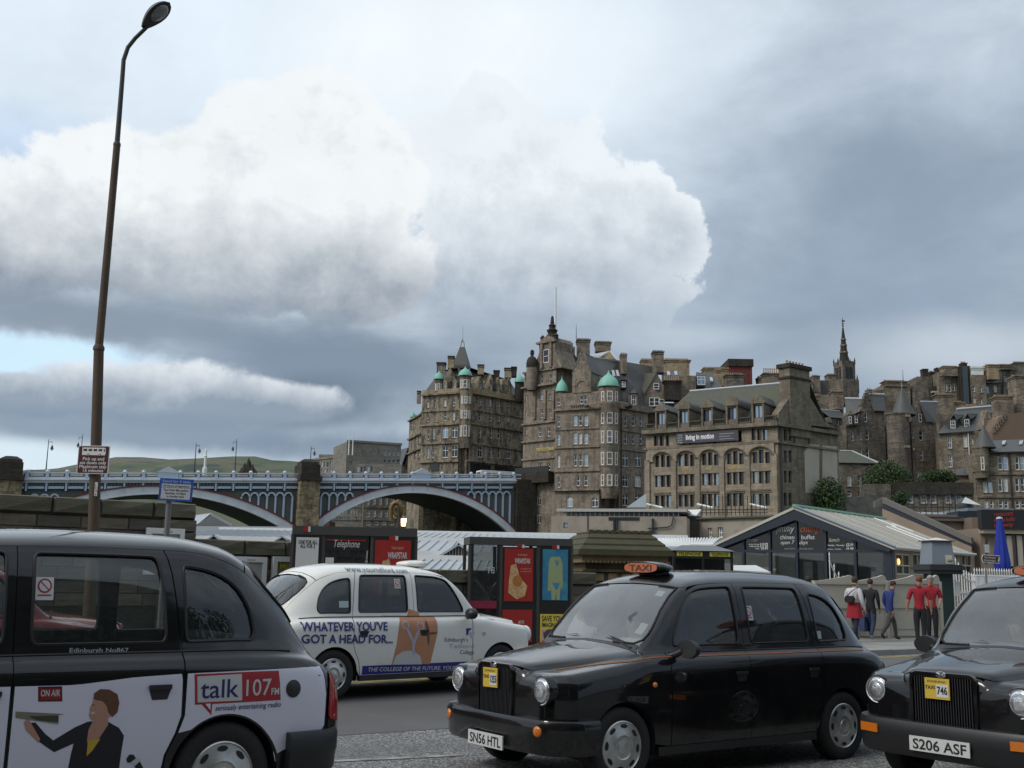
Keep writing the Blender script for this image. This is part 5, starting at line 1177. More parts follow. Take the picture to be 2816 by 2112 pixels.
  mb=MB(); vs=[(u,.15,za(u))for u in us2]+[(u,.15,max(za(u),zf(u)))for u in us2]; m_=len(us2)
  mb._add(vs,[(i,i+1,m_+i+1,m_+i)for i in range(m_-1)]); mb.build('spandrel_plate',mat('bridge_grey_green',(.10,.105,.095),.8,var=.2),b,matrix=F.Ml)  # flat grey-green plate behind the colonnettes
  step=bay*.50; k=0; u=ul+step*.6
  for side in(-1,1):
   for k in range(7):
    u=(ul+step*(.75+k))if side<0 else(ur-step*(.75+k)); z0,z1=za(u)+.2,zf(u)-.55
    if z1-z0<.5:break
    quad('colonnette',u-.14,u+.14,lambda q:z0,lambda q:z1-.9,-.30,.14,B_BLUE)
    uc=u+(step/2 if side<0 else-step/2)
    if za(uc)<zf(uc)-2.0:
     r=step/2
     pts=[(uc+(r)*math.cos(t),z1-.9+r*math.sin(t))for t in[math.pi*i/10 for i in range(11)]]; pin=[(uc+(r-.26)*math.cos(t),z1-.9+(r-.26)*math.sin(t))for t in[math.pi*i/10 for i in range(11)]]
     MB().prism(pts+pin[::-1],(0,-.32,0),(1,0,0),(0,0,1),(0,1,0),.45).build('arcade_arch',B_BLUE,b,matrix=F.Ml)
 zs=uv(cF,1110,1080)[1]; zs2=uv(cG,1520,1010)[1]
 ul1=2*uv(cE,1700,700)[0]-(pier-pw)
 arch(uv(cE,235,800)[0]-.2,pier-pw+.3,zs-.5,uv(cE,1880,705)[1],1.15)
 arch(pier+pw-.3,L-.6,(zs+zs2)/2-1.0,uv(cG,590,690)[1],1.15)
 quad('fascia',-20,L,lambda u:zf(u)-.05,lambda u:zf(u)+.55,-.2,.3,B_GREY)
 for c,x in((cE,1705),(cG,592)):
  u=F.uv(*c(x,560))[0]; quad('crown_panel',u-1.6,u+1.6,lambda q:zp(q),lambda q:zt(q)+.05,-.42,.3,B_BLUE)
  MB().prism([(u-1.9,zt(u)),(u+1.9,zt(u)),(u,zt(u)+1.0)],(0,-.45,0),(1,0,0),(0,0,1),(0,1,0),.8).build('crown_pediment',B_WHITE,b,matrix=F.Ml)
 S_PIER=stone_mat('stone_pier',(.30,.235,.155),(.075,.060,.045),1.0,.42,.75,var=.35)
 def stone_pier(u,hw,nm='pier'):
  z1=zc(u)+.3
  F.box(nm,u-hw,u+hw,GZ,z1,-2.2,W,S_PIER); F.box('pier_cornice',u-hw*1.12,u+hw*1.12,z1,z1+.8,-2.6,W,S_DARK)
  F.box('pier_head',u-hw*.95,u+hw*.95,z1+.8,zt(u)+1.4,-2.1,3,S_DARK); MB().lathe([(hw*1.25,0),(hw*1.2,.5),(hw*.6,1.0),(.01,1.1)],4,(u,.4,zt(u)+1.4),rot=R(45)).build('pier_cap',S_DARK,b,matrix=F.Ml)
 stone_pier(pier,pw); stone_pier(uv(cE,120,800)[0]-.6,uv(cE,235,800)[0]-uv(cE,120,800)[0]+.3)
 F.box('abutment',L-.6,L+3.2,GZ,zp(L),-1.0,W,S_DARK)
 lamps=[(cE,495,215,535,-1),(cE,838,165,540,1),(cE,1990,255,530,-1),(cF,558,212,548,1),(cF,1312,285,520,-1)]
 for i,(c,x,y0,y1,s_)in enumerate(lamps):
  yy=3.0 if s_<0 else 16.0; u,z0=F.uv(*c(x,y1)); r=ray(*c(x,y0)); fw=F.P(0,0,yy)+b.location; t=(fw-Vector((0,0,EYE))).dot(F.n)/r.dot(F.n); p1=Vector((0,0,EYE))+r*t
  lp=empty('lamp_standard',(p1.x,p1.y,zp(u)-.1),0,None,('black bridge lamp standard with lantern by the guard rail','black bridge lamp standard showing just above the coach sign','black bridge lamp standard with lantern in front of the green hill','black bridge lamp standard with lantern beside the dark monument','black bridge lamp standard with lantern over the middle stone pier')[i],'lamp','lamp standards along the bridge')
  h=p1.z-zp(u)+.1
  MB().tube([(0,0,0),(0,0,h*.4),(0,0,h)],[.14,.09,.05],8).build('post',IRON,lp)
  MB().tube([(0,0,h*.93),(-.5*s_,0,h*.95),(-.62*s_,0,h*.90)],.045,6).build('bracket_arm',IRON,lp)
  MB().lathe([(.05,.55),(.12,.4),(.26,.0),(.22,-.08),(.01,-.1)],10,(-.62*s_,0,h*.78)).build('lantern',IRON,lp,40)
  MB().lathe([(.22,0),(.16,-.18),(.01,-.24)],10,(-.62*s_,0,h*.78-.1)).build('lantern_glass',mat('lamp_glass',(.6,.6,.56),.3),lp,40)
 u,z=F.uv(*cG(1300,545));
 bus=empty('bus',tuple(F.P(u,0,5.0)+b.location),math.atan2(F.d.y,F.d.x),None,'white single deck bus crossing the bridge below the corner hotel','bus')
 z1=F.uv(*cG(1400,518))[1]+.2; bus.location.z=z1-3.0
 mb=MB(); mb.prism(rrect(0,.35,11.0,3.0,.25,4),(0,0,0),(1,0,0),(0,0,1),(0,1,0),2.5); mb.build('bus_body',WHITE,bus)
 for k in range(6):MB().box(.5+k*1.75,-.02,1.5,2.0+k*1.75,.0,2.45).build('bus_window',MATS['pane_dark'],bus)
 MB().box(-.02,.3,1.4,0,2.2,2.7).build('bus_windscreen',MATS['pane_dark'],bus)
 for x in(2.0,8.5):
  for y in(.02,2.2):MB().lathe([(.01,0),(.48,0),(.48,.28),(.01,.28)],20,(x,y,.48),'Y').build('bus_wheel',M_TYRE if 'tyre' in MATS else IRON,bus)
 ra=empty('barrier_rail',tuple(F.P(F.uv(*cE(300,500))[0],0,4)+b.location),math.atan2(F.d.y,F.d.x),None,'grey steel guard rail on the bridge footway left of the tall lamp post','railing')
 z0=F.uv(*cE(300,545))[1]; ra.location.z=z0-.6
 w=F.uv(*cE(668,510))[0]-F.uv(*cE(300,510))[0]; hgt=F.uv(*cE(300,503))[1]-z0+.6
 gm=mat('galvanised',(.30,.31,.32),.5,metal=.4)
 MB().tube([(0,0,hgt),(w,0,hgt)],.06,6).build('top_rail',gm,ra);
 for k in range(13):MB().tube([(w*k/12,0,0),(w*k/12,0,hgt)],.035,5).build('rail_bar',gm,ra)
 return F
BR=bridge()
# ------------------------------------------------------------------ buildings beyond and under the bridge
def far_blocks():
 b=bld('long flat-roofed grey office block beyond the bridge',930,330,'office_block',z=GZ)
 wins=[(1240+k*30,440,495,16,'thin')for k in range(12)]+[(1240+k*30,515,552,16,'thin')for k in range(12)]
 F=facade(b,cF(1228,425),cF(1600,400),345,330,cF(1400,412),GZ,wins,S_GREY,WHITE,cF,pw=(2,3,5,2),sills=False); block(b,F,16,S_GREY)
 pbox(b,'roof_house',1388,368,1525,415,340,8,S_GREY,cr=cF); F.band(-.3,F.L+.3,F.zt-.3,F.zt+.3,.3,S_GREY)
 F.box('side_wall',F.L,F.L+8,GZ,F.zt,.2,14,S_GREY)
 b=bld('square grey stone office block with two white flagpoles on its corner',1050,300,'office_block',z=GZ)
 wins=[(2062,328,375,26,'sash4'),(2106,328,375,26,'sash4'),(2152,332,378,26,'sash4'),(2195,332,382,26,'sash4')]+[(1830+k*18,325,370,8,'thin')for k in range(3)]+[(1945,322,380,8,'thin'),(1998,322,380,8,'thin')]+[(1775+k*28,485,548,18,'thin')for k in range(6)]+[(2062+k*44,420,450,24,'thin')for k in range(4)]+[(1700,435,480,10,'thin'),(1722,435,480,10,'thin')]
 F=facade(b,cF(1680,255),cF(2225,255),300,306,cF(1900,248),GZ,wins,S_GREY,WHITE,cF,pw=(6,3,1,2),sills=False); block(b,F,16,S_GREY); F.band(-.2,F.L+.2,F.zt-.2,F.zt+.4,.3,S_GREY)
 for x,y in((1690,100),(1730,112)):
  p=at(*cF(x,375),299); MB().tube([p,Vector((p.x,p.y,at(*cF(x,y),299).z))],[.20,.09],6).build('flagpole',WHITE,b,loc=-Vector(b.location))
 F2=facade(b,cF(1760,465),cF(2230,455),292,292,cF(1900,462),GZ,[(1790+k*34,492,548,22,'thin')for k in range(5)],S_GREY,WHITE,cF,sills=False,name='lower_wing'); block(b,F2,6,S_GREY)
 b=bld('small dark gothic church front beside the corner hotel',1115,236,'church','church',z=GZ)
 F=facade(b,cG(385,560),cG(475,560),238,236,cG(430,480),GZ,[(438,470,520,24,'arch')],S_DARK,FRAME_D,cG,gable=[cG(455,300)],sills=False); block(b,F,10,S_DARK)
 slab(b,'roof',[at(*cG(455,298),236),at(*cG(385,318),246),at(*cG(385,470),246),at(*cG(395,470),237)],SLATE)
 m=bld('dark crag-like monument top on the skyline above the bridge',684,420,'monument',cat='monument',z=GZ)
 c=at(*cF(670,560),420); hh=at(*cF(670,400),420).z-c.z; w=75/3.6867/FPX*420
 for dx,f,r in((0,1,.38),(-.5,.68,.35),(.55,.60,.38),(-.85,.38,.3),(.9,.3,.3),(.25,.8,.25)):
  MB().lathe([(w*r*1.5,-6),(w*r*1.3,hh*f*.25),(w*r*.9,hh*f*.5),(w*r*.6,hh*f*.7),(w*r*.22,hh*f*.95),(.01,hh*f)],7,c-Vector(m.location)+Vector((dx*w,0,0)),rot=dx).build('pinnacle',S_DARK,m)
 st=bld('white statue column rising behind the bridge parapet',562,400,'statue_column',cat='statue',z=GZ)
 c=at(*cF(230,560),400)-Vector(st.location); MB().lathe([(.9,-4),(.9,2),(.5,2.2),(.45,6),(.7,6.2),(.35,7.0),(.5,8),(.25,9),(.01,9.4)],10,c).build('column',WHITE,st,40)
far_blocks()
def under_bridge():
 defs=[('pale grey mill building with close-set windows seen under the bridge arch',cF(1460,700),cF(1850,700),262,262,cF(1700,700),S_GREY,[(1500+k*27,y,y+42,15,'thin')for k in range(13)for y in(790,860,930,1000)],cF,300),('dark stone tenement with tall paired windows seen under the bridge arch',cF(1852,650),cF(2390,650),250,252,cF(2000,650),S_OLD,[(1890+k*62,y,y+h,26,'sash4')for k in range(8)for y,h in((800,75),(930,72))]+[(1890+k*80,1045,1085,44,'cross')for k in range(4)],cF,300),('pale fronted shop tenement with a blue shopfront under the bridge arch',cG(455,680),cG(860,700),246,250,cG(600,690),S_OLD,[(505,850,930,26,'sash'),(560,850,930,26,'sash'),(610,870,940,26,'sash'),(715,915,1010,52,'grid'),(505,970,1040,26,'sash'),(560,970,1040,26,'sash'),(810,930,1000,40,'sash4'),(545,1060,1140,40,'cross')],cG,300)]
 for i,(lab,A,B,ZA,ZB,top,m,wins,cr,_)in enumerate(defs):
  b=bld(lab,A[0],ZA,'tenement',z=GZ)
  F=facade(b,A,B,ZA,ZB,top,GZ-4,wins,m,WHITE,cr,sills=False,pw=(4,3,3,2)); block(b,F,10,m)
  for y in(780,900,1030):z=F.uv(*cr(700 if cr is cG else 2000,y))[1]; F.band(0,F.L,z-.2,z,.2,m)
  if i==2:
   u0,z1=F.uv(*cr(675,1060)); u1,z0=F.uv(*cr(760,1130)); F.box('shop_front',u0,u1,z0,z1,-.15,.05,mat('shop_blue',(.06,.14,.30),.6))
   u0,z1=F.uv(*cr(675,1020)); u1,z0=F.uv(*cr(840,1045)); F.box('shop_band',u0,u1,z0,z1,-.3,.05,WHITE)
   u0,z1=F.uv(*cr(480,850)); u1,z0=F.uv(*cr(640,1050)); F.box('render_panel',u0,u1,z0-1,z1+1,-.03,.02,S_GREY)
 b=bld('low brown shed at the foot of the bridge pier under the arch',897,240,'shed',z=GZ)
 pbox(b,'wall',1435,1040,1495,1120,238,8,mat('brick_brown',(.10,.06,.05),.9,var=.2),cr=cF)
under_bridge()
# ------------------------------------------------------------------ old town on the ridge
def old_town():
 cr=cD
 def T3(px,py,Z):return at(*cr(px,py),Z)
 def ten(label,A,B,Z0,Z1,topy,m,wins,gable=None,depth=10,name='tenement',style='sash',pw=(5,4,1,2),chim=(),roof=None,bot=GZ,xref=None):
  b=bld(label,cr(A,0)[0],Z0,name,'old tenements on the ridge',z=GZ)
  xm=xref or(A+B)/2
  F=facade(b,cr(A,topy),cr(B,topy),Z0,Z1,cr(xm,topy),bot,[w+(style,)if len(w)==4 else w for w in wins],m,WHITE,cr,gable=[cr(*g)for g in gable]if gable else None,pw=pw)
  block(b,F,depth,m)
  if roof:
   ry,dep,rm=roof; ze=F.zt; zr=F.uv(*cr(xm,ry))[1]
   slab(b,'roof',[F.P(-.3,ze,-.3)+b.location,F.P(F.L+.3,ze,-.3)+b.location,F.P(F.L+.3,zr,dep)+b.location,F.P(-.3,zr,dep)+b.location],rm)
   slab(b,'roof',[F.P(-.3,ze,dep*2)+b.location,F.P(F.L+.3,ze,dep*2)+b.location,F.P(F.L+.3,zr,dep)+b.location,F.P(-.3,zr,dep)+b.location],rm)
   MB().tube([F.P(-.3,zr,dep),F.P(F.L+.3,zr,dep)],.16,6).build('ridge',LEAD,b)
  for c in chim:chimney(b,*c[:4],c[4],c[5],c[6],c[7],cr)
  return b,F
 b,F=ten('tall rubble tenement with a dark drainpipe and three sash windows near the roof',1105,1300,262,262,520,S_OLD2,[(1190,535,572,30),(1163,622,682,18),(1193,622,685,24),(1225,618,680,20)],chim=[(1142,470,1255,540,263,3,S_CREAM,0)])
 slab(b,'gable_top',[T3(1105,560,261.5),T3(1150,500,261.5),T3(1255,500,261.5),T3(1270,560,261.5)],S_OLD2,.8)
 b,F=ten('narrow black tenement slice with a blue-grey pipe between chimney gables',1268,1362,260,260,470,S_DARK,[],chim=[(1296,445,1342,480,261,2,S_DARK,4)])
 pbox(b,'duct',1318,470,1358,790,259.7,.4,mat('duct_blue',(.05,.075,.09),.6),cr=cr)
 b,F=ten('warm rubble tenement under a white rendered chimney with paired windows',1375,1490,259,259,545,S_OLD2,[(1393,632,686,20),(1450,640,692,20),(1398,735,782,20),(1452,742,790,20)],chim=[(1380,482,1482,545,259,3,WHITE,5)])
 b,F=ten('grey tenement with long pale glazed stair and steep slate roof',1490,1615,262,262,612,S_OLD,[(1505,640,700,30,'sash4'),(1508,745,795,26,'sash4'),(1573,632,690,28),(1570,705,780,26)],roof=(540,3,SLATE),chim=[(1517,458,1610,580,258,4,S_CREAM,6)])
 b,F=ten('broad dark stone tenement at the ridge end topped by many buff pots',1610,1860,263,263,475,S_OLD,[(1680,620,660,24),(1655,560,600,20)],chim=[(1620,460,1730,500,262,3,S_OLD,8),(1738,440,1850,500,264,3,S_OLD,9)])
 for x in(1635,1690):MB().tube([T3(x,480,262.6)-b.location,T3(x,700,262.6)-b.location],.14,6).build('drainpipe',IRON,b)
 b,F=ten('dark roofless gable wall with a step beside the rubble tenement',918,1045,266,266,560,S_OLD,[],chim=[(975,495,1022,590,266,2,S_DARK,0),(1088,485,1140,560,268,2,S_DARK,0),(1030,520,1075,560,270,2,S_DARK,4)])
 pbox(b,'void_shade',1048,640,1105,760,264,2,S_DARK,cr=cr); pbox(b,'ledge',1050,680,1108,692,263.5,1,LEAD,cr=cr)  # solid black block paints the shade of the gap
 b,F=ten('plain sandstone chimney wall with a long row of pots behind the cone roof',652,862,242,242,620,S_OLD2,[],chim=[(655,595,850,640,241.5,3,S_OLD2,14)])
 p=T3(808,600,241); MB().tube([p,Vector((p.x,p.y,T3(808,505,241).z))],[.08,.04],5).build('aerial_mast',IRON,b,loc=-Vector(b.location))
 slab(b,'gable_top',[T3(862,640,244),T3(925,610,244),T3(925,900,244),T3(862,900,244)],S_OLD,2)
 b,F=ten('slate roofed tenement with small dormers behind the arched warehouse',205,350,238,240,905,S_OLD,[(268,900,1005,14),(290,900,1005,14),(285,1085,1160,14),(305,1082,1155,14),(195,905,940,16)],roof=(825,3,SLATE),chim=[(225,680,322,830,243,3,S_OLD2,7)])
 pbox(b,'dormer',180,895,208,940,236.5,3,S_OLD,cr=cr)
 b,F=ten('crow-stepped gable tenement with a large slate roof beside the round stair tower',345,655,234,236,960,S_OLD,[(370,890+75,1025,20)if False else(385,1018,1095,22),(455,1012,1086,14),(510,1006,1086,24),(512,1155,1232,24),(460,1160,1205,14)],roof=None,chim=[(515,665,555,710,236,2,S_OLD2,2),(590,668,648,710,240,2,S_OLD2,4)])
 gp=[F.uv(*cr(x,y))for x,y in((430,962),(570,962),(570,845),(512,700),(495,700),(440,855))]
 A,Tt=cdt(gp,[opening(F.uv(*cr(498,935))[0],F.uv(*cr(498,935))[1],.7,1.9,'r')]); mb=MB(); mb._add([(x,-.05,z)for x,z in A],[tuple(t)for t in Tt]); mb.build('gable',S_OLD,b,matrix=F.Ml)
 F.win(F.uv(*cr(498,935))[0],F.uv(*cr(498,935))[1],.7,1.9,'sash',WHITE,.1)
 for sx in(-1,1):
  for k in range(6):
   t=k/6; x=503+sx*(10+60*t); y=700+150*t; u,z=F.uv(*cr(x,y)); F.box('crow_step',u-.2,u+.2,z-.8,z+.12,-.2,.5,S_OLD)
 slab(b,'roof',[T3(508,706,236),T3(650,712,238),T3(665,845,235.5),T3(568,842,234)],SLATE); MB().tube([T3(508,704,236)-b.location,T3(650,710,238)-b.location],.3,6).build('ridge',LEAD,b)
 slab(b,'roof',[T3(325,742,240),T3(475,745,238),T3(440,850,233.6),T3(335,960,233.6)],SLATE); MB().tube([T3(325,742,240)-b.location,T3(475,745,238)-b.location],.3,6).build('ridge',LEAD,b)
 F.box('side_wall',F.uv(*cr(572,950))[0],F.L,F.zt-1,F.uv(*cr(600,845))[1],-.02,5,S_OLD)
 for c,y0,y1 in((370,888,950),(420,880,945)):
  pbox(b,'dormer',c-20,y0-12,c+20,y1+14,233.2,4,S_OLD,cr=cr); slab(b,'dormer_gable',[T3(c-24,y0-8,233.1),T3(c,y0-50,233.1),T3(c+24,y0-8,233.1)],S_OLD,4)
  fme,pms=window_mesh(.62,1.6,'sash',WHITE); o=link('window',fme,b,loc=T3(c,y1,233.0)-b.location); link('pane',pms[1],o)
 b=bld('round rubble stair tower under a steep conical slate roof',cr(800,0)[0],226,'stair_tower','old tenements on the ridge',z=GZ)
 turret(b,800,878,1640,92,228,S_OLD,[],cr)
 cone(b,808,648,880,98,228.6,SLATE,cr)
 for x,y0,y1,w in((827,892,990,30),(745,1000,1046,18),(722,1046,1120,18),(808,1148,1216,32),(728,1196,1280,18),(880,1165,1245,14)):
  r=92/3.0167/FPX*228; cx=T3(800,1000,228).x; X=T3(x,1000,228).x; th=math.asin(max(-.95,min(.95,(X-cx)/r))); z0,z1=T3(x,y1,226).z,T3(x,y0,226).z
  fme,pms=window_mesh(w/3.0167/FPX*226,round(z1-z0,1),'sash',WHITE); cy=228+r*.2
  o=link('window',fme,b,matrix=Matrix.Translation((cx+math.sin(th)*(r+.03),cy-math.cos(th)*(r+.03),z0)).copy()@Matrix.Rotation(th,4,'Z')); o.matrix_local=Matrix.Translation(-b.location)@o.matrix_local; link('pane',pms[random.choice((0,1))],o)
  MB().cbox((cx+math.sin(th)*(r+.02)-b.location.x,cy-math.cos(th)*(r+.02)-b.location.y,z1+.25-b.location.z),(w/3.0167/FPX*226*1.5,.3,.5),th).build('lintel',S_CREAM,b)
 b,F=ten('narrow gabled tenement of mixed rubble with four stacked sash windows',872,1082,230,232,935,S_OLD2,[(950,868+75,1010,28)if False else(955,1006,1090,32),(960,1170,1256,34),(945,1352,1405,36),(875+15,1040,1075,14)],gable=[(1000,935),(985,890),(938,772),(905,850),(888,900)],xref=980)
 F.win(F.uv(*cr(948,938))[0],F.uv(*cr(948,938))[1],75/100,1.75,'sash',WHITE,-.12)
 slab(b,'roof',[T3(940,768,230.5),T3(1090,772,236),T3(1080,935,231),T3(1010,935,229.8)],SLATE); MB().tube([T3(955,768,232)-b.location,T3(1090,772,236)-b.location],.25,6).build('ridge',LEAD,b)
 chimney(b,1100,705,1248,1040,240,3,S_OLD2,10,cr); chimney(b,1188,768,1325,860,243,3,S_CREAM,10,cr); chimney(b,1335,800,1440,830,246,2,S_CREAM,8,cr)
 b,F=ten('tan tenement with two white dormers in a broad slate roof',1098,1402,222,220,1030,S_OLD2,[(1190,1058,1156,36,'sash4'),(1320,1052,1146,34,'sash4'),(1195,1215,1312,36,'sash4'),(1327,1208,1306,34,'sash4'),(1380,1072,1122,16),(1384,1240,1290,14)])
 slab(b,'roof',[T3(1092,1032,221.4),T3(1400,1010,219.4),T3(1580,808,230),T3(1250,836,230)],SLATE); MB().tube([T3(1250,832,230)-b.location,T3(1585,804,230)-b.location],.35,6).build('ridge',LEAD,b)
 for c,y0,y1 in((1222,925,990),(1338,918,978)):
  pbox(b,'dormer',c-30,y0-16,c+30,y1+22,222.4,5,SLATE,cr=cr); slab(b,'dormer_roof',[T3(c-34,y0-8,222.2),T3(c,y0-55,222.2),T3(c+105,y0-50,229),T3(c+80,y0-12,229)],SLATE); slab(b,'dormer_roof',[T3(c+36,y0-8,222.2),T3(c,y0-55,222.2),T3(c+105,y0-50,229)],SLATE)
  fme,pms=window_mesh(1.0,1.6,'sash4',WHITE); o=link('window',fme,b,loc=T3(c,y1,222.2)-b.location); link('pane',pms[1],o)
 MB().tube([F.P(F.uv(*cr(1350,1100))[0],F.zt,-.15),F.P(F.uv(*cr(1350,1100))[0],GZ,-.15)],.10,6).build('drainpipe',WHITE,b)
 slab(b,'gable',[T3(1405,1010,219.8),T3(1455,850,219.8),T3(1530,1010,219.8)],S_OLD2,3)
 wr=[]
 for c in(1610,1655,1750,1795):wr+=[(c,1222,1335,38,'sash'),(c,1402,1515,38,'sash'),(c+6,1588,1655,34,'sash')]
 for c in(1487,1530):wr+=[(c,1432,1522,34,'sash'),(c+10,1590,1655,32,'sash')]
 b,F=ten('brown stone range of white paired sash windows with a conical corner turret',1400,1870,192,190,1180,S_OLD2,wr,xref=1650,pw=(7,3,1,1))
 for y in(1190,1365,1555):z=F.uv(*cr(1650,y))[1]; F.band(0,F.L,z-.25,z,.25,S_OLD)
 turret(b,1462,1160,1345,66,191,S_OLD2,[(1232,1340)],cr,34,angs=(-12,)); cone(b,1484,960,1150,86,191.3,SLATE,cr)
 slab(b,'roof',[T3(1545,1090,200),T3(1900,1075,200),T3(1900,1178,189.5),T3(1510,1185,190.5)],SLATE)
 for x in(1645,1788):slab(b,'skylight',[T3(x-14,1092,197.8),T3(x+16,1088,197.8),T3(x+6,1116,194.5),T3(x-20,1120,194.5)],LEAD,.2)
 MB().tube([F.P(F.uv(*cr(1692,1300))[0],F.zt,-.2),F.P(F.uv(*cr(1692,1300))[0],GZ,-.2)],.12,6).build('drainpipe',IRON,b)
 b2=bld('windowless brown stepped gable wall above the slate roof of the sash window range',cr(1700,0)[0],214,'gable_wall','old tenements on the ridge',z=GZ)
 harl=mat('harling_brown',(.185,.125,.088),.95,var=.12,vscale=.5)
 F=Fac(b2,cr(1548,1000),cr(1900,1000),212,212)
 MB().prism([F.uv(*cr(x,y))for x,y in((1548,1200),(1548,1010),(1560,985),(1600,900),(1650,870),(1900,850),(1900,1200))],(0,0,0),(1,0,0),(0,0,1),(0,1,0),6).build('wall',harl,b2,matrix=F.Ml)
 for k in range(6):u,z=F.uv(*cr(1560+k*17,985-k*22)); F.box('crow_step',u-.28,u+.28,z-1.0,z+.15,-.25,.5,S_OLD2)
 chimney(b2,1590,720,1735,900,222,3,S_OLD2,11,cr); chimney(b2,1755,550,1870,860,224,4,S_OLD2,8,cr)
 b,F=ten('low soot-black flat-roofed range with tall grid windows below the tenements',715,1385,174,172,1440,S_OLD,[(c,1512,1612,52,'grid')for c in(770,862,975,1055,1180,1265)],xref=1050,pw=(2,6,2,0),depth=7)
 F.band(-.2,F.L,F.zt-1.9,F.zt,.5,S_DARK); F.box('end_pier',-4.3,-.3,GZ,F.zt-.3,-.6,5,S_OLD)
 b,F=ten('small dark rubble house with a hipped slate roof between warehouse and trees',268,520,186,187,1270,S_OLD2,[(360,1380,1470,38,'sash4'),(445,1380,1470,38,'sash4'),(362,1505,1555,38,'sash4'),(448,1508,1556,34,'sash4'),(288,1375,1410,14),(525-14,1392,1420,10)],xref=400,depth=9)
 slab(b,'roof',[T3(258,1272,185.6),T3(605,1278,186.6),T3(385,1180,191),T3(258,1176,191)],SLATE_M); slab(b,'roof',[T3(605,1278,186.6),T3(385,1180,191),T3(640,1276,194)],SLATE_M); MB().tube([T3(258,1174,191)-b.location,T3(385,1178,191)-b.location,T3(600,1274,186.6)-b.location],.16,6).build('ridge',LEAD,b)
 F.box('side_wall',F.L,F.L+1.6,GZ,F.zt-.1,.05,6,S_OLD2)
 b=bld('small slate outhouse tucked in front of the tan dormered tenement',cr(1300,0)[0],200,'outhouse',z=GZ)
 pbox(b,'wall',1250,1378,1410,1440,199,5,S_OLD2,cr=cr); slab(b,'roof',[T3(1200,1378,198.6),T3(1415,1376,198.6),T3(1415,1318,203),T3(1290,1322,203)],SLATE)
 b=bld('grey streaked concrete retaining wall below the small hipped house',cr(400,0)[0],170,'retaining_wall','retaining walls','wall',z=GZ)
 conc=mat('concrete_streaked',(.21,.195,.17),.9,var=.15,col2=(.09,.085,.07),c2scale=.5,c2amt=.7)
 for x0,x1,y0 in((30,180,1548),(180,330,1552),(330,480,1556),(480,650,1560)):pbox(b,'wall_panel',x0,y0,x1-1,1720,170,.8,conc,cr=cr)
 b=bld('sooty gothic church spire with weathervane rising behind the rooftops',cr(315,0)[0],330,'church_spire',None,'spire',z=GZ)
 c=T3(318,440,330)-b.location; w=62/3.0167/FPX*330; ht=T3(318,148,330).z-T3(318,440,330).z; hb=T3(318,440,330).z-T3(318,600,330).z
 MB().lathe([(w*.68,0),(w*.10,ht*.97),(.01,ht)],8,c).build('spire',S_DARK,b,rot=None)
 for f in(.25,.45,.62):MB().lathe([(w*.68*(1-f*.88)+.18,ht*f),(w*.68*(1-f*.88)+.15,ht*f+.5)],8,c).build('spire_band',S_OLD2,b)
 MB().cbox((c.x,c.y,c.z-hb/2-1),(w*2,w*2,hb+2),R(20)).build('belfry',S_OLD,b); MB().cbox((c.x,c.y,c.z-hb*1.6),(w*2.5,w*2.5,hb*1.3),R(20)).build('tower',S_OLD,b)
 for k in range(8):
  th=R(20+45*k); rr=w*(1.38 if k%2 else 1.0); q=c+Vector((math.cos(th)*rr,math.sin(th)*rr,0)); MB().lathe([(.22,-1),(.22,.3),(.28,.35),(.16,.6),(.02,1.3)],6,q).build('pinnacle',S_DARK,b)
 for k in range(4):
  th=R(-70+90*k); q=c+Vector((math.cos(th)*w*1.02,math.sin(th)*w*1.02,-hb*.62));
  for s_ in(-.9,.9):t=Vector((-math.sin(th),math.cos(th),0)); MB().cbox(q+t*s_*.8,(.3,.9,hb*.6),th).build('belfry_louvre',IRON,b)
 q=c+Vector((w*1.7,0,-hb*1.1)); MB().lathe([(.5,-3),(.5,.8),(.6,.9),(.3,1.3),(.02,3)],8,q).build('corner_turret',S_OLD,b)
 MB().tube([c+Vector((0,0,ht)),c+Vector((0,0,T3(318,72,330).z-T3(318,440,330).z))],[.25,.06],6).build('vane_rod',IRON,b); MB().cbox(c+Vector((.2,0,ht+1.9)),(1.1,.12,.4),.3).build('weathervane',IRON,b); MB().cbox(c+Vector((0,0,ht+1.1)),(.8,.12,.12),.3).build('vane_arm',IRON,b)
 b=bld('cluster of sandstone chimneys and slate attics behind the arched warehouse',cC(1500,0)[0],250,'attic_range','old tenements on the ridge',z=GZ)
 pbox(b,'wall',1462,560,1660,900,256,8,S_OLD2,cr=cC); pbox(b,'roof',1560,440,1625,560,262,4,SLATE,cr=cC)
 for c in((1462,450,1500,560,258),(1497,400,1560,540,259),(1622,388,1700,540,262),(1660,540,1758,780,246)):chimney(b,c[0],c[1],c[2],c[3],c[4],3,S_OLD2,4,cC)
 chimney(b,1465,560,1560,600,252,2,S_OLD2,8,cC)
 b=bld('square red brick shaft with a black cap standing among the chimneys',cC(900,0)[0],230,'brick_shaft',None,'chimney',z=GZ)
 red=mat('brick_red',(.155,.040,.034),.9,var=.2,vscale=2)
 pbox(b,'shaft',800,318,998,700,231,10,red,cr=cC); pbox(b,'cap',794,262,1003,322,230.6,10.8,S_DARK,cr=cC)
 for x in(840,880,920,955):pbox(b,'rib',x,322,x+10,700,230.9,.3,red,cr=cC)
 b=bld('cream sandstone double chimney wall with long pot rows behind the gabled block',cC(380,0)[0],236,'chimney_wall',None,'chimney',z=GZ)
 for c in((70,268,170,390,240,8),(262,268,482,392,238,18)):chimney(b,c[0],c[1],c[2],c[3]+120,c[4],3,S_CREAM,c[5],cC,poth=.5)
 b=bld('weathered tan attic with white dormer window and skylights behind warehouse roof',cC(450,0)[0],205,'attic_range','old tenements on the ridge',z=GZ)
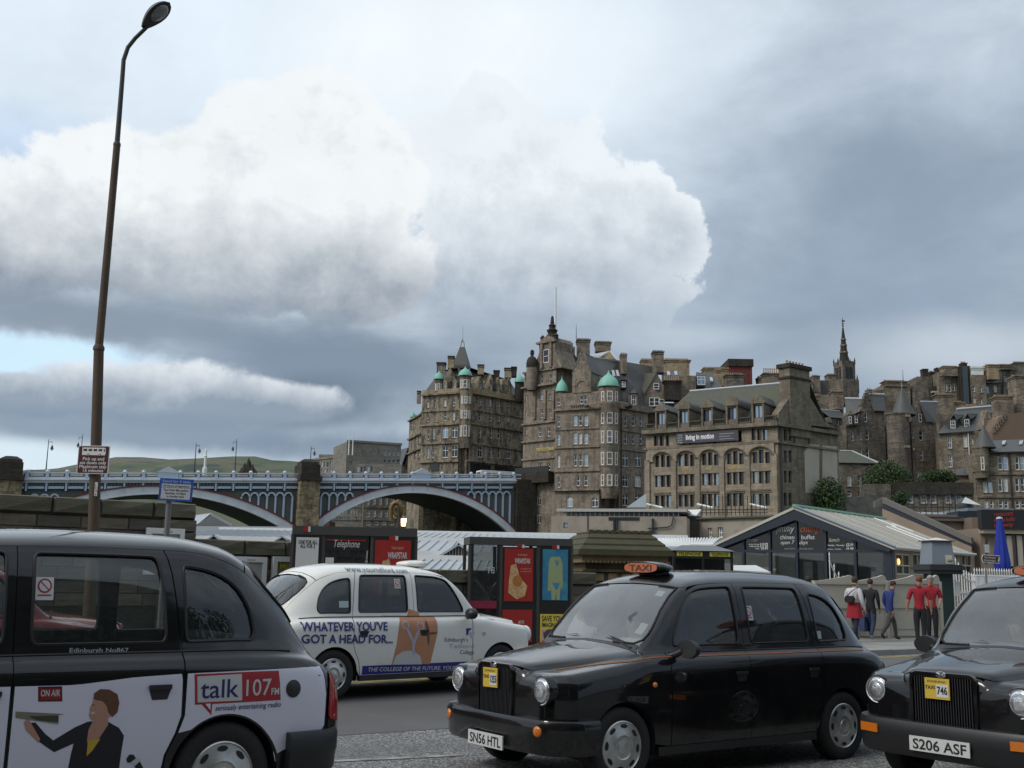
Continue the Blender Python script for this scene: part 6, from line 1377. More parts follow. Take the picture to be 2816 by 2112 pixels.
 pbox(b,'wall',380,400,528,800,206,6,S_OLD2,cr=cC); slab(b,'roof',[at(*cC(525,372),214),at(*cC(670,385),214),at(*cC(770,540),205),at(*cC(525,545),205)],SLATE); slab(b,'roof',[at(*cC(240,372),213),at(*cC(400,372),213),at(*cC(400,420),206),at(*cC(240,480),206)],SLATE)
 pbox(b,'dormer',530,400,602,492,206.5,4,SLATE,cr=cC); fme,pms=window_mesh(1.6,1.7,'cross',WHITE); o=link('window',fme,b,loc=at(*cC(568,478),206.2)-b.location); link('pane',pms[2],o)
 for x,y in((295,380),(355,378),(650,430)):slab(b,'skylight',[at(*cC(x-12,y-16),211),at(*cC(x+10,y-16),211),at(*cC(x+18,y+14),208),at(*cC(x-6,y+14),208)],LEAD,.3)
 chimney(b,262,440,408,600,204,3,S_DARK,7,cC,poth=1.0); chimney(b,590,335,792,480,228,3,S_CREAM,12,cC); chimney(b,775,388,935,560,214,3,S_OLD,8,cC,poth=.5); chimney(b,690,350,745,520,222,3,S_CREAM,4,cC)
 b=bld('blackened broad chimney range with white pots behind the slate ridge',cC(1160,0)[0],225,'chimney_wall',None,'chimney',z=GZ)
 chimney(b,1088,378,1245,520,226,3,S_OLD2,8,cC,poth=1.2); chimney(b,1045,410,1100,520,232,3,S_OLD2,3,cC); chimney(b,1240,385,1292,520,230,3,S_OLD2,3,cC)
old_town()
# ------------------------------------------------------------------ ground, road, hills
DV=Vector((.81,.586,0)).normalized(); NV=Vector((-DV.y,DV.x,0))
KERB0=Vector((8.45,25.8,0))
def street(t,n,z=0.0):return KERB0+DV*t+NV*n+Vector((0,0,z))
def zroad(x,y):return-.135*math.exp(-((x-1.75)**2+(y-11.4)**2)/(2*3.4**2))
def asphalt():
 m,b,p=new_mat('asphalt_chippings')
 co=b.n('ShaderNodeTexCoord').outputs['Object']
 v=b.n('ShaderNodeTexVoronoi'); b.put(v.inputs['Vector'],co); v.inputs['Scale'].default_value=62
 g=b.n('ShaderNodeSeparateXYZ'); b.put(g.inputs[0],v.outputs['Color'])
 chips=b.mix(b.smooth(g.outputs[0],.45,.95),(.090,.088,.085),(.44,.43,.41))
 n1=b.noise(co,.45,6,.6,.3); n2=b.noise(co,160,2,.5)
 c=b.mix(b.m('MULTIPLY',b.smooth(n1,.40,.66),.45),chips,(.12,.115,.11))
 s3=b.n('ShaderNodeSeparateXYZ'); b.put(s3.inputs[0],co)
 across=b.m('ADD',b.m('MULTIPLY',s3.outputs[0],NV.x),b.m('MULTIPLY',s3.outputs[1],NV.y))
 w=b.noise(b.vm('ADD',b.vm('MULTIPLY',co,(.05,.05,0)),None),1.0,3,.5)if False else b.noise(b.vm('MULTIPLY',co,(.35,.35,0)),1.0,4,.5)
 k=b.m('MULTIPLY',b.smooth(b.m('SINE',b.m('ADD',b.m('MULTIPLY',across,3.2),b.m('MULTIPLY',w,2.0))),.3,1.0),.35)
 c=b.mix(k,c,(.11,.107,.104))
 b.put(p.inputs['Base Color'],b.mix(1.0,c,b.mix(n2,(.8,.8,.8),(1.15,1.15,1.15)),'MULTIPLY')); p.inputs['Roughness'].default_value=.82
 bp=b.n('ShaderNodeBump'); b.put(bp.inputs['Height'],b.m('ADD',v.outputs['Distance'],n2)); bp.inputs['Strength'].default_value=.6; bp.inputs['Distance'].default_value=.008; b.put(p.inputs['Normal'],bp.outputs[0])
 return m
def asphalt_plain():
 m,b,p=new_mat('asphalt_smooth')
 co=b.n('ShaderNodeTexCoord').outputs['Object']; n1=b.noise(co,.7,6,.65); n2=b.noise(co,90,3,.6)
 b.put(p.inputs['Base Color'],b.mix(1.0,b.mix(n1,(.075,.072,.071),(.145,.137,.133)),b.mix(n2,(.75,.75,.75),(1.2,1.2,1.2)),'MULTIPLY')); p.inputs['Roughness'].default_value=.8
 return m
GRASSY=mat('valley_ground',(.045,.050,.035),.95,var=.3,vscale=.05)
def build_ground():
 ridge=[(-200,1300),(60,1300),(200,1305),(310,1287),(370,1272),(430,1270),(520,1276),(590,1266),(660,1259),(720,1262),(790,1272),(850,1274),(950,1272),(1100,1285),(1300,1300),(1700,1330),(3200,1350),(4500,1350)]
 rx=[p[0]for p in ridge]; rz=[at(p[0],p[1],2600).z for p in ridge]; wx=[at(p[0],1400,2600).x for p in ridge]
 N=150; ys=[-3000,-800,-200,-60,-20,0,20,60,120,250,450,700,1000,1300,1500,1650,1800,1950,2100,2250,2400,2500,2600,2750,3000,3500,4500,9000]
 rnd=np.random.RandomState(3); ph=rnd.rand(12)*6
 vs=[]; nu=150
 for y in ys:
  for i in range(nu):
   x=-6000+12000*(.5+.5*math.copysign(abs(2*i/(nu-1)-1)**1.8,i/(nu-1)-.5))
   t=max(0,min(1,(y-1250)/1350)); t=t*t*(3-2*t); top=float(np.interp(x*2600/max(y,2600),wx,rz))
   if y>2600:t=max(0,1-(y-2600)/2500)
   nn=sum(math.sin(x*(.004*(k+1))+y*.0031*(k+2)+ph[k])/(k+1.5)for k in range(9))
   vs.append((x,y,GZ-1+t*(top-GZ)+t*nn*7))
 mb=MB(); mb._add(vs,[(j*nu+i,j*nu+i+1,(j+1)*nu+i+1,(j+1)*nu+i)for j in range(len(ys)-1)for i in range(nu-1)])
 m,b,p=new_mat('hill_pasture')
 co=b.n('ShaderNodeTexCoord').outputs['Object']; n1=b.noise(b.vm('MULTIPLY',co,(1,1,2.5)),.0035,7,.62,.5); n2=b.noise(co,.018,6,.65)
 c=b.mix(b.smooth(n1,.38,.60),(.060,.085,.045),(.110,.105,.065)); c=b.mix(b.smooth(n2,.50,.62),c,(.040,.058,.045))
 b.put(p.inputs['Base Color'],c); p.inputs['Roughness'].default_value=1.0
 g=mb.build('ground',m,None,180); tag(g,None,None,None,'structure')
 nx,ny=60,50
 def rf(u,v):
  t=-40+75*u; n=-34+34*v; q=street(t,n); return(q.x,q.y,zroad(q.x,q.y))
 r=MB().grid(rf,nx,ny); o=r.build('road',asphalt(),None,180); tag(o,kind='structure')
 def sf(u,v):
  t=-40+75*u; n=-4.9+4.7*v; q=street(t,n); return(q.x,q.y,zroad(q.x,q.y)+.004)
 o=MB().grid(sf,nx,8).build('road_lane',asphalt_plain(),None,180); tag(o,kind='structure')
 YL=mat('yellow_line',(.50,.36,.06),.7,var=.25,vscale=6,col2=(.10,.095,.08),c2scale=4,c2amt=.8)
 WL=mat('white_line',(.34,.335,.32),.8,var=.4,vscale=14,col2=(.13,.125,.12),c2scale=5,c2amt=1.0)
 for n0 in(-.55,-.38):
  def lf(u,v):t=-40+75*u; q=street(t,n0+.09*v); return(q.x,q.y,zroad(q.x,q.y)+.009)
  o=MB().grid(lf,nx,2).build('yellow_line',YL); tag(o,kind='structure')
 def wf(u,v):t=-22+6.5*u; q=street(t,-12.2+.10*v+.0*u); return(q.x,q.y,zroad(q.x,q.y)+.008)
 a,c=ground_at(880,2075),ground_at(1130,2058); dd=(c-a).normalized(); nn=Vector((-dd.y,dd.x,0))
 def wf(u,v):q=a+dd*(u*((c-a).length+1.2)-.6)+nn*(v*.10); return(q.x,q.y,zroad(q.x,q.y)+.008)
 o=MB().grid(wf,12,2).build('white_line',WL); tag(o,kind='structure')
 KM=mat('kerb_stone',(.26,.25,.24),.85,var=.2,vscale=4)
 kb=empty('kerb',(0,0,0)); tag(kb,kind='structure')
 km=[MB().box(0,0,-.12,L,.16,.125).mesh('kerb_stone',KM)for L in(.88,.90)]
 rz=math.atan2(DV.y,DV.x)
 for k in range(78):
  q=street(-40+.905*k,0.0); link('kerb_stone',km[k%2],kb,loc=(q.x,q.y,random.uniform(-.006,.004)),rot=(0,0,rz))
 PM=mat('paving_grey',(.25,.24,.225),.85,var=.18,vscale=1.3,col2=(.15,.143,.135),c2scale=.9,c2amt=.55)
 q=[street(-40,.17),street(35,.17),street(38,30),street(-2,46),street(-6,5.2),street(-40,5.2)]
 mb=MB(); mb._add([(p.x,p.y,.105)for p in q]+[(p.x,p.y,GZ)for p in q],[tuple(range(6))]+[(i,(i+1)%6,(i+1)%6+6,i+6)for i in range(6)]); o=mb.build('pavement',PM); tag(o,kind='structure')
 fm=[MB().prism([(.004,.004),(L-.004,.004),(L-.004,.596),(.004,.596)],(0,0,0),(1,0,0),(0,1,0),(0,0,1),.012).mesh('flagstone',mat('flag_%d'%i,(.24+.025*i,.23+.022*i,.215+.02*i),.85,var=.15,vscale=3))for i,L in enumerate((.9,.75,.6))]
 for r_ in range(8):
  t=-9.0+random.uniform(0,.5);
  while t<7.0:
   k=random.randrange(3); L=(.9,.75,.6)[k]; q=street(t,.20+.6*r_); link('flagstone',fm[k],o,loc=(q.x,q.y,.106),rot=(0,0,rz)); t+=L
build_ground()
# ------------------------------------------------------------------ stone parapet wall beside the pavement
W_ST=[mat('wall_stone_%d'%i,c,.92,var=.22,vscale=3.5,col2=(.055,.050,.040),c2scale=1.4,c2amt=.6,bump=.6,bscale=14)for i,c in enumerate(((.150,.130,.096),(.125,.110,.084),(.172,.148,.106),(.108,.097,.076)))]
W_COP=mat('wall_coping',(.120,.110,.078),.95,var=.25,vscale=3,col2=(.050,.056,.026),c2scale=1.2,c2amt=.6,bump=.6,bscale=14)
W_MORT=mat('wall_mortar',(.045,.040,.032),.95,var=.2)
def block_mesh(m,seed):
 """unit ashlar, slightly uneven face, chamfered front edges"""
 rd=random.Random(seed); mb=MB(); c=.035
 f=[(x,z)for z in(0,1)for x in(0,1)]
 vs=[]
 g=(0,.035,.5,.965,1); n=4
 for j in range(5):
  for i in range(5):
   e=i in(0,4)or j in(0,4); vs.append((g[i],.14 if e else rd.uniform(-.05,.05),(0,.07,.5,.93,1)[j]))
 mb._add(vs,[(j*5+i,j*5+i+1,(j+1)*5+i+1,(j+1)*5+i)for j in range(4)for i in range(4)])
 mb._add([(0,.14,0),(1,.14,0),(1,.14,1),(0,.14,1),(0,1,0),(1,1,0),(1,1,1),(0,1,1)],[(0,1,5,4),(1,2,6,5),(2,3,7,6),(3,0,4,7)])
 return mb.mesh('stone',m)
BLK=[block_mesh(W_ST[i%4],i)for i in range(8)]; BLKC=[block_mesh(W_COP,20+i)for i in range(3)]
WALLP=Vector((-3.2,22.5,0))
def wpt(px):
 r=ray(px,1500); t=(WALLP-Vector((0,0,EYE))).dot(NV)/r.dot(NV); q=Vector((0,0,EYE))+r*t; return(q-WALLP).dot(DV)
def stone_wall(label,u0,u1,ztop,zmin,cop=.28,ch=.225,over=.05):
 o0=WALLP+DV*u0; w=empty('parapet_wall',(o0.x,o0.y,.1),math.atan2(DV.y,DV.x),None,label,'wall','sections of the stone parapet')
 L=u1-u0; MB().box(.02,.05,-.3,L-.02,.50,ztop-.1-.03).build('wall_core',W_MORT,w)
 z=ztop-.1-cop; x=0
 while x<L-.05:
  l=min(random.uniform(.75,1.0),L-x); l=L-x if L-x-l<.3 else l
  link('coping_stone',random.choice(BLKC),w,loc=(x+.004,-over,z),scale=(l-.008,.55+over,cop)); x+=l
 z-=.022; MB().box(.01,.0,z,L-.01,.48,z+.02).build('drip_joint',W_MORT,w); z-=ch
 while z>zmin-.1:
  x=0
  while x<L-.05:
   l=min(random.uniform(.40,.85),L-x); l=L-x if L-x-l<.2 else l
   link('stone',random.choice(BLK),w,loc=(x+.005,.02+random.uniform(-.008,.008),z+.005),scale=(l-.010,.12,ch-.010)); x+=l
  z-=ch
 return w
U1,U2,U3,U4=wpt(-160),wpt(533),wpt(1010),wpt(1640)
hz=lambda px,py:at(px,py,(WALLP+DV*wpt(px)).y).z
wallA=stone_wall('tall sooty stone parapet wall behind the rusty lamp post',U1,U2,hz(265,1372),.9)
wallB=stone_wall('mid-height stone parapet with white poster frames beside the telephone kiosks',U2+.02,U3,hz(700,1487),.2)
wallC=stone_wall('low stone parapet running between the two telephone kiosk rows',U3+.02,U4,hz(1210,1566),.5)
o0=WALLP+DV*(U2-.55)
for k in range(10):link('stone',BLK[k%8],wallA,loc=(U2-U1-.62,-.07,hz(265,1372)-.1-.30-.225*(k+1)),scale=(.64,.5,.22))
def frame(label,x0,y0,x1,y1,inner,txt=None,wall=None):
 ua,ub=wpt(x0),wpt(x1); q=WALLP+DV*ua-NV*.07; zt=hz((x0+x1)/2,y0); zb=hz((x0+x1)/2,y1); w=ub-ua
 f=empty('poster_frame',(q.x,q.y,zb),math.atan2(DV.y,DV.x),None,label,'poster'); h=zt-zb; t=.085
 mb=MB(); mb.box(0,-.05,0,t,.06,h); mb.box(w-t,-.05,0,w,.06,h); mb.box(t,-.05,0,w-t,.06,t); mb.box(t,-.05,h-t*1.2,w-t,.06,h); mb.build('frame',WHITE,f)
 MB().box(t,-.01,t,w-t,.05,h-t*1.2).build('poster',inner,f)
 if txt:text_part('poster_title',txt,M_INK,f,(w*.42,-.05,h-t*.9),(1,0,0),(0,0,1),size=.06,width=.16,off=.003)
 return f
PALE=mat('poster_pale',(.38,.39,.37),.5,var=.18,vscale=2.5,col2=(.26,.27,.25),c2scale=2,c2amt=.5)
frame('white framed pale poster at the end of the tall wall, behind the taxi stand sign',397,1453,500,1580,PALE,'notice')
frame('white framed blank grey poster on the mid-height wall',634,1531,731,1680,PALE,'notice')
fy=frame('white framed poster with yellow lettering next to the telephone kiosk',748,1531,850,1680,mat('poster_olive',(.20,.19,.10),.5,var=.3,vscale=4),'notice')
text_part('poster_lettering','MILLER',mat('poster_yellow',(.45,.40,.06),.6),fy,(.14,-.012,.80),(1,0,0),(0,0,1),size=.17,width=.55,off=.004,bold=.02)
# ------------------------------------------------------------------ lamp post and signs
RUST=mat('post_brown',(.085,.058,.036),.75,var=.22,vscale=4,col2=(.060,.040,.026),c2scale=2.2,c2amt=.6,bump=.3,bscale=30)
def lamp_post():
 Y=17.6; b0=at(257,1480,Y); base=at(257,1480,Y);
 top=at(345,150,Y)
 o=empty('street_lamp',(base.x-.03,base.y,.10),0,None,'very tall rusty brown street lamp with a cobra head above everything','street lamp')
 def P(px,py,y=Y):return at(px,py,y)-Vector(o.location)
 s1,s2=P(272,955),P(322,395)
 lean=(P(322,395)-P(257,1480)).normalized()
 p0=P(257,1480)-lean*((P(257,1480).z)/lean.z)
 MB().tube([p0,P(257,1480),s1],[.098,.092,.080],12).build('lower_post',RUST,o,40)
 MB().tube([s1,s2],[.066,.058],12).build('middle_post',RUST,o,40)
 MB().lathe([(.092,0),(.092,.05),(.07,.09)],12,s1-Vector((0,0,.05))).build('collar',RUST,o,40)
 pts=[s2,P(336,220),P(340,165),P(352,130),P(372,105),P(402,76)]
 MB().tube(pts,[.043,.038,.037,.036,.035,.034],10).build('swan_neck',mat('post_dark',(.035,.034,.030),.6,var=.2),o,40)
 MB().lathe([(.062,0),(.062,.04),(.045,.07)],12,s2-Vector((0,0,.04))).build('collar',RUST,o,40)
 a,c=P(394,78),P(474,20); ax=(c-a); ax.y=-.25*ax.length; ax.normalize(); Lh=(c-a).length*1.04
 side=ax.cross(Vector((0,0,1))).normalized(); up=side.cross(ax).normalized()
 def shell(u,v):
  th=math.pi*u; w=.225*(math.sin(math.pi*min(1,v*.93+.07))**.62)*(.55+.6*v); h=.14*(math.sin(math.pi*min(1,v*.95+.05))**.6)
  return tuple(a+ax*(v*Lh)+side*(w*math.cos(th))+up*(h*math.sin(th)))
 hd=MB().grid(shell,14,14).build('lamp_head',mat('lamp_shell',(.10,.115,.105),.55,var=.15),o,60)
 def under(u,v):
  w=.225*(math.sin(math.pi*min(1,v*.93+.07))**.62)*(.55+.6*v); return tuple(a+ax*(v*Lh)+side*(w*(2*u-1))-up*.002)
 MB().grid(under,8,14).build('lamp_underside',MATS['post_dark'],hd)
 q=a+ax*(Lh*.60)
 def bowl(u,v):
  th=2*math.pi*u; r=math.sin(v*math.pi/2); d=math.cos(v*math.pi/2)
  return tuple(q+ax*(.185*r*math.cos(th))+side*(.135*r*math.sin(th))-up*(.075*d+.004))
 MB().grid(bowl,20,8,True).build('lamp_bowl',mat('lamp_bowl',(.20,.21,.21),.25,var=.2,coat=.8),hd,60)
 z0,z1=P(266,1305).z,P(266,1228).z; w=(P(308,1260).x-P(222,1260).x); cx=(P(222,1260).x+P(308,1260).x)/2
 s=empty('sign_plate',(0,0,0),0,o); BRN=mat('sign_brown',(.080,.022,.022),.45,var=.08);
 MB().prism(rrect(cx-w/2,z0,cx+w/2,z1,.015,3),(0,-.125,0),(1,0,0),(0,0,1),(0,1,0),.012).build('sign_border',WHITE,s)
 MB().prism(rrect(cx-w/2+.012,z0+.012,cx+w/2-.012,z1-.012,.012,3),(0,-.1275,0),(1,0,0),(0,0,1),(0,1,0),.002).build('sign_face',BRN,s)
 h=z1-z0
 for i,(t,ww)in enumerate((('Pick up and',.68),('set down only',.84),('Maximum stay',.86),('15 minutes',.64))):text_part('sign_lettering',t,WHITE,s,(cx-w*ww/2,-.128,z0+h*(.475-.138*i)),(1,0,0),(0,0,1),size=h*.165,width=w*ww,off=.002,bold=.012)
 body=[(-.37,.66),(.36,.66),(.38,.72),(.37,.90),(.34,.93),(-.37,.93)]
 wn=[[(-.33+.16*k,.80),(-.33+.16*k+.115,.80),(-.33+.16*k+.115,.88),(-.33+.16*k,.88)]for k in range(4)]+[[(.315,.79),(.355,.79),(.35,.88),(.315,.88)]]
 A,T=cdt(body,wn); me=mesh_arrays('coach_symbol',[(cx+x*w,-.1305,z0+z*h)for x,z in A],T,WHITE); link('coach_symbol',me,s)
 for x in(-.17,.20):
  MB().disc((cx+x*w,-.1325,z0+h*.665),h*.045,(0,-1,0),14).build('wheel_symbol',BRN,s); MB().disc((cx+x*w,-.1345,z0+h*.665),h*.022,(0,-1,0),12).build('wheel_symbol',WHITE,s)
 tg=MB().cbox(P(264,1345,Y-.1),(.045,.006,.22)).build('number_tag',MATS['plate_white']if 'plate_white' in MATS else WHITE,o)
 for i,ch in enumerate('JCW6'):text_part('tag_character',ch,M_INK,tg,P(264,1345,Y-.1)+Vector((-.016,-.004,.05-.05*i)),(1,0,0),(0,0,1),size=.05,off=.002)
lamp_post()
def taxi_stand_sign():
 Y=16.2; a=at(462,1480,Y); o=empty('taxi_stand_sign',(a.x,a.y,.1),0,None,'blue and white taxi stand sign on a slightly leaning grey post','sign')
 def P(px,py,y=Y):return at(px,py,y)-Vector(o.location)
 d=(P(466,1380)-P(458,1480)); d/=d.z; p0=P(458,1480); p0=p0-d*p0.z
 MB().tube([p0,P(458,1480),P(468,1330)],.040,10).build('post',mat('post_grey',(.15,.15,.15),.6,var=.15),o,40)
 x0,x1=P(424,1340).x,P(516,1340).x; z1,z0=P(470,1317).z,P(470,1378).z; sl=.03
 s=empty('sign_plate',(0,0,0),0,o); s.rotation_euler=(0,R(2.0),0); BL=mat('sign_blue',(.025,.075,.30),.4,var=.08); GW=mat('sign_grey_white',(.42,.43,.45),.5,var=.06)
 MB().box(x0,-.065,z0,x1,-.05,z1).build('sign_face',BL,s); w=x1-x0; h=z1-z0
 for za,zb in((.60,.76),(.08,.58)):MB().box(x0+w*.07,-.0675,z0+h*za,x1-w*.06,-.066,z0+h*zb).build('sign_panel',GW,s)
 text_part('sign_lettering','Stand for 3 taxis',mat('sign_pale_blue',(.30,.42,.62),.5),s,(x0+w*.08,-.066,z0+h*.82),(1,0,0),(0,0,1),size=h*.16,width=w*.84,off=.002,bold=.01)
 for i,(t,ww,zz)in enumerate((('24 Hours of operation',.78,.63),('Taxi Rank Marshalled',.74,.44),('Saturday 10.30pm',.62,.30),('to Sunday 4am',.52,.16))):text_part('sign_lettering',t,M_INK,s,(x0+w*(.5-ww/2),-.068,z0+h*zz),(1,0,0),(0,0,1),size=h*.13,width=w*ww,off=.002,bold=.008)
taxi_stand_sign()
# ------------------------------------------------------------------ telephone kiosks
K_FR=mat('kiosk_frame',(.070,.068,.064),.5,metal=.3,var=.15)
K_BL=mat('kiosk_black',(.014,.014,.015),.4,var=.1)
K_GL=glass_mat('kiosk_glass',(.55,.57,.56))
P_RED=mat('poster_red',(.30,.022,.018),.4,var=.08); P_WHITE=mat('poster_white',(.55,.55,.54),.4,var=.05); P_TAN=mat('poster_food',(.52,.36,.18),.6,var=.45,vscale=14,col2=(.36,.13,.03),c2scale=16,c2amt=.7)
P_BLUE=mat('poster_blue',(.030,.16,.30),.5,var=.35,vscale=6,col2=(.05,.30,.28),c2scale=4,c2amt=.6); P_SUIT=mat('poster_suit',(.26,.32,.16),.6,var=.15); P_YEL=mat('poster_bright_yellow',(.60,.46,.06),.5); P_PINK=mat('poster_pink',(.50,.30,.26),.6)
def kiosk_row(label,Y,A,B,cells,ytop,rz=R(10)):
 """three-bay kiosk row; cells in crop-L x coordinates"""
 pa=at(*cL(A,300),Y); W=(cL(B,0)[0]-cL(A,0)[0])/FPX*(Y+.15)
 k=empty('telephone_kiosk',(pa.x,pa.y,.108),rz,None,label,'phone box','telephone kiosk rows'); H=at(*cL((A+B)/2,ytop),Y).z-.108
 X=lambda x:(x-A)/(B-A)*W
 Zf=lambda y,x=(A+B)/2:at(*cL(x,y),Y).z-.108
 D=.92
 edges=sorted(set([c[0]for c in cells]+[c[1]for c in cells]))
 MB().box(-.02,-.02,H-.16,W+.02,D+.02,H).build('roof_fascia',K_FR,k)
 posts=[edges[0]]+[(cells[i][1]+cells[i+1][0])/2 for i in range(2)]+[edges[-1]]
 for p in posts:
  for y in(0.0,D-.06):MB().box(X(p)-.035,y,0,X(p)+.035,y+.06,H-.16).build('corner_post',K_FR,k)
 MB().box(0,0.0,0,W,D,.06).build('base_plate',K_FR,k)
 return k,X,Zf,H,W,D
def badge(k,X,Z,x0,x1,y0,y1,yy):
 xm=x0+(x1-x0)*.68; MB().box(X(x0),yy-.012,Z(y1),X(xm),yy,Z(y0)).build('badge',P_RED,k); MB().box(X(xm)+.002,yy-.012,Z(y1),X(x1),yy,Z(y0)).build('badge',P_WHITE,k)
def wrap_poster(k,X,Z,x0,x1,y0,y1,yy):
 p=MB().box(X(x0),yy-.015,Z(y1),X(x1),yy,Z(y0)).build('poster',P_RED,k); w=X(x1)-X(x0); l=X(x0); zt=Z(y0)
 text_part('poster_lettering','WRAPSTAR',P_WHITE,p,(l+w*.36,yy-.015,zt-w*.50),(1,0,0),(0,0,1),size=w*.24,width=w*.54,off=.003,bold=.02)
 text_part('poster_lettering','THE NEW',mat('poster_cream',(.50,.38,.22),.6),p,(l+w*.45,yy-.015,zt-w*.25),(1,0,0),(0,0,1),size=w*.10,width=w*.34,off=.003)
 for i in range(2):text_part('poster_lettering',('wrapped up','in a toasted tortilla')[i],MATS['poster_cream'],p,(l+w*.55,yy-.015,zt-w*(.70+.09*i)),(1,0,0),(0,0,1),size=w*.065,width=w*.38,off=.003)
 pts=[(.22,-.58),(.40,-.52),(.55,-1.0),(.80,-1.25),(.72,-1.60),(.44,-1.72),(.14,-1.50),(.16,-1.1)]
 Zb=Z(y1)
 pts=[(l+w*a,max(Zb+.02,zt+w*c))for a,c in pts]
 MB().prism(pts,(0,yy-.019,0),(1,0,0),(0,0,1),(0,1,0),.003).build('food_picture',P_TAN,p)
 pts=[(l+w*(.45+.17*math.cos(a)),max(Zb+.01,zt+w*(-1.10+.20*math.sin(a))))for a in[2*math.pi*i/12 for i in range(12)]]
 MB().prism(pts,(0,yy-.022,0),(1,0,0),(0,0,1),(0,1,0),.002).build('food_picture',mat('food_brown',(.36,.14,.03),.6,var=.4,vscale=20),p)
 return p
cells1=[(240,425),(432,735),(742,1015)]
k,X,Z,H,W,D=kiosk_row('three bay telephone kiosk row behind the white taxi, with a Telephone header',20.5,240,1015,cells1,112)
MB().box(X(247),-.012,.3,X(420),0,H-.16).build('backing_panel',K_BL,k); badge(k,X,Z,300,346,116,150,-.02)
p=MB().box(X(262),-.03,.5,X(402),-.014,Z(186)).build('poster',P_WHITE,k)
text_part('poster_lettering','ONE FOR ALL',M_INK,p,(X(275),-.03,Z(228)),(1,0,0),(0,0,1),size=.10,width=X(392)-X(275),off=.003,bold=.02); text_part('poster_lettering','ALL FOR 3',M_INK,p,(X(288),-.03,Z(254)),(1,0,0),(0,0,1),size=.10,width=X(378)-X(288),off=.003,bold=.02)
MB().box(X(440),-.01,Z(262),X(712),.02,Z(158)).build('header_panel',K_BL,k); MB().box(X(450),-.016,Z(202),X(695),-.011,Z(194)).build('header_stripe',P_RED,k)
text_part('header_lettering','Telephone',P_WHITE,k,(X(490),-.012,Z(244)),(1,0,0),(0,0,1),size=.20,width=X(652)-X(490),off=.004,shear=.25)
MB().box(X(440),.02,.1,X(712),.026,Z(262)).build('door_glass',K_GL,k); MB().box(X(505),.01,.1,X(522),.04,Z(262)).build('door_bar',K_BL,k); MB().box(X(612),.01,.1,X(632),.04,Z(262)).build('door_bar',K_BL,k); MB().box(X(448),.0,Z(372),X(500),.008,Z(312)).build('notice',P_WHITE,k)
MB().box(X(560),.35,.9,X(640),.5,1.7).build('telephone',K_BL,k)
MB().box(X(746),-.012,.3,X(1008),0,Z(152)).build('backing_panel',K_BL,k); badge(k,X,Z,842,900,164,192,-.02); wrap_poster(k,X,Z,756,984,192,560,-.013)
k2=[(1380,1575),(1582,1815),(1822,2035)]
k,X,Z,H,W,D=kiosk_row('glazed telephone kiosk row with red poster and blue suit poster',24.0,1380,2035,k2,182)
MB().box(X(1394),-.004,Z(242),X(1560),.012,Z(214)).build('header_strip',P_WHITE,k);
for x in(1425,1490):text_part('header_lettering','(((•)))',mat('header_blue',(.10,.13,.35),.5),k,(X(x),-.004,Z(236)),(1,0,0),(0,0,1),size=.10,width=X(x+42)-X(x),off=.003)
MB().box(X(1394),.0,.1,X(1560),.006,Z(242)).build('side_glass',K_GL,k); MB().box(X(1376),-.05,Z(640),X(1552),-.01,Z(592)).build('handle_bar',mat('handle_red',(.22,.018,.045),.4),k)
MB().box(X(1388),-.01,.05,X(1402),.03,H-.16).build('door_bar',K_BL,k); MB().box(X(1552),-.01,.05,X(1568),.03,H-.16).build('door_bar',K_BL,k)
text_part('etched_lettering','BT',mat('etched_glass',(.38,.42,.42),.6),k,(X(1540),.0,Z(415)),(-1,0,0),(0,0,1),size=.20,off=-.004,width=X(1540)-X(1490))
MB().box(X(1588),-.012,.1,X(1806),0,H-.20).build('backing_panel',K_BL,k); badge(k,X,Z,1678,1726,226,248,-.014); wrap_poster(k,X,Z,1600,1784,252,592,-.013)
p=MB().box(X(1592),-.03,.16,X(1782),-.013,Z(646)).build('poster',P_RED,k)
for t,x,y in(('KFC',1692,735),('GOT',1702,795),('TASTE',1702,818)):text_part('poster_lettering',t,P_WHITE,p,(X(x),-.03,Z(y)),(1,0,0),(0,0,1),size=.085,width=X(x+40)-X(x),off=.003,bold=.03,shear=.2)
MB().box(X(1828),-.012,.1,X(2028),0,H-.02).build('backing_panel',K_BL,k); badge(k,X,Z,1906,1952,226,248,-.014)
text_part('header_lettering','Broadband',P_WHITE,k,(X(1890),-.013,Z(214)),(1,0,0),(0,0,1),size=.105,width=X(1975)-X(1890),off=.003,shear=.25)
p=MB().box(X(1846),-.02,Z(582),X(2010),-.013,Z(252)).build('poster',P_BLUE,k)
suit=[(1905,300),(1960,300),(1975,350),(1978,480),(1968,520),(1962,490),(1958,580),(1938,580),(1935,520),(1928,580),(1906,580),(1900,500),(1896,525),(1880,520),(1884,360),(1890,310)]
MB().prism([(X(a),Z(c))for a,c in suit],(0,-.024,0),(1,0,0),(0,0,1),(0,1,0),.003).build('suit_picture',P_SUIT,p); MB().prism([(X(a),Z(c))for a,c in((1910,470),(1957,470),(1938,512),(1930,512))],(0,-.027,0),(1,0,0),(0,0,1),(0,1,0),.002).build('suit_picture',mat('suit_blue',(.04,.20,.42),.5),p)
MB().prism([(X(a),Z(c))for a,c in((1926,318),(1936,340),(1946,318),(1948,326),(1937,365),(1924,326))],(0,-.027,0),(1,0,0),(0,0,1),(0,1,0),.002).build('suit_picture',MATS['suit_blue'],p)
p=MB().box(X(1834),-.03,.16,X(2010),-.013,Z(672)).build('poster',P_YEL,k)
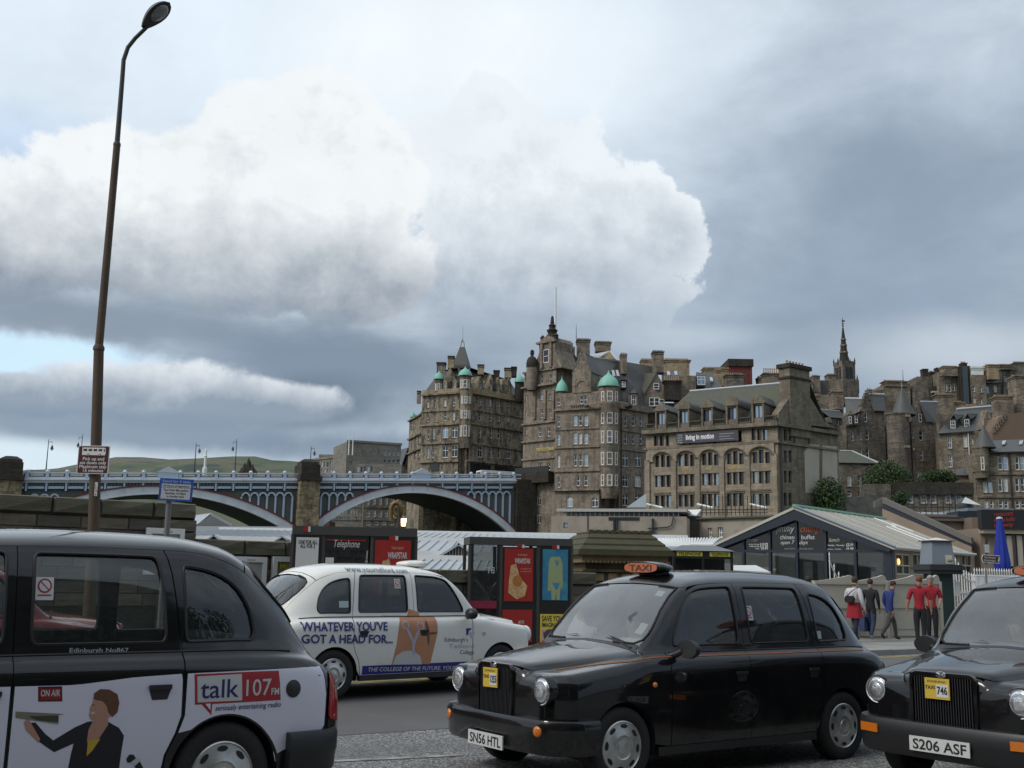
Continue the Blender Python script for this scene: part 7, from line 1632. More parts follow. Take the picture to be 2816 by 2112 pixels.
text_part('poster_lettering','SAVE YOUR',M_INK,p,(X(1843),-.03,Z(718)),(1,0,0),(0,0,1),size=.17,width=X(1996)-X(1843),off=.003,bold=.02); text_part('poster_lettering','IMAGINATION',M_INK,p,(X(1843),-.03,Z(755)),(1,0,0),(0,0,1),size=.13,width=X(2000)-X(1843),off=.003,bold=.02)
MB().box(X(1840),-.034,.2,X(1925),-.031,Z(770)).build('poster_patch',P_PINK,p); text_part('poster_lettering','YAZOO',mat('ink_blue',(.02,.03,.20),.5),p,(X(1850),-.034,Z(812)),(1,0,0),(0,0,1),size=.13,width=X(1922)-X(1850),off=.004,bold=.02)
def booth():
 Y=30.0; pa=at(*cH(1292,1400),Y); k=empty('telephone_booth',(pa.x,pa.y,.108),R(4),None,'black double telephone booth with grey pitched roof and yellow signs','phone box')
 W=(cH(1905,0)[0]-cH(1292,0)[0])/FPX*Y; H=at(*cH(1600,1345),Y).z-.108; X=lambda x:(x-1292)/613*W; Z=lambda y:at(*cH(1600,y),Y).z-.108; D=.95
 a=at(*cH(1600,1285),Y).z-.108
 mb=MB(); mb._add([(-.05,-.05,H),(W+.05,-.05,H),(W+.05,D+.05,H),(-.05,D+.05,H),(W*.22,D*.5,a),(W*.78,D*.5,a)],[(0,1,5,4),(1,2,5),(2,3,4,5),(3,0,4),(0,3,2,1)]); mb.build('roof',mat('booth_roof',(.15,.155,.165),.5,var=.1),k)
 for x in(0,W*.5-.03,W-.06):
  for y in(0,D-.06):MB().box(x,y,0,x+.06,y+.06,H).build('post',K_BL,k)
 MB().box(0,0.002,Z(1425),W,.05,H-.002).build('sign_rail',K_BL,k); MB().box(.06,D-.05,.0,W-.06,D-.02,H).build('back_panel',K_BL,k); MB().box(0,.0,0,W,.04,.8).build('lower_panel',K_BL,k)
 for x0,x1 in((1330,1592),(1666,1875)):
  s=MB().box(X(x0),-.012,Z(1400),X(x1),.0,Z(1355)).build('sign',mat('sign_yellow',(.48,.44,.05),.5),k); text_part('sign_lettering','TELEPHONE',M_INK,s,(X(x0+18),-.012,Z(1394)),(1,0,0),(0,0,1),size=.12,width=X(x1-18)-X(x0+18),off=.003,bold=.015)
 for x in(.25,.75):MB().box(W*x-.15,D-.25,.95,W*x+.15,D-.06,1.6).build('telephone',mat('phone_steel',(.30,.20,.12),.35,metal=.6),k)
booth()
def gate_pier():
 Y=27.5; c=at(*cH(720,1400),Y); o=empty('stone_gate_pier',(c.x,c.y+1.2,.1),R(12),None,'mossy brown stone gate pier with stepped pyramid roof and dentil frieze','gate pier')
 st=stone_mat('stone_pier_brown',(.115,.088,.055),(.045,.040,.025),.7,.3,.6); ms=mat('stone_moss',(.075,.066,.038),.95,var=.3,vscale=3,col2=(.055,.062,.026),c2scale=1.0,c2amt=.7,bump=.5,bscale=12)
 w=lambda x0,x1:(x1-x0)/3.6867/FPX*Y/1.0; z=lambda y:at(*cH(720,y),Y).z-.1
 tiers=[(200,1240,1350,1290,ms),(230,1200,1290,1222,ms),(260,1150,1222,1165,ms),(330,1060,1165,1135,ms)]
 bw=w(160,1280)*.90
 for i,(y1,y0,f0,f1)in enumerate(((1390,1350,1.0,1.0),(1352,1292,.97,.88),(1294,1226,.86,.76),(1228,1168,.74,.64))):
  hw0,hw1=bw/2*f0,bw/2*f1; MB().lathe([(hw0*1.414,z(y1)),(hw0*1.414,z(y1)+.05),(hw1*1.414,z(y0)),(.01,z(y0))],4,rot=R(45)).build('roof_tier',ms,o)
 for k in range(9):
  hw=bw/2*.62; MB().box(-hw+k*hw/4-.06,-hw,z(1168),-hw+k*hw/4+.06,-hw+.2,z(1128)).build('crest_block',ms,o)
 MB().box(-bw*.30,-bw*.30,z(1168),bw*.30,bw*.30,z(1142)).build('crest',ms,o)
 h2=bw/2*.90; MB().box(-h2,-h2,z(1468),h2,h2,z(1388)).build('frieze',mat('stone_buff',(.22,.16,.085),.9,var=.25,vscale=4,col2=(.10,.075,.045),c2scale=2,c2amt=.6),o)
 n=22
 for k in range(n):
  MB().box(-h2+(k+.2)*2*h2/n,-h2-.06,z(1468),-h2+(k+.75)*2*h2/n,-h2,z(1448)).build('dentil',MATS['stone_buff'],o)
  MB().box(h2,-h2+(k+.2)*2*h2/n,z(1468),h2+.06,-h2+(k+.75)*2*h2/n,z(1448)).build('dentil',MATS['stone_buff'],o)
 h3=bw/2*.80; MB().box(-h3,-h3,0,h3,h3,z(1468)).build('shaft',st,o); MB().box(-h3*1.08,-h3*1.08,z(1560),h3*1.08,h3*1.08,z(1535)).build('moulding',st,o); MB().box(-h3*1.15,-h3*1.15,0,h3*1.15,h3*1.15,.35).build('plinth',st,o)
 for k in range(5):MB().box(-h3*.75+k*h3*.34,-h3-.03,z(1650),-h3*.75+k*h3*.34+h3*.22,-h3,z(1575)).build('fret_panel',MATS['stone_buff'],o)
gate_pier()
def scroll_lamp():
 Y=27.0; c=at(*cG(345,1100),Y); o=empty('scroll_lamp',(c.x,c.y,.1),0,None,'ornate gilded scroll lamp bracket with one lit lantern above the telephone kiosk','lamp')
 P=lambda x,y:at(*cG(x,y),Y)-Vector(o.location); gd=mat('scroll_gilt',(.20,.13,.045),.5,metal=.3,var=.35,vscale=12)
 MB().tube([(P(355,1100).x,0,0),(P(355,1100).x,0,P(355,900).z)],[.10,.06],10).build('post',mat('post_bronze',(.05,.04,.03),.5),o)
 pts=[]
 for k in range(34):
  t=k/33; th=R(200-600*t); r=(1-t)**.8; pts.append(P(338+62*r*math.cos(th),930+86*r*math.sin(th)*-1))
 pts=[P(285,1040),P(275,990)]+pts
 MB().tube(pts,[.055]*3+[.06-.035*k/33 for k in range(len(pts)-3)],8).build('scroll',gd,o,60)
 MB().tube([P(395,880),P(412,930),P(408,985)],.04,8).build('lantern_arm',gd,o,60)
 for k in range(5):th=R(60*k+20); q=P(338+70*math.cos(th),930-88*math.sin(th)); MB().lathe([(.01,-.05),(.045,-.02),(.045,.02),(.01,.05)],8,q).build('leaf_boss',gd,o,60)
 q=P(405,1055); r=30/3.6867/FPX*Y
 MB().lathe([(r*1.15,r*1.2),(r*.9,r*1.5),(r*.5,r*2.2),(.01,r*2.4)],6,q).build('lantern_cap',mat('lantern_pink',(.28,.17,.13),.5),o)
 MB().lathe([(r*.6,-r*1.3),(r*.95,r*1.2)],6,q).build('lantern_glass',mat('lantern_glow',(.8,.6,.35),.4,emis=(1.0,.78,.45),estr=6.0),o)
 MB().lathe([(r*.7,-r*1.3),(r*.3,-r*1.7),(.01,-r*1.8)],6,q).build('lantern_base',gd,o)
scroll_lamp()
# ------------------------------------------------------------------ station roofs and low station buildings
GLZ=mat('station_glazing',(.40,.43,.46),.35,var=.12,vscale=.4,col2=(.28,.30,.33),c2scale=.25,c2amt=.5)
def station_roof(label,Y0,y0,Y1,y1,px0,px1,gut=True,n=40):
 xr=(px0+px1)/2; z0,z1=at(xr,y0,Y0).z,at(xr,y1,Y1).z; xa,xb=at(px0,y0,Y0).x,at(px1,y0,Y0).x
 o=empty('station_roof',((xa+xb)/2,Y0,0),0,None,label,'roof','glazed station roofs'); L=xb-xa; D=Y1-Y0
 pm=MB()._add([(0,0,0),(L/n-.05,0,0),(L/n-.05,D,z1-z0),(0,D,z1-z0),(0,0,-.04),(L/n-.05,0,-.04),(L/n-.05,D,z1-z0-.04),(0,D,z1-z0-.04)],[(0,1,2,3),(7,6,5,4),(0,4,5,1),(1,5,6,2),(2,6,7,3),(3,7,4,0)]).mesh('glazing_panel',GLZ)
 bm_=MB()._add([(0,0,0),(.05,0,0),(.05,D,z1-z0),(0,D,z1-z0),(0,0,.06),(.05,0,.06),(.05,D,z1-z0+.06),(0,D,z1-z0+.06)],[(3,2,1,0),(4,5,6,7),(0,1,5,4),(1,2,6,5),(2,3,7,6),(3,0,4,7)]).mesh('glazing_bar',LEAD)
 for k in range(n):link('glazing_panel',pm,o,loc=(-L/2+k*L/n+.05,0,z0)); link('glazing_bar',bm_,o,loc=(-L/2+k*L/n,0,z0-.01))
 MB().box(-L/2,D-.1,z1-.05,L/2,D+.35,z1+.16).build('ridge_cap',WHITE,o); MB().box(-L/2,-.25,z0-.22,L/2,.02,z0+.02).build('gutter',WHITE if gut else LEAD,o)
 mb=MB(); mb._add([(-L/2,D+.3,z1),(L/2,D+.3,z1),(L/2,D*2,z0),(-L/2,D*2,z0)],[(0,1,2,3)]); mb.build('back_slope',GLZ,o)
 MB().box(-L/2,.05,GZ,L/2,.3,z0-.2).build('screen_wall',mat('station_wall',(.11,.115,.12),.8,var=.2),o)
 return o,z0,z1
station_roof('lowest glazed station roof right behind the low parapet',29.5,1571,34.5,1541,760,1640,n=34)
station_roof('middle glazed station roof with a louvred gablet',41,1517,47.5,1489,760,1640,n=30)
station_roof('farthest long glazed station roof below the bridge',60,1486,72,1467,440,1990,n=70)
def gablet(px,y0,y1,hw,Y,label):
 c=at(px,y1,Y); o=empty('roof_gablet',(c.x,c.y,c.z),0,None,label,'gable','roof gablets on the station'); w=hw/FPX*Y; h=(y1-y0)/FPX*Y
 MB().prism([(-w,0),(w,0),(0,h)],(0,0,0),(1,0,0),(0,0,1),(0,1,0),.1).build('gable_board',mat('gablet_dark',(.06,.055,.05),.8),o)
 mb=MB(); mb._add([(-w*1.12,-.2,-h*.1),(0,-.2,h*1.05),(0,3.5,h*1.05),(-w*1.12,3.5,-h*.1)],[(0,1,2,3)]); mb._add([(w*1.12,-.2,-h*.1),(0,-.2,h*1.05),(0,3.5,h*1.05),(w*1.12,3.5,-h*.1)],[(0,1,2,3)]); r=mb.build('gablet_roof',LEAD,o); md=r.modifiers.new('t','SOLIDIFY'); md.thickness=.08
 if hw>40:
  for k in range(13):x=-w*.8+w*1.6*k/12; hh=h*(1-abs(x)/w)*.9; MB().box(x-.02,-.06,.02,x+.02,0,max(.06,hh)).build('louvre',mat('louvre_pale',(.32,.30,.26),.7),o)
gablet(*cG(962,0)[:1],cG(0,1275)[1],cG(0,1412)[1],60,40.4,'broad louvred gablet on the middle glazed station roof')
gablet(cF(330,0)[0],cF(0,1180)[1],cF(0,1232)[1],20,59.5,'small pale gablet on the farthest station roof, nearer the tall wall')
gablet(cF(1010,0)[0],cF(0,1200)[1],cF(0,1236)[1],16,59.5,'small pale gablet on the farthest station roof, beside the kiosk')
def low_station():
 b=bld('low beige station block with clerestory strip below the gabled block',1700,100,'station_block',z=GZ)
 bei=mat('station_beige',(.36,.31,.255),.9,var=.12,vscale=.7,col2=(.20,.165,.13),c2scale=.5,c2amt=.55); cr=cH
 F=facade(b,cr(58,1020),cr(1432,1010),103,100,cr(700,995),GZ,[(1180-975,1065,1115,44,'thin')],bei,FRAME_D,cr,sills=False); block(b,F,10,bei)
 zt=F.zt; u0,z1=F.uv(*cr(195,945)); u1,z0=F.uv(*cr(1340,990)); F.box('clerestory',u0,u1,z0,z1,1.0,8,mat('clerestory_glass',(.14,.17,.20),.2,var=.3,vscale=.8))
 for k in range(24):u=u0+(u1-u0)*k/23; F.box('mullion',u-.04,u+.04,z0,z1,.94,1.0,WHITE)
 F.box('flat_roof',u0-.8,u1+.8,z1,z1+.28,.2,9,mat('roof_edge_pale',(.44,.43,.40),.7))
 ub,zb=F.uv(*cr(640,1002)); uc,zc_=F.uv(*cr(952,1036)); F.box('black_panel',ub,uc,zc_,zb,-.06,.0,M_INK)
 ux,_=F.uv(*cr(430,1000)); F.box('pilaster',ux-.05,ux+.05,zt-2,zt,-.06,0,FRAME_D)
 for x in(700,725,1090):u,z=F.uv(*cr(x,1075)); F.box('bracket',u-.08,u+.08,z-1.0,z+.5,-.3,0,IRON)
 p1,p2,p3,p4=[F.P(*F.uv(*cr(x,y)),-.15)for x,y in((1300,1000),(1280,1085),(1240,1105),(1040,1118))]; MB().tube([p1,p2,p3,p4],.06,6).build('drainpipe',IRON,b)
 G=facade(b,cr(1568,1030),cr(2320,1010),104,98,cr(1800,1020),GZ,[(1668,1110,1210,48,'sash4'),(1772,1108,1215,50,'sash4')],bei,WHITE,cr,sills=False,name='right_wall'); block(b,G,8,bei)
 G.box('flat_roof',-.4,G.L,G.zt,G.zt+.15,-.3,8,SLATE_M)
 pbox(b,'recess_shade',1436,992,1568,1215,104,3,M_INK,cr=cr); pbox(b,'recess_wall',1436,1040,1568,1300,103.8,.4,mat('recess_brown',(.06,.05,.042),.9),cr=cr)  # ink-black block paints the shade of the recess
 for k in range(16):p=at(*cr(1590+k*42,985),106)-b.location; MB().tube([p,p+Vector((0,0,1.9))],.04,5).build('rail_post',IRON,b)
 MB().tube([at(*cr(1580,930),106)-b.location,at(*cr(2260,926),106)-b.location],.04,5).build('rail',IRON,b); MB().tube([at(*cr(1580,958),106)-b.location,at(*cr(2260,954),106)-b.location],.03,5).build('rail',IRON,b)
 slab(b,'glass_canopy',[at(*cr(820,905),112),at(*cr(1022,905),112),at(*cr(1022,762),118)],mat('canopy_glass',(.10,.12,.12),.2,var=.3,vscale=.5),.1)
 slab(b,'white_roof',[at(*cr(1330,930),108),at(*cr(1580,925),108),at(*cr(1530,985),104),at(*cr(1440,965),104)],WHITE,.2)
 for x in(1030,1540,2080):q0,q1=at(*cr(x,872),118),at(*cr(x+160,908),116); MB().tube([q0-b.location,q1-b.location],.12,6).build('awning_arm',WHITE,b)
 o=bld('white ribbed glazed roof beside the black telephone booth',1880,64,'ribbed_roof',None,'roof',z=GZ)
 A,B,C,D=at(*cr(1130,1230),66),at(*cr(1760,1230),66),at(*cr(1700,1280),60),at(*cr(1200,1282),60); slab(o,'roof',[A,B,C,D],mat('roof_blue_grey',(.20,.24,.28),.5),.1)
 for k in range(22):f=k/21; p,q=A.lerp(B,f),D.lerp(C,f); MB().tube([p-o.location+Vector((0,0,.06)),q-o.location+Vector((0,0,.06))],.07,5).build('rib',WHITE,o)
 MB().tube([D-o.location,C-o.location],.14,6).build('gutter',WHITE,o); A2,B2=at(*cr(1210,1300),56),at(*cr(1460,1300),56); MB().tube([A2-o.location,B2-o.location],.16,6).build('gutter',WHITE,o)
 slab(o,'roof',[A2,B2,at(*cr(1420,1345),50),at(*cr(1240,1345),50)],mat('roof_blue_grey',(.2,.24,.28)),.1); pbox(o,'screen_wall',1130,1300,1760,1700,66.5,.3,MATS['station_wall'],cr=cr)
 pbox(o,'lower_wall',1220,1345,1300,1480,50,1,GLZ,cr=cr); pbox(o,'white_ledge',1125,1515,1300,1540,40,2,WHITE,cr=cr)
 b=bld('grey pitched station shed seen under the first bridge arch',600,120,'station_shed',z=GZ); cr=cF
 S=mat('shed_grey',(.16,.165,.17),.7,var=.2,vscale=.3); P=lambda x,y,Z:at(*cr(x,y),Z)
 slab(b,'roof',[P(20,1000,150),P(300,960,150),P(140,1090,120),P(-60,1090,120)],GLZ,.2); slab(b,'roof',[P(300,960,150),P(520,1080,150),P(500,1095,120),P(310,985,120)],S,.2)
 slab(b,'gable',[P(140,1092,120),P(310,990,120),P(510,1096,120)],S,.5); slab(b,'roof',[P(-60,1160,85),P(1130,1155,85),P(1130,1100,118),P(-60,1092,118)],S,.2)
 pbox(b,'wall',-60,1092,1130,1300,121,4,S,cr=cr)
low_station()
# ------------------------------------------------------------------ restaurant with glazed gable
NAVY=mat('navy_cladding',(.018,.024,.038),.4,var=.12); BEIGE=mat('beige_render',(.30,.235,.175),.85,var=.08,vscale=.8,col2=(.22,.17,.125),c2scale=.6,c2amt=.4)
GDARK=mat('glass_dark_panel',(.008,.008,.010),.10,var=.1,spec=.6); GBLUE=mat('glass_blue_reflect',(.030,.042,.055),.06,metal=.35,var=.4,vscale=.6,spec=.8)
T_WHITE=mat('lettering_white',(.62,.63,.62),.5); T_ORANGE=mat('lettering_orange',(.42,.085,.025),.5)
def restaurant():
 ZL,ZR=53.4,48.0
 pr=at(2453,1501,ZR)
 o=empty('restaurant',(pr.x,pr.y,0),0,None,'single storey restaurant with navy glazed gable front and pale ribbed roof','restaurant')
 F=Fac(o,(1964,1499),(2453,1501),ZL,ZR); c=cI
 uv=lambda x,y:F.uv(*c(x,y))
 ze=(F.uv(1964,1499)[1]+F.uv(2453,1501)[1])/2; ua,za=F.uv(2192,1394); L=F.L; zb=.1
 bw=.62; RGL=glass_mat('restaurant_glass',(.50,.54,.56),film=.02)
 for(u0,u1)in((-.25,ua),(L+.1,ua)):
  s=1 if u1>u0 else-1; z0=ze-.12
  MB().prism([(u0,z0-.0),(ua,za),(ua,za-bw),(u0+s*.15,z0-.20)][::s],(0,-.30,0),(1,0,0),(0,0,1),(0,1,0),.35).build('bargeboard',NAVY,o,matrix=F.Ml)
 mull=[0.0]+[uv(x,1300)[0]for x in(170,436,708,1000,1300,1600)]+[L]
 ztr=uv(708,1350)[1]
 def zroof(u):return(ze+(za-ze)*(u/ua)if u<ua else za-(za-ze)*((u-ua)/(L-ua)))-bw*.62
 for u in mull:F.box('mullion',u-.06,u+.06,zb,max(zroof(u)+.1,zb+.5),-.10,.06,NAVY)
 F.box('transom',0,L,ztr-.05,ztr+.07,-.09,.05,NAVY); F.box('corner_column',mull[-2]-.0,L,zb,ze-.1,-.12,.3,NAVY)
 for u0,u1 in zip(mull[:-1],mull[1:]):
  if u1-u0<.25:continue
  zl,zr=max(zroof(u0),ztr+.02),max(zroof(u1),ztr+.02); um=ua if u0<ua-.1<u1-.1 else None
  pl=[(u0+.06,ztr+.06),(u1-.06,ztr+.06),(u1-.06,zr)]+([(ua,za-bw*.8)]if um and abs(u0-ua)>.1 and abs(u1-ua)>.1 else[])+[(u0+.06,zl)]
  MB().prism(pl,(0,.0,0),(1,0,0),(0,0,1),(0,1,0),.02).build('upper_pane',GDARK,o,matrix=F.Ml)
  F.box('lower_pane',u0+.06,u1-.06,zb,ztr-.04,.0,.006,RGL)
 def tx(t,x0,x1,y,size,m,sh=0.0,b=0.0):u0,z=uv(x0,y); u1,_=uv(x1,y); text_part('sign_lettering',t,m,o,F.P(u0,z,-.02),F.d,(0,0,1),size=size*.72,width=u1-u0,off=.012,shear=sh,bold=b)
 tx('jimmy',500,690,1152,.62,T_WHITE,.35); tx("chung's",735,972,1155,.62,T_ORANGE,.35)
 tx('chinese',538,702,1228,.40,T_WHITE); tx('buffet',752,888,1228,.40,T_WHITE); tx('open 7',540,680,1278,.34,T_WHITE,.35); tx('days',728,815,1278,.34,T_WHITE,.35); tx('www.jimmy',580,705,1332,.20,mat('lettering_grey',(.28,.29,.30),.5)); tx('chungs.com',728,875,1332,.20,MATS['lettering_grey'])
 tx('dinner',192,312,1252,.34,T_WHITE,.35); tx('lunch',1030,1138,1252,.34,T_WHITE,.35)
 for i,(t,x0,y)in enumerate((('£10.99',335,1288),('£11.99',335,1310),('£9.99',345,1332))):tx(t,x0,415,y,.20,T_WHITE,0,.03)
 for i,(t,x0,y)in enumerate((('Monday-Thursday',218,1285),('Friday-Saturday',228,1305),('Sunday',288,1328))):tx(t,x0,328,y,.12,T_WHITE,0,.02)
 for t,y in(('£5.99',1298),('£6.99',1340)):tx(t,1208,1282,y,.26,T_WHITE,0,.03)
 tx('Monday - Thursday',1022,1190,1296,.13,T_WHITE,0,.02); tx('Friday - Sunday',1015,1158,1336,.13,T_WHITE,0,.02)
 F.box('floor',.1,L-.1,zb-.05,zb,.1,8,MATS['recess_brown']); zw=ztr-.3
 bk=F.wall([(.1,zb),(L-.1,zb),(L-.1,ze-.2),(.1,ze-.2)],[[(a,zw-1.0),(c,zw-1.0),(c,zw),(a,zw)]for a,c in((.5,1.1),(1.3,1.9),(2.1,2.4),(3.0,3.5),(4.2,4.9))],MATS['recess_brown'],.2,'back_wall'); bk.matrix_local=F.Ml@Matrix.Translation((0,9.0,0))
 F.box('ceiling',.1,L-.1,ztr+.10,ztr+.16,.3,9,MATS['recess_brown'])
 for k in range(5):F.box('table',.8+1.5*k,1.7+1.5*k,.80,.86,1.6,2.4,T_WHITE); F.box('table_leg',1.2+1.5*k,1.3+1.5*k,zb,.80,1.95,2.05,IRON)
 ds=F.n
 Lr=11.8
 A=F.P(ua,za,-.35)+o.location; B=F.P(L+.25,ze-.1,-.35)+o.location; C=F.P(-.3,ze-.1,-.35)+o.location
 rf=mat('roof_pale_ribbed',(.48,.455,.40),.7,var=.10,vscale=.8,col2=(.37,.35,.30),c2scale=.5,c2amt=.5)
 slab(o,'roof',[A,B,B+ds*Lr,A+ds*Lr],rf,.12); slab(o,'roof',[A,C,C+ds*Lr,A+ds*Lr],rf,.12)
 for k in range(17):
  f=(k+.5)/17; p,q=A+ds*Lr*f,B+ds*Lr*f; up=Vector((0,0,.03)); MB().tube([p-o.location+up*.5,q-o.location+up*.5],.022,5).build('roof_rib',mat('rib_grey',(.34,.32,.28),.7)if k%3 else rf,o)
 for f0,f1,t in((.05,.30,.80),(.18,.42,.88),(.35,.95,.62),(.30,.9,.74)):p,q=(A+ds*Lr*t).lerp(B+ds*Lr*t,f0),(A+ds*Lr*t).lerp(B+ds*Lr*t,f1); MB().tube([p-o.location+Vector((0,0,.04)),q-o.location+Vector((0,0,.04))],.045,5).build('roof_flash',WHITE,o)
 MB().tube([A-o.location+Vector((0,0,.03)),A+ds*Lr-o.location+Vector((0,0,.03))],.10,6).build('ridge',mat('ridge_green',(.16,.32,.22),.6),o)
 MB().tube([B-o.location,B+ds*Lr-o.location],.06,6).build('gutter',WHITE,o); MB().tube([A-o.location+Vector((0,-.05,.02)),B-o.location+Vector((0,-.05,.02))],.05,6).build('verge_flash',mat('verge_blue',(.17,.22,.28),.5),o)
 G=Fac(o,(2453,1501),(2676,1488),ZR,ZR); G.o=Vector((B.x,B.y,0))+F.d*-.25+ds*.35; G.d=ds; G.n=-F.d if(-F.d).y>0 else Vector((-ds.y,ds.x,0)); G.n=Vector((-ds.y,ds.x,0)); G.L=Lr-.5
 G.W=Matrix(((ds.x,G.n.x,0,G.o.x),(ds.y,G.n.y,0,G.o.y),(0,0,1,0),(0,0,0,1))); G.Ml=Matrix.Translation(-o.location)@G.W
 def guv(x,y):return G.uv(*cJ(x,y))
 ops=[]; ws=[]
 for x0,x1 in((915,1065),(1085,1200),(1560,1690)):
  (u0,z1),(u1,z0)=guv(x0,1370),guv(x1,1590); ops.append([(u0,z0),(u1,z0),(u1,z1),(u0,z1)]); ws.append((u0,u1,z0,z1))
 (u0,z1),(u1,z0)=guv(1480,1390),guv(1545,1640); ops.append([(u0,z0),(u1,z0),(u1,z1),(u0,z1)])
 G.wall([(0,zb-.1),(G.L,zb-.1),(G.L,ze-.1),(0,ze-.1)],ops,BEIGE,.12,'side_wall')
 for u0,u1,z0,z1 in ws:
  w=empty('window',(0,0,0),0,o); w.matrix_local=G.Ml; CR=mat('cream_paint',(.50,.46,.36),.5); mb=MB(); zm=z0+(z1-z0)*.44; um=(u0+u1)/2
  mb.box(u0,.02,z0,u0+.05,.10,z1); mb.box(u1-.05,.02,z0,u1,.10,z1); mb.box(um-.03,.02,z0,um+.03,.10,z1); mb.box(u0+.05,.022,z0,u1-.05,.10,z0+.06); mb.box(u0+.05,.022,z1-.06,u1-.05,.10,z1); mb.box(u0+.05,.022,zm-.03,u1-.05,.10,zm+.03); mb.build('window_frame',CR,w); MB().box(u0,.09,z0,u1,.11,z1).build('pane',PANES[0],w)
 u0,u1=ops[3][0][0],ops[3][1][0]; G.box('door',u0,u1,ops[3][0][1],ops[3][2][1],.06,.11,T_WHITE)
 u,z=guv(955,1455); MB().lathe([(.01,-.14),(.06,-.1),(.07,0),(.05,.1),(.01,.14)],10,(u,.085-.02,z)).build('window_lamp',mat('lamp_warm',(.7,.4,.15),.5,emis=(1,.55,.18),estr=2.0),o,matrix=G.Ml)
 P=lambda x,y,Z:at(*cJ(x,y),Z)
 b=empty('rear_hall',tuple(P(1200,1100,66)),0,None,'rear hall with deep grey verge rising behind the ribbed restaurant roof','building'); b.location.z=0
 a,e=P(800,862,64),P(1702,1275,60); l=P(700,905,64); V=Vector((0,0,.34)); g2=mat('verge_grey',(.15,.14,.125),.8,var=.15)
 for q0,q1,m,off in((a,e,g2,0.0),(a,l,g2,0.0)):slab(b,'verge',[q0+V,q1+V,q1,q0],g2,.25)
 slab(b,'soffit',[a-V*.1,e-V*.1,e-V*1.2,a-V*1.2],NAVY,.2); slab(b,'roof',[a+V,e+V,e+V+Vector((4,12,0)),a+V+Vector((4,12,0))],mat('roof_grey_felt',(.17,.165,.15),.8,var=.2),.15)
 slab(b,'gable_wall',[a-V,e-V*.5,Vector((e.x,e.y,GZ)),Vector((a.x,a.y,GZ))],BEIGE,.3)
 b=empty('annexe',tuple(P(1480,1200,68)),0,None,'plain beige flat-roofed annexe beside the ribbed roof','building'); b.location.z=0
 pbox(b,'wall',1180,1040,1722,1400,68,6,BEIGE,cr=cJ); pbox(b,'fascia',1180,1018,1800,1042,67.6,7,mat('fascia_grey',(.11,.11,.10),.8),cr=cJ); pbox(b,'end_pier',1705,1005,1805,1420,66.5,5,mat('beige_dark',(.19,.14,.105),.85,var=.1),cr=cJ)
 pbox(b,'red_strip',1180,998,1600,1008,70,2,mat('roof_red_edge',(.15,.04,.03),.7),cr=cJ); pbox(b,'upper_roof',1060,975,1540,1000,73,4,g2,cr=cJ)
 pbox(b,'white_parapet',1080,954,1532,974,76,.3,T_WHITE,cr=cJ)
 for k in range(9):p=P(1040+k*60,975,76)-b.location; MB().tube([p,p+Vector((0,0,1.9))],.03,5).build('rail_post',IRON,b)
 MB().tube([P(1030,902,76)-b.location,P(1530,902,76)-b.location],.03,5).build('rail',IRON,b)
 pbox(b,'dark_plant',1545,945,1790,1000,74,5,NAVY,cr=cJ); pbox(b,'pale_roof',1645,912,2110,942,77,6,mat('roof_blue_pale',(.19,.22,.25),.6),cr=cJ)
 d=at(*cJ(1610,885),80)-b.location; r=78/3.6867/FPX*80
 MB().lathe([(.01,-r),(r*.6,-r*.8),(r,0),(r*.8,r*.6),(r*.45,r*.9),(.01,r)],20,d).build('cowl',mat('cowl_grey',(.06,.063,.068),.6),b,60)
 t=at(*cJ(1665,845),79)-b.location; MB()._add([t+Vector((-.6,0,-.1)),t+Vector((.8,0,-.25)),t+Vector((0.2,.6,-.1)),t+Vector((-.2,.3,.35))],[(0,1,3),(1,2,3),(2,0,3),(0,2,1)]).build('white_tent_top',T_WHITE,b)
 b=empty('shop_unit',tuple(P(2000,1300,60)),0,None,'beige shop unit under a black fascia with three lines of red lettering','shop'); b.location.z=0
 pbox(b,'wall',1798,1120,2500,1650,60,6,mat('beige_warm',(.25,.19,.14),.85,var=.1),cr=cJ); pbox(b,'fascia_sign',1788,932,2500,1128,59.4,.5,M_INK,cr=cJ); pbox(b,'lintel',1800,1128,2500,1172,59.5,.6,mat('beige_pale',(.34,.28,.21),.8),cr=cJ)
 for k,(t,y)in enumerate((('restaurant',995),('chinese buffet',1055),('takeaway',1108))):q=P(1905,y,59.3)-b.location; text_part('sign_lettering',t,mat('lettering_red',(.40,.045,.03),.5),b,q,(1,0,.08),(-.08,0,1),size=.34,width=1.05 if k!=1 else 1.15,off=.02,shear=.3)
 for x0,x1 in((2055,2110),(2155,2212),(2260,2330)):pbox(b,'window',x0,1190,x1,1500,59.7,.4,mat('window_cream',(.42,.38,.31),.5),cr=cJ)
 for x in(2130,2240):pbox(b,'door_post',x-10,1180,x+14,1560,59.6,.4,MATS['recess_brown'],cr=cJ)
 MB().tube([P(1830,1200,59.6)-b.location,P(1830,1480,59.6)-b.location],.06,6).build('drainpipe',IRON,b)
 Y=46; q=at(*cJ(1995,1560),Y); u=empty('parasol',(q.x,q.y,.105),0,None,'closed deep blue parasol standing before the shop unit','parasol'); BL=mat('parasol_blue',(.006,.025,.28),.75,var=.25,vscale=3)
 z=lambda y:at(*cJ(1995,y),Y).z-.105; w=lambda p:p/3.6867/FPX*Y
 def cl(U,V):
  th=2*math.pi*U; zz=z(1020)+(z(1545)-z(1020))*V; r=w(22+58*V**.75)*(1+.13*math.cos(8*th+2*V)*V); r*=1-.25*max(0,V-.88)/.12; return(r*math.cos(th),r*math.sin(th),zz)
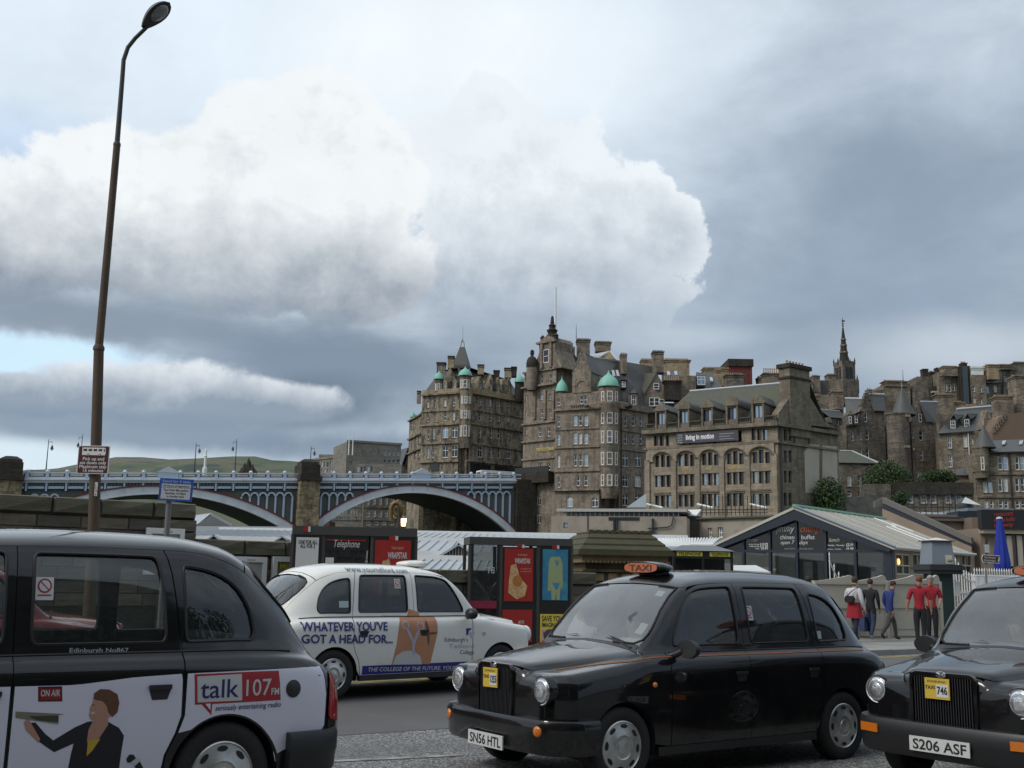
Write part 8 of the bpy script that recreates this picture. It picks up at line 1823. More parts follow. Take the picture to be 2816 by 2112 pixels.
 MB().grid(cl,48,18,True).build('canopy',BL,u,60); MB().lathe([(w(30),z(1022)),(w(30),z(1008)),(w(12),z(1002)),(.01,z(1000))],12).build('cap',T_WHITE,u); MB().tube([(0,0,0),(0,0,z(1100))],.03,8).build('pole',IRON,u); MB().lathe([(.35,0),(.35,.06),(.08,.1)],16).build('base',IRON,u)
restaurant()
# ------------------------------------------------------------------ gate, railings, hoardings, finger post
def right_front():
 HB=mat('hoarding_beige',(.42,.395,.325),.7,var=.07,col2=(.33,.31,.25),c2scale=1.0,c2amt=.4)
 Y0=31.0
 xs=[(740,985),(988,1180),(1184,1366),(1370,1500)]
 for i,(a,c)in enumerate(xs):
  Y=Y0+.45*i; pa,pc=at(*cN(a,700),Y),at(*cN(c,700),Y+.35); d=Vector((pc.x-pa.x,pc.y-pa.y,0)); W=d.length; rz=math.atan2(d.y,d.x)
  zt=at(*cN((a+c)/2,538),Y).z-.11; zpk=at(*cN((a+c)/2,502),Y).z-.11
  lab=('beige moulded hoarding panel behind the woman with the red skirt','beige moulded hoarding panel behind the person in black','beige moulded hoarding panel behind the person in the blue jacket','beige moulded hoarding panel behind the two men in red')[i]
  h=empty('hoarding_panel',(pa.x,pa.y,.11),rz,None,lab,'barrier','hoarding panels along the pavement')
  prof=[(0,0),(W,0),(W,zt)]+[(W-.02-.11*(1-math.cos(t)),zt+(zpk-zt)*math.sin(t))for t in[math.pi/2*k/6 for k in range(7)]]+[(W*(.75-.12*k),zpk-(zpk-zt)*((k+1)/6)**.7)for k in range(6)]+[(0,zt)]
  MB().prism(prof,(0,0,0),(1,0,0),(0,0,1),(0,1,0),.10).build('panel_body',HB,h)
  for u0,u1 in((0,.07),(W-.07,W)):MB().box(u0,-.06,0,u1,-.001,zt-.02).build('panel_rib',HB,h)
  for z0,z1 in((zt-.10,zt-.03),(zt*.52,zt*.60),(.06,.16)):MB().box(.075,-.035,z0,W-.075,-.001,z1).build('panel_rib',HB,h)
  MB().prism(rrect(.16,.25,W-.16,zt*.45,.05,3),(0,-.015,0),(1,0,0),(0,0,1),(0,1,0),.014).build('panel_emboss',HB,h)
 Y=34.0; c=at(*cJ(1335,1500),Y); o=empty('gate_pillar',(c.x,c.y,.108),R(8),None,'dark green gate pillar with grey tapered housing, white cap and warning notice','gate pillar')
 z=lambda y:at(*cJ(1335,y),Y).z-.108; w=lambda p:p/3.6867/FPX*Y; GN=mat('pillar_green',(.012,.028,.024),.5,var=.2); GB=mat('housing_grey',(.20,.225,.26),.5,var=.08)
 def sq(name,y0,y1,w0,w1,m):return MB().lathe([(w(w0)*1.414,z(y1)),(w(w1)*1.414,z(y0)),(.01,z(y0))],4,rot=R(45)).build(name,m,o)
 sq('cap',1212,1242,98,8,T_WHITE); sq('cap_rim',1242,1252,128,126,mat('rim_brown',(.09,.04,.035),.6)); hs=sq('housing',1254,1485,124,104,GB)
 for k,(y0,y1,w0)in enumerate(((1485,1512,170),(1512,1540,188),(1540,1580,165))):sq('ledge',y0,y1,w0,w0,mat('ledge_dark',(.028,.028,.030),.5,var=.2))
 MB().box(-w(100),-w(100),0,w(100),w(100),z(1580)).build('shaft',GN,o)
 zz0,zz1=z(1478),z(1278); x0,x1=w(20),w(98); y=-w(124)-.01
 wp=MB()._add([(x0,y,zz0),(x1,y,zz0),(x1-.02,y+.08,zz1),(x0,y+.08,zz1)],[(0,1,2,3)]).build('warning_plate',mat('plate_cream',(.50,.46,.34),.5),o)
 a,cc=(x0+x1)/2,zz0+(zz1-zz0)*.72; r=w(34)
 MB().prism([(a-r,cc-r*.8),(a+r,cc-r*.8),(a,cc+r*1.0)],(0,y+.025,0),(1,0,0),(0,.35,.94),(0,1,0),.004).build('warning_triangle',P_RED,wp); MB().prism([(a-r*.6,cc-r*.62),(a+r*.6,cc-r*.62),(a,cc+r*.55)],(0,y+.018,0),(1,0,0),(0,.35,.94),(0,1,0),.004).build('warning_triangle',MATS['plate_cream'],wp)
 for i,t in enumerate(('WARNING','ANTI CLIMB','PAINT')):text_part('notice_lettering',t,M_INK,wp,(x0+.06,y-.005+.02*(2-i),zz0+(zz1-zz0)*(.30-.11*i)),(1,0,0),(0,.35,.94),size=.085,width=(x1-x0)*.7,off=.004,bold=.02)
 ns=MB().box(w(118),-w(100)-.02,1.20,w(118)+.16,-w(100)-.005,1.62).build('notice_plate',P_WHITE,o)
 def railing(label,x0,x1,Y,ytop,n,sweep=None,rz=0.0):
  p,q=at(*cJ(x0,1600),Y),at(*cJ(x1,1600),Y+1.5); d=Vector((q.x-p.x,q.y-p.y,0)); W=d.length; r=empty('railing',(p.x,p.y,.105),math.atan2(d.y,d.x),None,label,'railing','white railings at the gate'); zt=at(*cJ((x0+x1)/2,ytop),Y).z-.105
  sp=MB().lathe([(.016,0),(.016,1.0)],6).mesh('bar',WHITE); tip=MB().lathe([(.016,0),(.028,.03),(.001,.13)],6).mesh('spear_tip',WHITE)
  for k in range(n):
   f=k/(n-1); h=zt+(sweep*(1-f)**2.2 if sweep else 0); link('bar',sp,r,loc=(W*f,0,0),scale=(1,1,h)); link('spear_tip',tip,r,loc=(W*f,0,h-.01))
  pts=[(W*k/14,0,zt-.16+(sweep*(1-k/14)**2.2 if sweep else 0))for k in range(15)]; MB().tube(pts,.026,6).build('top_rail',WHITE,r); MB().tube([(0,0,.25),(W,0,.25)],.024,6).build('bottom_rail',WHITE,r); MB().box(0,-.02,zt-.55,W,.02,zt-.47).build('middle_rail',WHITE,r)
  return r
 railing('white spear-topped gate leaf sweeping down from the gate pillar',1500,1705,35.0,1600,9,.62)
 railing('white spear-topped railing behind the finger post',1712,2330,36.5,1555,26)
 railing('white gate leaf end showing above the hoarding panels',245,420,34.5,1640,5,.75)
 o=empty('white_board_fence',tuple(at(*cJ(1980,1600),40)),0,None,'low white boarded fence behind the railings','fence'); o.location.z=.105
 p0,p1=at(*cJ(1690,1600),40),at(*cJ(2400,1600),40)
 for k in range(12):a=(p0.x+(p1.x-p0.x)*k/12)-o.location.x; MB().box(a+.01,0,0,a+(p1.x-p0.x)/12-.01,.05,at(*cJ(1980,1590),40).z-.105).build('board',T_WHITE,o)
 Y=33.0; c=at(*cJ(1828,1600),Y); o=empty('finger_post',(c.x,c.y,.108),0,None,'brown finger post pointing left with a small white notice on its pole','sign'); z=lambda y:at(*cJ(1828,y),Y).z-.108; w=lambda p:p/3.6867/FPX*Y
 MB().tube([(0,0,0),(0,0,z(1270))],.03,8).build('pole',mat('pole_grey',(.16,.16,.155),.6),o); BR2=mat('finger_brown',(.065,.036,.026),.5)
 fs=empty('finger_sign',(0,0,0),0,o); fs.rotation_euler=(0,R(3.0),0); pl=[(w(-85),z(1425)),(w(-70),z(1385)),(w(100),z(1385)),(w(100),z(1465)),(w(-70),z(1465))]
 MB().prism(pl,(0,-.05,0),(1,0,0),(0,0,1),(0,1,0),.02).build('sign_border',T_WHITE,fs); MB().prism([(x*.96+.003,z(1425)+(q-z(1425))*.86)for x,q in pl],(0,-.053,0),(1,0,0),(0,0,1),(0,1,0),.004).build('sign_face',BR2,fs)
 for t,y in(('Tourist Information',1420),('& Accommodation',1450)):text_part('sign_lettering',t,T_WHITE,fs,(w(-60),-.053,z(y)),(1,0,0),(0,0,1),size=.085,width=w(115),off=.003)
 text_part('sign_lettering','i',T_WHITE,fs,(w(78),-.053,z(1445)),(1,0,0),(0,0,1),size=.18,off=.003,bold=.03,shear=.2)
 nt=MB().box(w(-2),-.045,z(1362),w(40),-.033,z(1282)).build('notice_plate',P_WHITE,o)
 for k in range(4):MB().box(w(4),-.048,z(1300+k*14),w(34),-.046,z(1296+k*14)).build('notice_line',MATS['lettering_grey'],nt)
 o=empty('white_canopy',tuple(at(*cI(230,1520),42)),0,None,'low white canopy with round vents in front of the glazed gable','canopy'); o.location.z=.105
 P=lambda x,y,Z:at(*cI(x,y),Z)-o.location
 slab(o,'canopy_roof',[P(62,1492,42)+o.location,P(290,1490,42)+o.location,P(440,1560,40)+o.location,P(62,1540,40)+o.location],T_WHITE,.15); MB().tube([P(80,1540,41),(P(80,1540,41).x,P(80,1540,41).y,0)],.04,6).build('canopy_post',T_WHITE,o); MB().tube([P(420,1560,40.5),(P(420,1560,40.5).x,P(420,1560,40.5).y,0)],.04,6).build('canopy_post',T_WHITE,o)
 for(px,py),s_,lab in(((2502,1745),.22,'crumpled pale cardboard scrap at the foot of the hoarding panels'),((897,2083),.08,'small white and red litter scrap on the road behind the wrapped taxi')):
  g=ground_at(px,py,.12 if px>2000 else 0.0); mb=MB(); rd=random.Random(px)
  mb._add([(rd.uniform(-1,1)*s_,rd.uniform(-1,1)*s_,rd.uniform(0,.7)*s_)for _ in range(9)],[(0,1,2),(2,3,4),(4,5,0),(1,6,7),(7,8,3),(2,5,8)]); q=mb.build('litter',mat('litter_%d'%px,(.40,.32,.22)if px>2000 else(.55,.40,.38),.8),loc=g); tag(q,lab,'litter')
right_front()
# ------------------------------------------------------------------ people
SKIN=mat('skin',(.36,.20,.14),.55,var=.08,vscale=8)
def cloth(name,c):return mat('cloth_'+name,c,.85,var=.18,vscale=9,bump=.3,bscale=25)
def person(label,loc,heading,height,top,legs,hair,pose,shoes=(.02,.02,.02),group='people on the pavement',skin=SKIN,long_top=.0,seated=False,longhair=0.0,sleeve=True,cat='person',collar=None,facewear=False):
 """one continuous skinned body; local x right, y forward, z up; pose = dict of joint positions in units of body height"""
 o=empty('person',loc,heading,None,label,cat,group); H=height
 J=dict(pel=(0,0,.53),spine=(0,0,.62),chest=(0,0,.73),neck=(0,.0,.835),jaw=(0,.012,.875),head=(0,.016,.925),crown=(0,.008,.975),shL=(-.105,0,.80),shR=(.105,0,.80),elL=(-.135,-.01,.63),elR=(.135,-.01,.63),wrL=(-.14,.04,.485),wrR=(.14,.04,.485),hipL=(-.048,0,.50),hipR=(.048,0,.50),knL=(-.05,.015,.275),knR=(.05,.015,.275),anL=(-.05,-.01,.045),anR=(.05,-.01,.045),toL=(-.055,.075,.018),toR=(.055,.075,.018))
 J.update(pose)
 for s in 'LR':
  w=Vector(J['wr'+s]); e=Vector(J['el'+s]); d=(w-e).normalized(); sx=-1 if s=='L' else 1
  J['pa'+s]=tuple(w+d*.035)
  fw=Vector((0,1,0)); fw=(fw-d*fw.dot(d)).normalized()
  for k,(off,ln)in enumerate(((.016,.040),(.006,.047),(-.005,.044),(-.015,.034))):
   b0=w+d*.050+fw*off; J['f%d%s'%(k,s)]=tuple(b0); mid=b0+d*ln*.55; J['g%d%s'%(k,s)]=tuple(mid); J['t%d%s'%(k,s)]=tuple(mid+d*ln*.4+Vector((-sx*.010,0,0)))
  b0=w+d*.022+fw*.020; J['th'+s]=tuple(b0); J['tt'+s]=tuple(b0+d*.022+fw*.016)
 rad=dict(pel=.078,spine=.068,chest=.080,neck=.030,jaw=.040,head=.046,crown=.030,sh=.048,el=.034,wr=.021,pa=.021,hip=.066,kn=.043,an=.029,to=.020,f=.0062,g=.0056,t=.0045,th=.007)
 bones=[('pel','spine','t'),('spine','chest','t'),('chest','neck','t'),('neck','jaw','s'),('jaw','head','s'),('head','crown','s')]
 for s in 'LR':
  bones+=[('chest','sh'+s,'t'),('sh'+s,'el'+s,'t'),('el'+s,'wr'+s,'t' if sleeve else 's'),('wr'+s,'pa'+s,'s'),('pel','hip'+s,'l'),('hip'+s,'kn'+s,'l'),('kn'+s,'an'+s,'l'),('an'+s,'to'+s,'x'),('wr'+s,'th'+s,'s'),('th'+s,'tt'+s,'s')]
  for k in range(4):bones+=[('pa'+s,'f%d%s'%(k,s),'s'),('f%d%s'%(k,s),'g%d%s'%(k,s),'s'),('g%d%s'%(k,s),'t%d%s'%(k,s),'s')]
 names=list(J); idx={n:i for i,n in enumerate(names)}
 me=bpy.data.meshes.new('body'); me.from_pydata([tuple(H*c for c in J[n])for n in names],[(idx[a],idx[b])for a,b,_ in bones],[])
 ob=bpy.data.objects.new('body_src',me); TMP.collection.objects.link(ob); md=ob.modifiers.new('s','SKIN'); md.use_smooth_shade=True; md.branch_smoothing=.6
 def rr(n):
  if n in rad:return rad[n]
  for k in('th','tt'):
   if n[:-1]==k:return .0065
  return rad.get(n[:-1])or rad.get(n[0])
 for n,sv in zip(names,me.skin_vertices[0].data):
  r=rr(n)*H; ax=(1.35,.85)if n in('pel','spine','chest')else(1,1); sv.radius=(r*(1.12 if n in('pel','chest','spine')else 1),r*(.86 if n in('pel','chest','spine')else 1)); sv.use_root=(n=='pel')
 sb=ob.modifiers.new('b','SUBSURF'); sb.levels=sb.render_levels=1
 dg=tmp_dg(); ev=ob.evaluated_get(dg); m2=bpy.data.meshes.new_from_object(ev)
 bpy.data.objects.remove(ob); bpy.data.meshes.remove(me)
 m2.materials.clear()
 mats=dict(t=top,s=skin,l=legs,x=mat('shoe_%.2f'%shoes[0],shoes,.5)); order='tslx'
 for k in order:m2.materials.append(mats[k])
 A=np.array([J[a]for a,b,_ in bones])*H; B=np.array([J[b]for a,b,_ in bones])*H; kinds=[order.index(k)for _,_,k in bones]
 C=np.array([tuple(p.center)for p in m2.polygons]); AB=B-A; mi=[]
 for c in C:
  t=np.clip(((c-A)*AB).sum(1)/((AB*AB).sum(1)+1e-9),0,1); d=np.linalg.norm(A+AB*t[:,None]-c,axis=1); k=kinds[int(d.argmin())]
  if k==2 and not seated and c[2]>(.50-long_top)*H:k=0
  mi.append(k)
 m2.polygons.foreach_set('material_index',mi); m2.polygons.foreach_set('use_smooth',[True]*len(m2.polygons)); m2.update()
 b=link('body',m2,o)
 hc=Vector(J['head'])*H; cr=Vector(J['crown'])*H; up=(cr-Vector(J['jaw'])*H).normalized(); r=.0525*H
 f=Vector((0,1,0)); f=(f-up*f.dot(up)).normalized(); sd=f.cross(up)
 def hairf(u,v):
  th=2*math.pi*u; ph=v*math.pi*.5*(1.36-.42*max(0,math.cos(th-math.pi/2))+longhair)
  q=hc+up*(.012*H)+up*(r*1.18*math.cos(ph))+(sd*math.cos(th)+f*math.sin(th)*1.10)*(r*(1.0-.22*v**3)*math.sin(ph))-f*.004*H
  return tuple(q+(q-hc)*random.uniform(-.03,.03))
 if hair is not None:MB().grid(hairf,18,9,True).build('hair',hair,o,70)
 for s in(-1,1):
  MB().lathe([(.001,-.012*H),(.009*H,0),(.001,.012*H)],6,hc+sd*(s*r*.93)-up*.006*H).build('ear',skin,o,60)
  MB().lathe([(.001,0),(.0045*H,.001),(.001,.004)],6,hc+sd*(s*.018*H)+f*(.043*H)+up*.002*H).build('eye',M_INK,o)
 MB()._add([hc+f*(.042*H)+up*.004*H,hc+f*(.043*H)+sd*.008*H-up*.016*H,hc+f*(.043*H)-sd*.008*H-up*.016*H,hc+f*(.056*H)-up*.014*H],[(0,1,3),(0,3,2),(1,2,3)]).build('nose',skin,o)
 MB().cbox(hc+f*.043*H-up*.030*H,(.020*H,.004*H,.004*H)).build('mouth',mat('lips',(.20,.07,.06),.5),o)
 if collar is not None:MB().lathe([(.034*H,.815*H),(.037*H,.835*H),(.033*H,.845*H),(.030*H,.84*H)],14,Vector((J['neck'][0],J['neck'][1],0))*H).build('collar',collar,o,60)
 return o,J,H
def foot(px,py,z=.118):return ground_at(px,py,z)
HB_=mat('hair_brown',(.035,.020,.012),.7,var=.4,vscale=40); HG_=mat('hair_grey',(.30,.28,.26),.7,var=.3,vscale=40); HK_=mat('hair_dark',(.018,.012,.009),.7,var=.4,vscale=40); HR_=mat('hair_ginger',(.14,.055,.025),.7,var=.3,vscale=40)
C_WH,C_RED,C_BLK,C_NAVY,C_BLUE,C_GREY,C_JEAN=cloth('white',(.55,.54,.55)),cloth('red',(.30,.012,.022)),cloth('black',(.014,.014,.016)),cloth('navy',(.018,.024,.05)),cloth('blue',(.020,.035,.16)),cloth('grey',(.075,.07,.065)),cloth('jean',(.03,.045,.09))
walkR=dict(knL=(-.05,.09,.29),anL=(-.05,.10,.055),toL=(-.055,.18,.03),knR=(.05,-.03,.27),anR=(.05,-.14,.07),toR=(.052,-.075,.018))
def crowd():
 p=foot(2352,1765)
 o,J,H=person('woman in a white jacket and red skirt with a dark shoulder bag',p,R(-52),1.70,C_WH,C_NAVY,HB_,dict(walkR,elR=(.15,-.01,.63),wrR=(.155,.05,.50),wrL=(-.13,.09,.53),chest=(.0,.015,.73),neck=(0,.03,.835),jaw=(0,.045,.872),head=(0,.05,.925),crown=(0,.045,.975)),longhair=.12)
 def skirt(u,v):th=2*math.pi*u; z=.60-.24*v; r=(.082+.03*v)*(1+.05*math.sin(7*th)*v); return(r*1.2*math.cos(th)*H,(r*.95*math.sin(th)+.005)*H,z*H)
 MB().grid(skirt,32,8,True).build('skirt',C_RED,o,70)
 MB().prism([(x*H,z*H)for x,z in((-.07,.60),(.05,.60),(.075,.655),(.05,.70),(-.06,.70),(-.085,.655))],(0.01,-.135*H,0),(1,0,0),(0,0,1),(0,1,0),.10).build('shoulder_bag',C_BLK,o)
 MB().tube([(-.06*H,-.10*H,.68*H),(.02*H,-.098*H,.76*H),(.095*H,-.03*H,.835*H),(.05*H,.085*H,.74*H)],.012,6).build('bag_strap',C_BLK,o)
 p=foot(2398,1758)
 o,J,H=person('person in a black jacket and jeans carrying a blue checked bag',p,R(-40),1.66,C_BLK,C_JEAN,HB_,dict(walkR,wrL=(-.15,.05,.48),elR=(.13,.0,.63),wrR=(.12,.07,.50)),shoes=(.35,.35,.36),long_top=.06)
 pl=mat('bag_plaid',(.03,.045,.12),.8,var=.6,vscale=22); MB().prism([(x*H,z*H)for x,z in((-.11,.13),(.09,.12),(.10,.33),(.06,.39),(-.02,.36),(-.09,.37))],(0,0,0),(0,1,0),(0,0,1),(1,0,0),.16).build('checked_bag',pl,o,loc=(-.30,.02,.0))
 MB().tube([(-.22,.02*H,.38*H),(-.235,.05*H,.47*H),(-.22,.09*H,.38*H)],.008,5).build('bag_handle',pl,o)
 p=foot(2450,1762)
 person('person in a blue jacket and grey trousers striding right',p,R(-80),1.63,C_BLUE,C_GREY,HB_,dict(knL=(-.05,.10,.30),anL=(-.05,.13,.05),toL=(-.055,.205,.03),knR=(.05,-.06,.28),anR=(.05,-.19,.10),toR=(.052,-.13,.035),chest=(0,.03,.73),neck=(0,.055,.83),jaw=(0,.075,.866),head=(0,.085,.915),crown=(0,.085,.966),elL=(-.13,-.03,.64),wrL=(-.12,.03,.50),elR=(.13,-.05,.64),wrR=(.13,-.02,.49)),long_top=.04)
 p=foot(2534,1769)
 person('man in a red short-sleeved shirt seen from behind, arms hanging',p,R(-12),1.76,C_RED,C_BLK,HR_,dict(elL=(-.16,.0,.64),wrL=(-.18,.02,.50),elR=(.155,.0,.64),wrR=(.165,.03,.50),jaw=(.004,.014,.872),head=(.012,.02,.922)),sleeve=False,collar=C_RED)
 p=foot(2566,1764)
 person('grey-haired man in a red shirt facing the street beside the gate pillar',p,R(165),1.78,C_RED,C_BLK,HG_,dict(elL=(-.145,-.02,.64),wrL=(-.11,.06,.56),elR=(.145,-.02,.64),wrR=(.11,.06,.55)),sleeve=False,collar=C_RED)
 p=at(2224,1640,28.5)
 person('dark-haired passer-by whose head shows just above the black taxi roof',(p.x,p.y,.118),R(-60),1.69,C_BLK,C_NAVY,HK_,dict(walkR))
crowd()
def driver(T,label,top,hair,x=1.98,y=-.36):
 """seated behind the wheel of a taxi"""
 q=T.matrix_world@Vector((XC-x,y,0))if False else Vector(T.location)+Matrix.Rotation(T.rotation_euler.z,3,'Z')@(Vector((XC-x,y,0))*T.scale.x)
 H=1.74; k=1/H; bz=.66
 pose=dict(pel=(0,0,bz*k),spine=(0,-.03,bz*k+.10),chest=(0,-.05,bz*k+.21),neck=(0,-.05,bz*k+.31),jaw=(0,-.035,bz*k+.345),head=(0,-.03,bz*k+.395),crown=(0,-.035,bz*k+.445),shL=(-.105,-.05,bz*k+.275),shR=(.105,-.05,bz*k+.275),elL=(-.14,.06,bz*k+.13),elR=(.14,.06,bz*k+.13),wrL=(-.07,.20,bz*k+.20),wrR=(.07,.20,bz*k+.20),hipL=(-.05,.02,bz*k-.015),hipR=(.05,.02,bz*k-.015),knL=(-.07,.25,bz*k+.005),knR=(.07,.25,bz*k+.005),anL=(-.07,.32,.25),anR=(.07,.32,.25),toL=(-.07,.39,.235),toR=(.07,.39,.235))
 return person(label,(q.x,q.y,T.location.z),T.rotation_euler.z-math.pi/2,H,top,C_NAVY,hair,pose,group='taxi drivers at the wheel',seated=True)
 # ------------------------------------------------------------------ trees and bushes
LEAF=[mat('leaf_%d'%i,c,.7,var=.35,vscale=1.5)for i,c in enumerate(((.040,.072,.022),(.062,.105,.028),(.028,.052,.020)))]
BARK=mat('bark',(.05,.04,.03),.9,var=.3)
def tree(label,base,h,blobs,n,leaf,trunk=True,seed=1,name='tree',group='trees below the tenements',lm=None):
 rd=np.random.RandomState(seed); o=empty(name,base,0,None,label,'tree' if name=='tree' else name,group)
 V=[]; F=[]; vol=np.array([b[3]*b[4]*b[5]for b in blobs]); vol=vol/vol.sum()
 for k in range(n):
  b=blobs[rd.choice(len(blobs),p=vol)]; d=rd.normal(size=3); d/=np.linalg.norm(d); r=rd.rand()**.28*(1+.18*rd.randn()*.6)
  c=np.array(b[:3])+d*r*np.array(b[3:6]); a=rd.normal(size=3); a/=np.linalg.norm(a); e=np.cross(a,rd.normal(size=3)); e/=np.linalg.norm(e); s=leaf*rd.uniform(.6,1.3); i=len(V)
  V+=[c-a*s,c+e*s*.45,c+a*s,c-e*s*.45]; F.append((i,i+1,i+2,i+3))
 me=bpy.data.meshes.new('crown'); me.from_pydata([tuple(map(float,v))for v in V],[],F)
 for m in LEAF:me.materials.append(m)
 me.polygons.foreach_set('material_index',[int(x)for x in rd.choice(3,len(F),p=[.4,.35,.25])]); me.update(); c=link('crown',me,o);
 if trunk:
  mb=MB(); mb.tube([(0,0,0),(.05*h,0,h*.25),(.02*h,.02*h,h*.5),(0,0,h*.75)],[.05*h,.035*h,.025*h,.01*h],8)
  for k in range(6):b=blobs[k%len(blobs)]; mb.tube([(.02*h,0,h*(.2+.06*k)),((b[0])*.5,b[1]*.5,b[2]*.8),tuple(b[:3])],[.02*h,.012*h,.004*h],6)
  mb.build('trunk',BARK,o,60)
 return o
def greenery():
 def base(px,Y,z=GZ):p=at(px,1500,Y); return(p.x,p.y,z)
 def W(px,py,Y,b):p=at(*cD(px,py),Y); return(p.x-b[0],p.y-b[1],p.z-b[2])
 b=base(cD(195,0)[0],158); c=[W(190,1530,158,b),W(165,1570,158,b),W(225,1590,157,b),W(205,1480,158,b)]
 tree('round dark bush growing against the rendered warehouse wall',b,12,[(*q,r,r,r)for q,r in zip(c,(2.3,1.8,2.1,1.6))],3000,.22,seed=2,name='bush')
 b=base(cD(640,0)[0],180); c=[W(600,1420,180,b),W(680,1390,180,b),W(570,1500,179,b),W(660,1500,179,b),W(620,1560,178,b),W(760,1400,182,b),W(700,1340,181,b),W(800,1390,182,b),W(560,1580,178,b),W(640,1330,181,b)]
 tree('wide spreading green tree between the hipped house and the stair tower',b,16,[(*q,r,r,r*.9)for q,r in zip(c,(2.7,2.7,2.3,2.7,2.4,2.2,2.0,1.7,1.9,1.8))],8500,.25,seed=3)
 b=base(cD(780,0)[0],165); c=[W(775,1580,165,b),W(800,1560,165,b),W(760,1600,165,b)]
 tree('small climbing shrub at the end of the low black range',b,9,[(*q,1.2,1.0,1.2)for q in c],900,.2,seed=4,name='shrub')
 b=base(cD(1080,0)[0],188); c=[W(1000+60*k,1405-18*math.sin(k),186,b)for k in range(4)]+[W(1180,1395,186,b),W(1150,1375,186,b),W(1100,1375,186,b)]
 tree('bright green hedge on top of the low black range',b,14,[(*q,1.7,1.2,1.0)for q in c],3200,.2,seed=5,name='hedge')
greenery()
# ------------------------------------------------------------------ the taxis
P_BLACK=paint('paint_black',(.0055,.0055,.0065)); P_CREAM=paint('paint_white',(.80,.785,.735),.3,.9,.04); P_CAR_RED=paint('paint_red',(.22,.014,.018)); P_LILAC=paint('wrap_lilac',(.70,.68,.77),.35,.5,.03)
GREY_TX=mat('script_grey',(.32,.34,.36),.5)
def tuv(T,side,px,py):
 """picture point on the flank of a taxi -> (x from front, z)"""
 Mi=(Matrix.Translation(T.location)@Matrix.Rotation(T.rotation_euler.z,4,'Z')@Matrix.Diagonal((*T.scale,1))).inverted(); E=Mi@Vector((0,0,EYE)); d=Mi.to_3x3()@ray(px,py); y=side*.885
 t=(y-E.y)/d.y; q=E+d*t; return float(np.interp(XC-q.x,WX1,WX0)),q.z
TL,PL=build_taxi('black taxi with lilac radio advert wrap on its lower doors','taxis in the street',(-3.507,7.315,-.015),R(215.5),P_BLACK,plate='SF05 KLX',name='taxi',glass=glass_mat('taxi_glass_clear',(.80,.83,.82)),dark=glass_mat('taxi_glass_pale',(.74,.77,.76)))
TL.scale=(1,1,1.058); aerial(TL,2.15,.35)
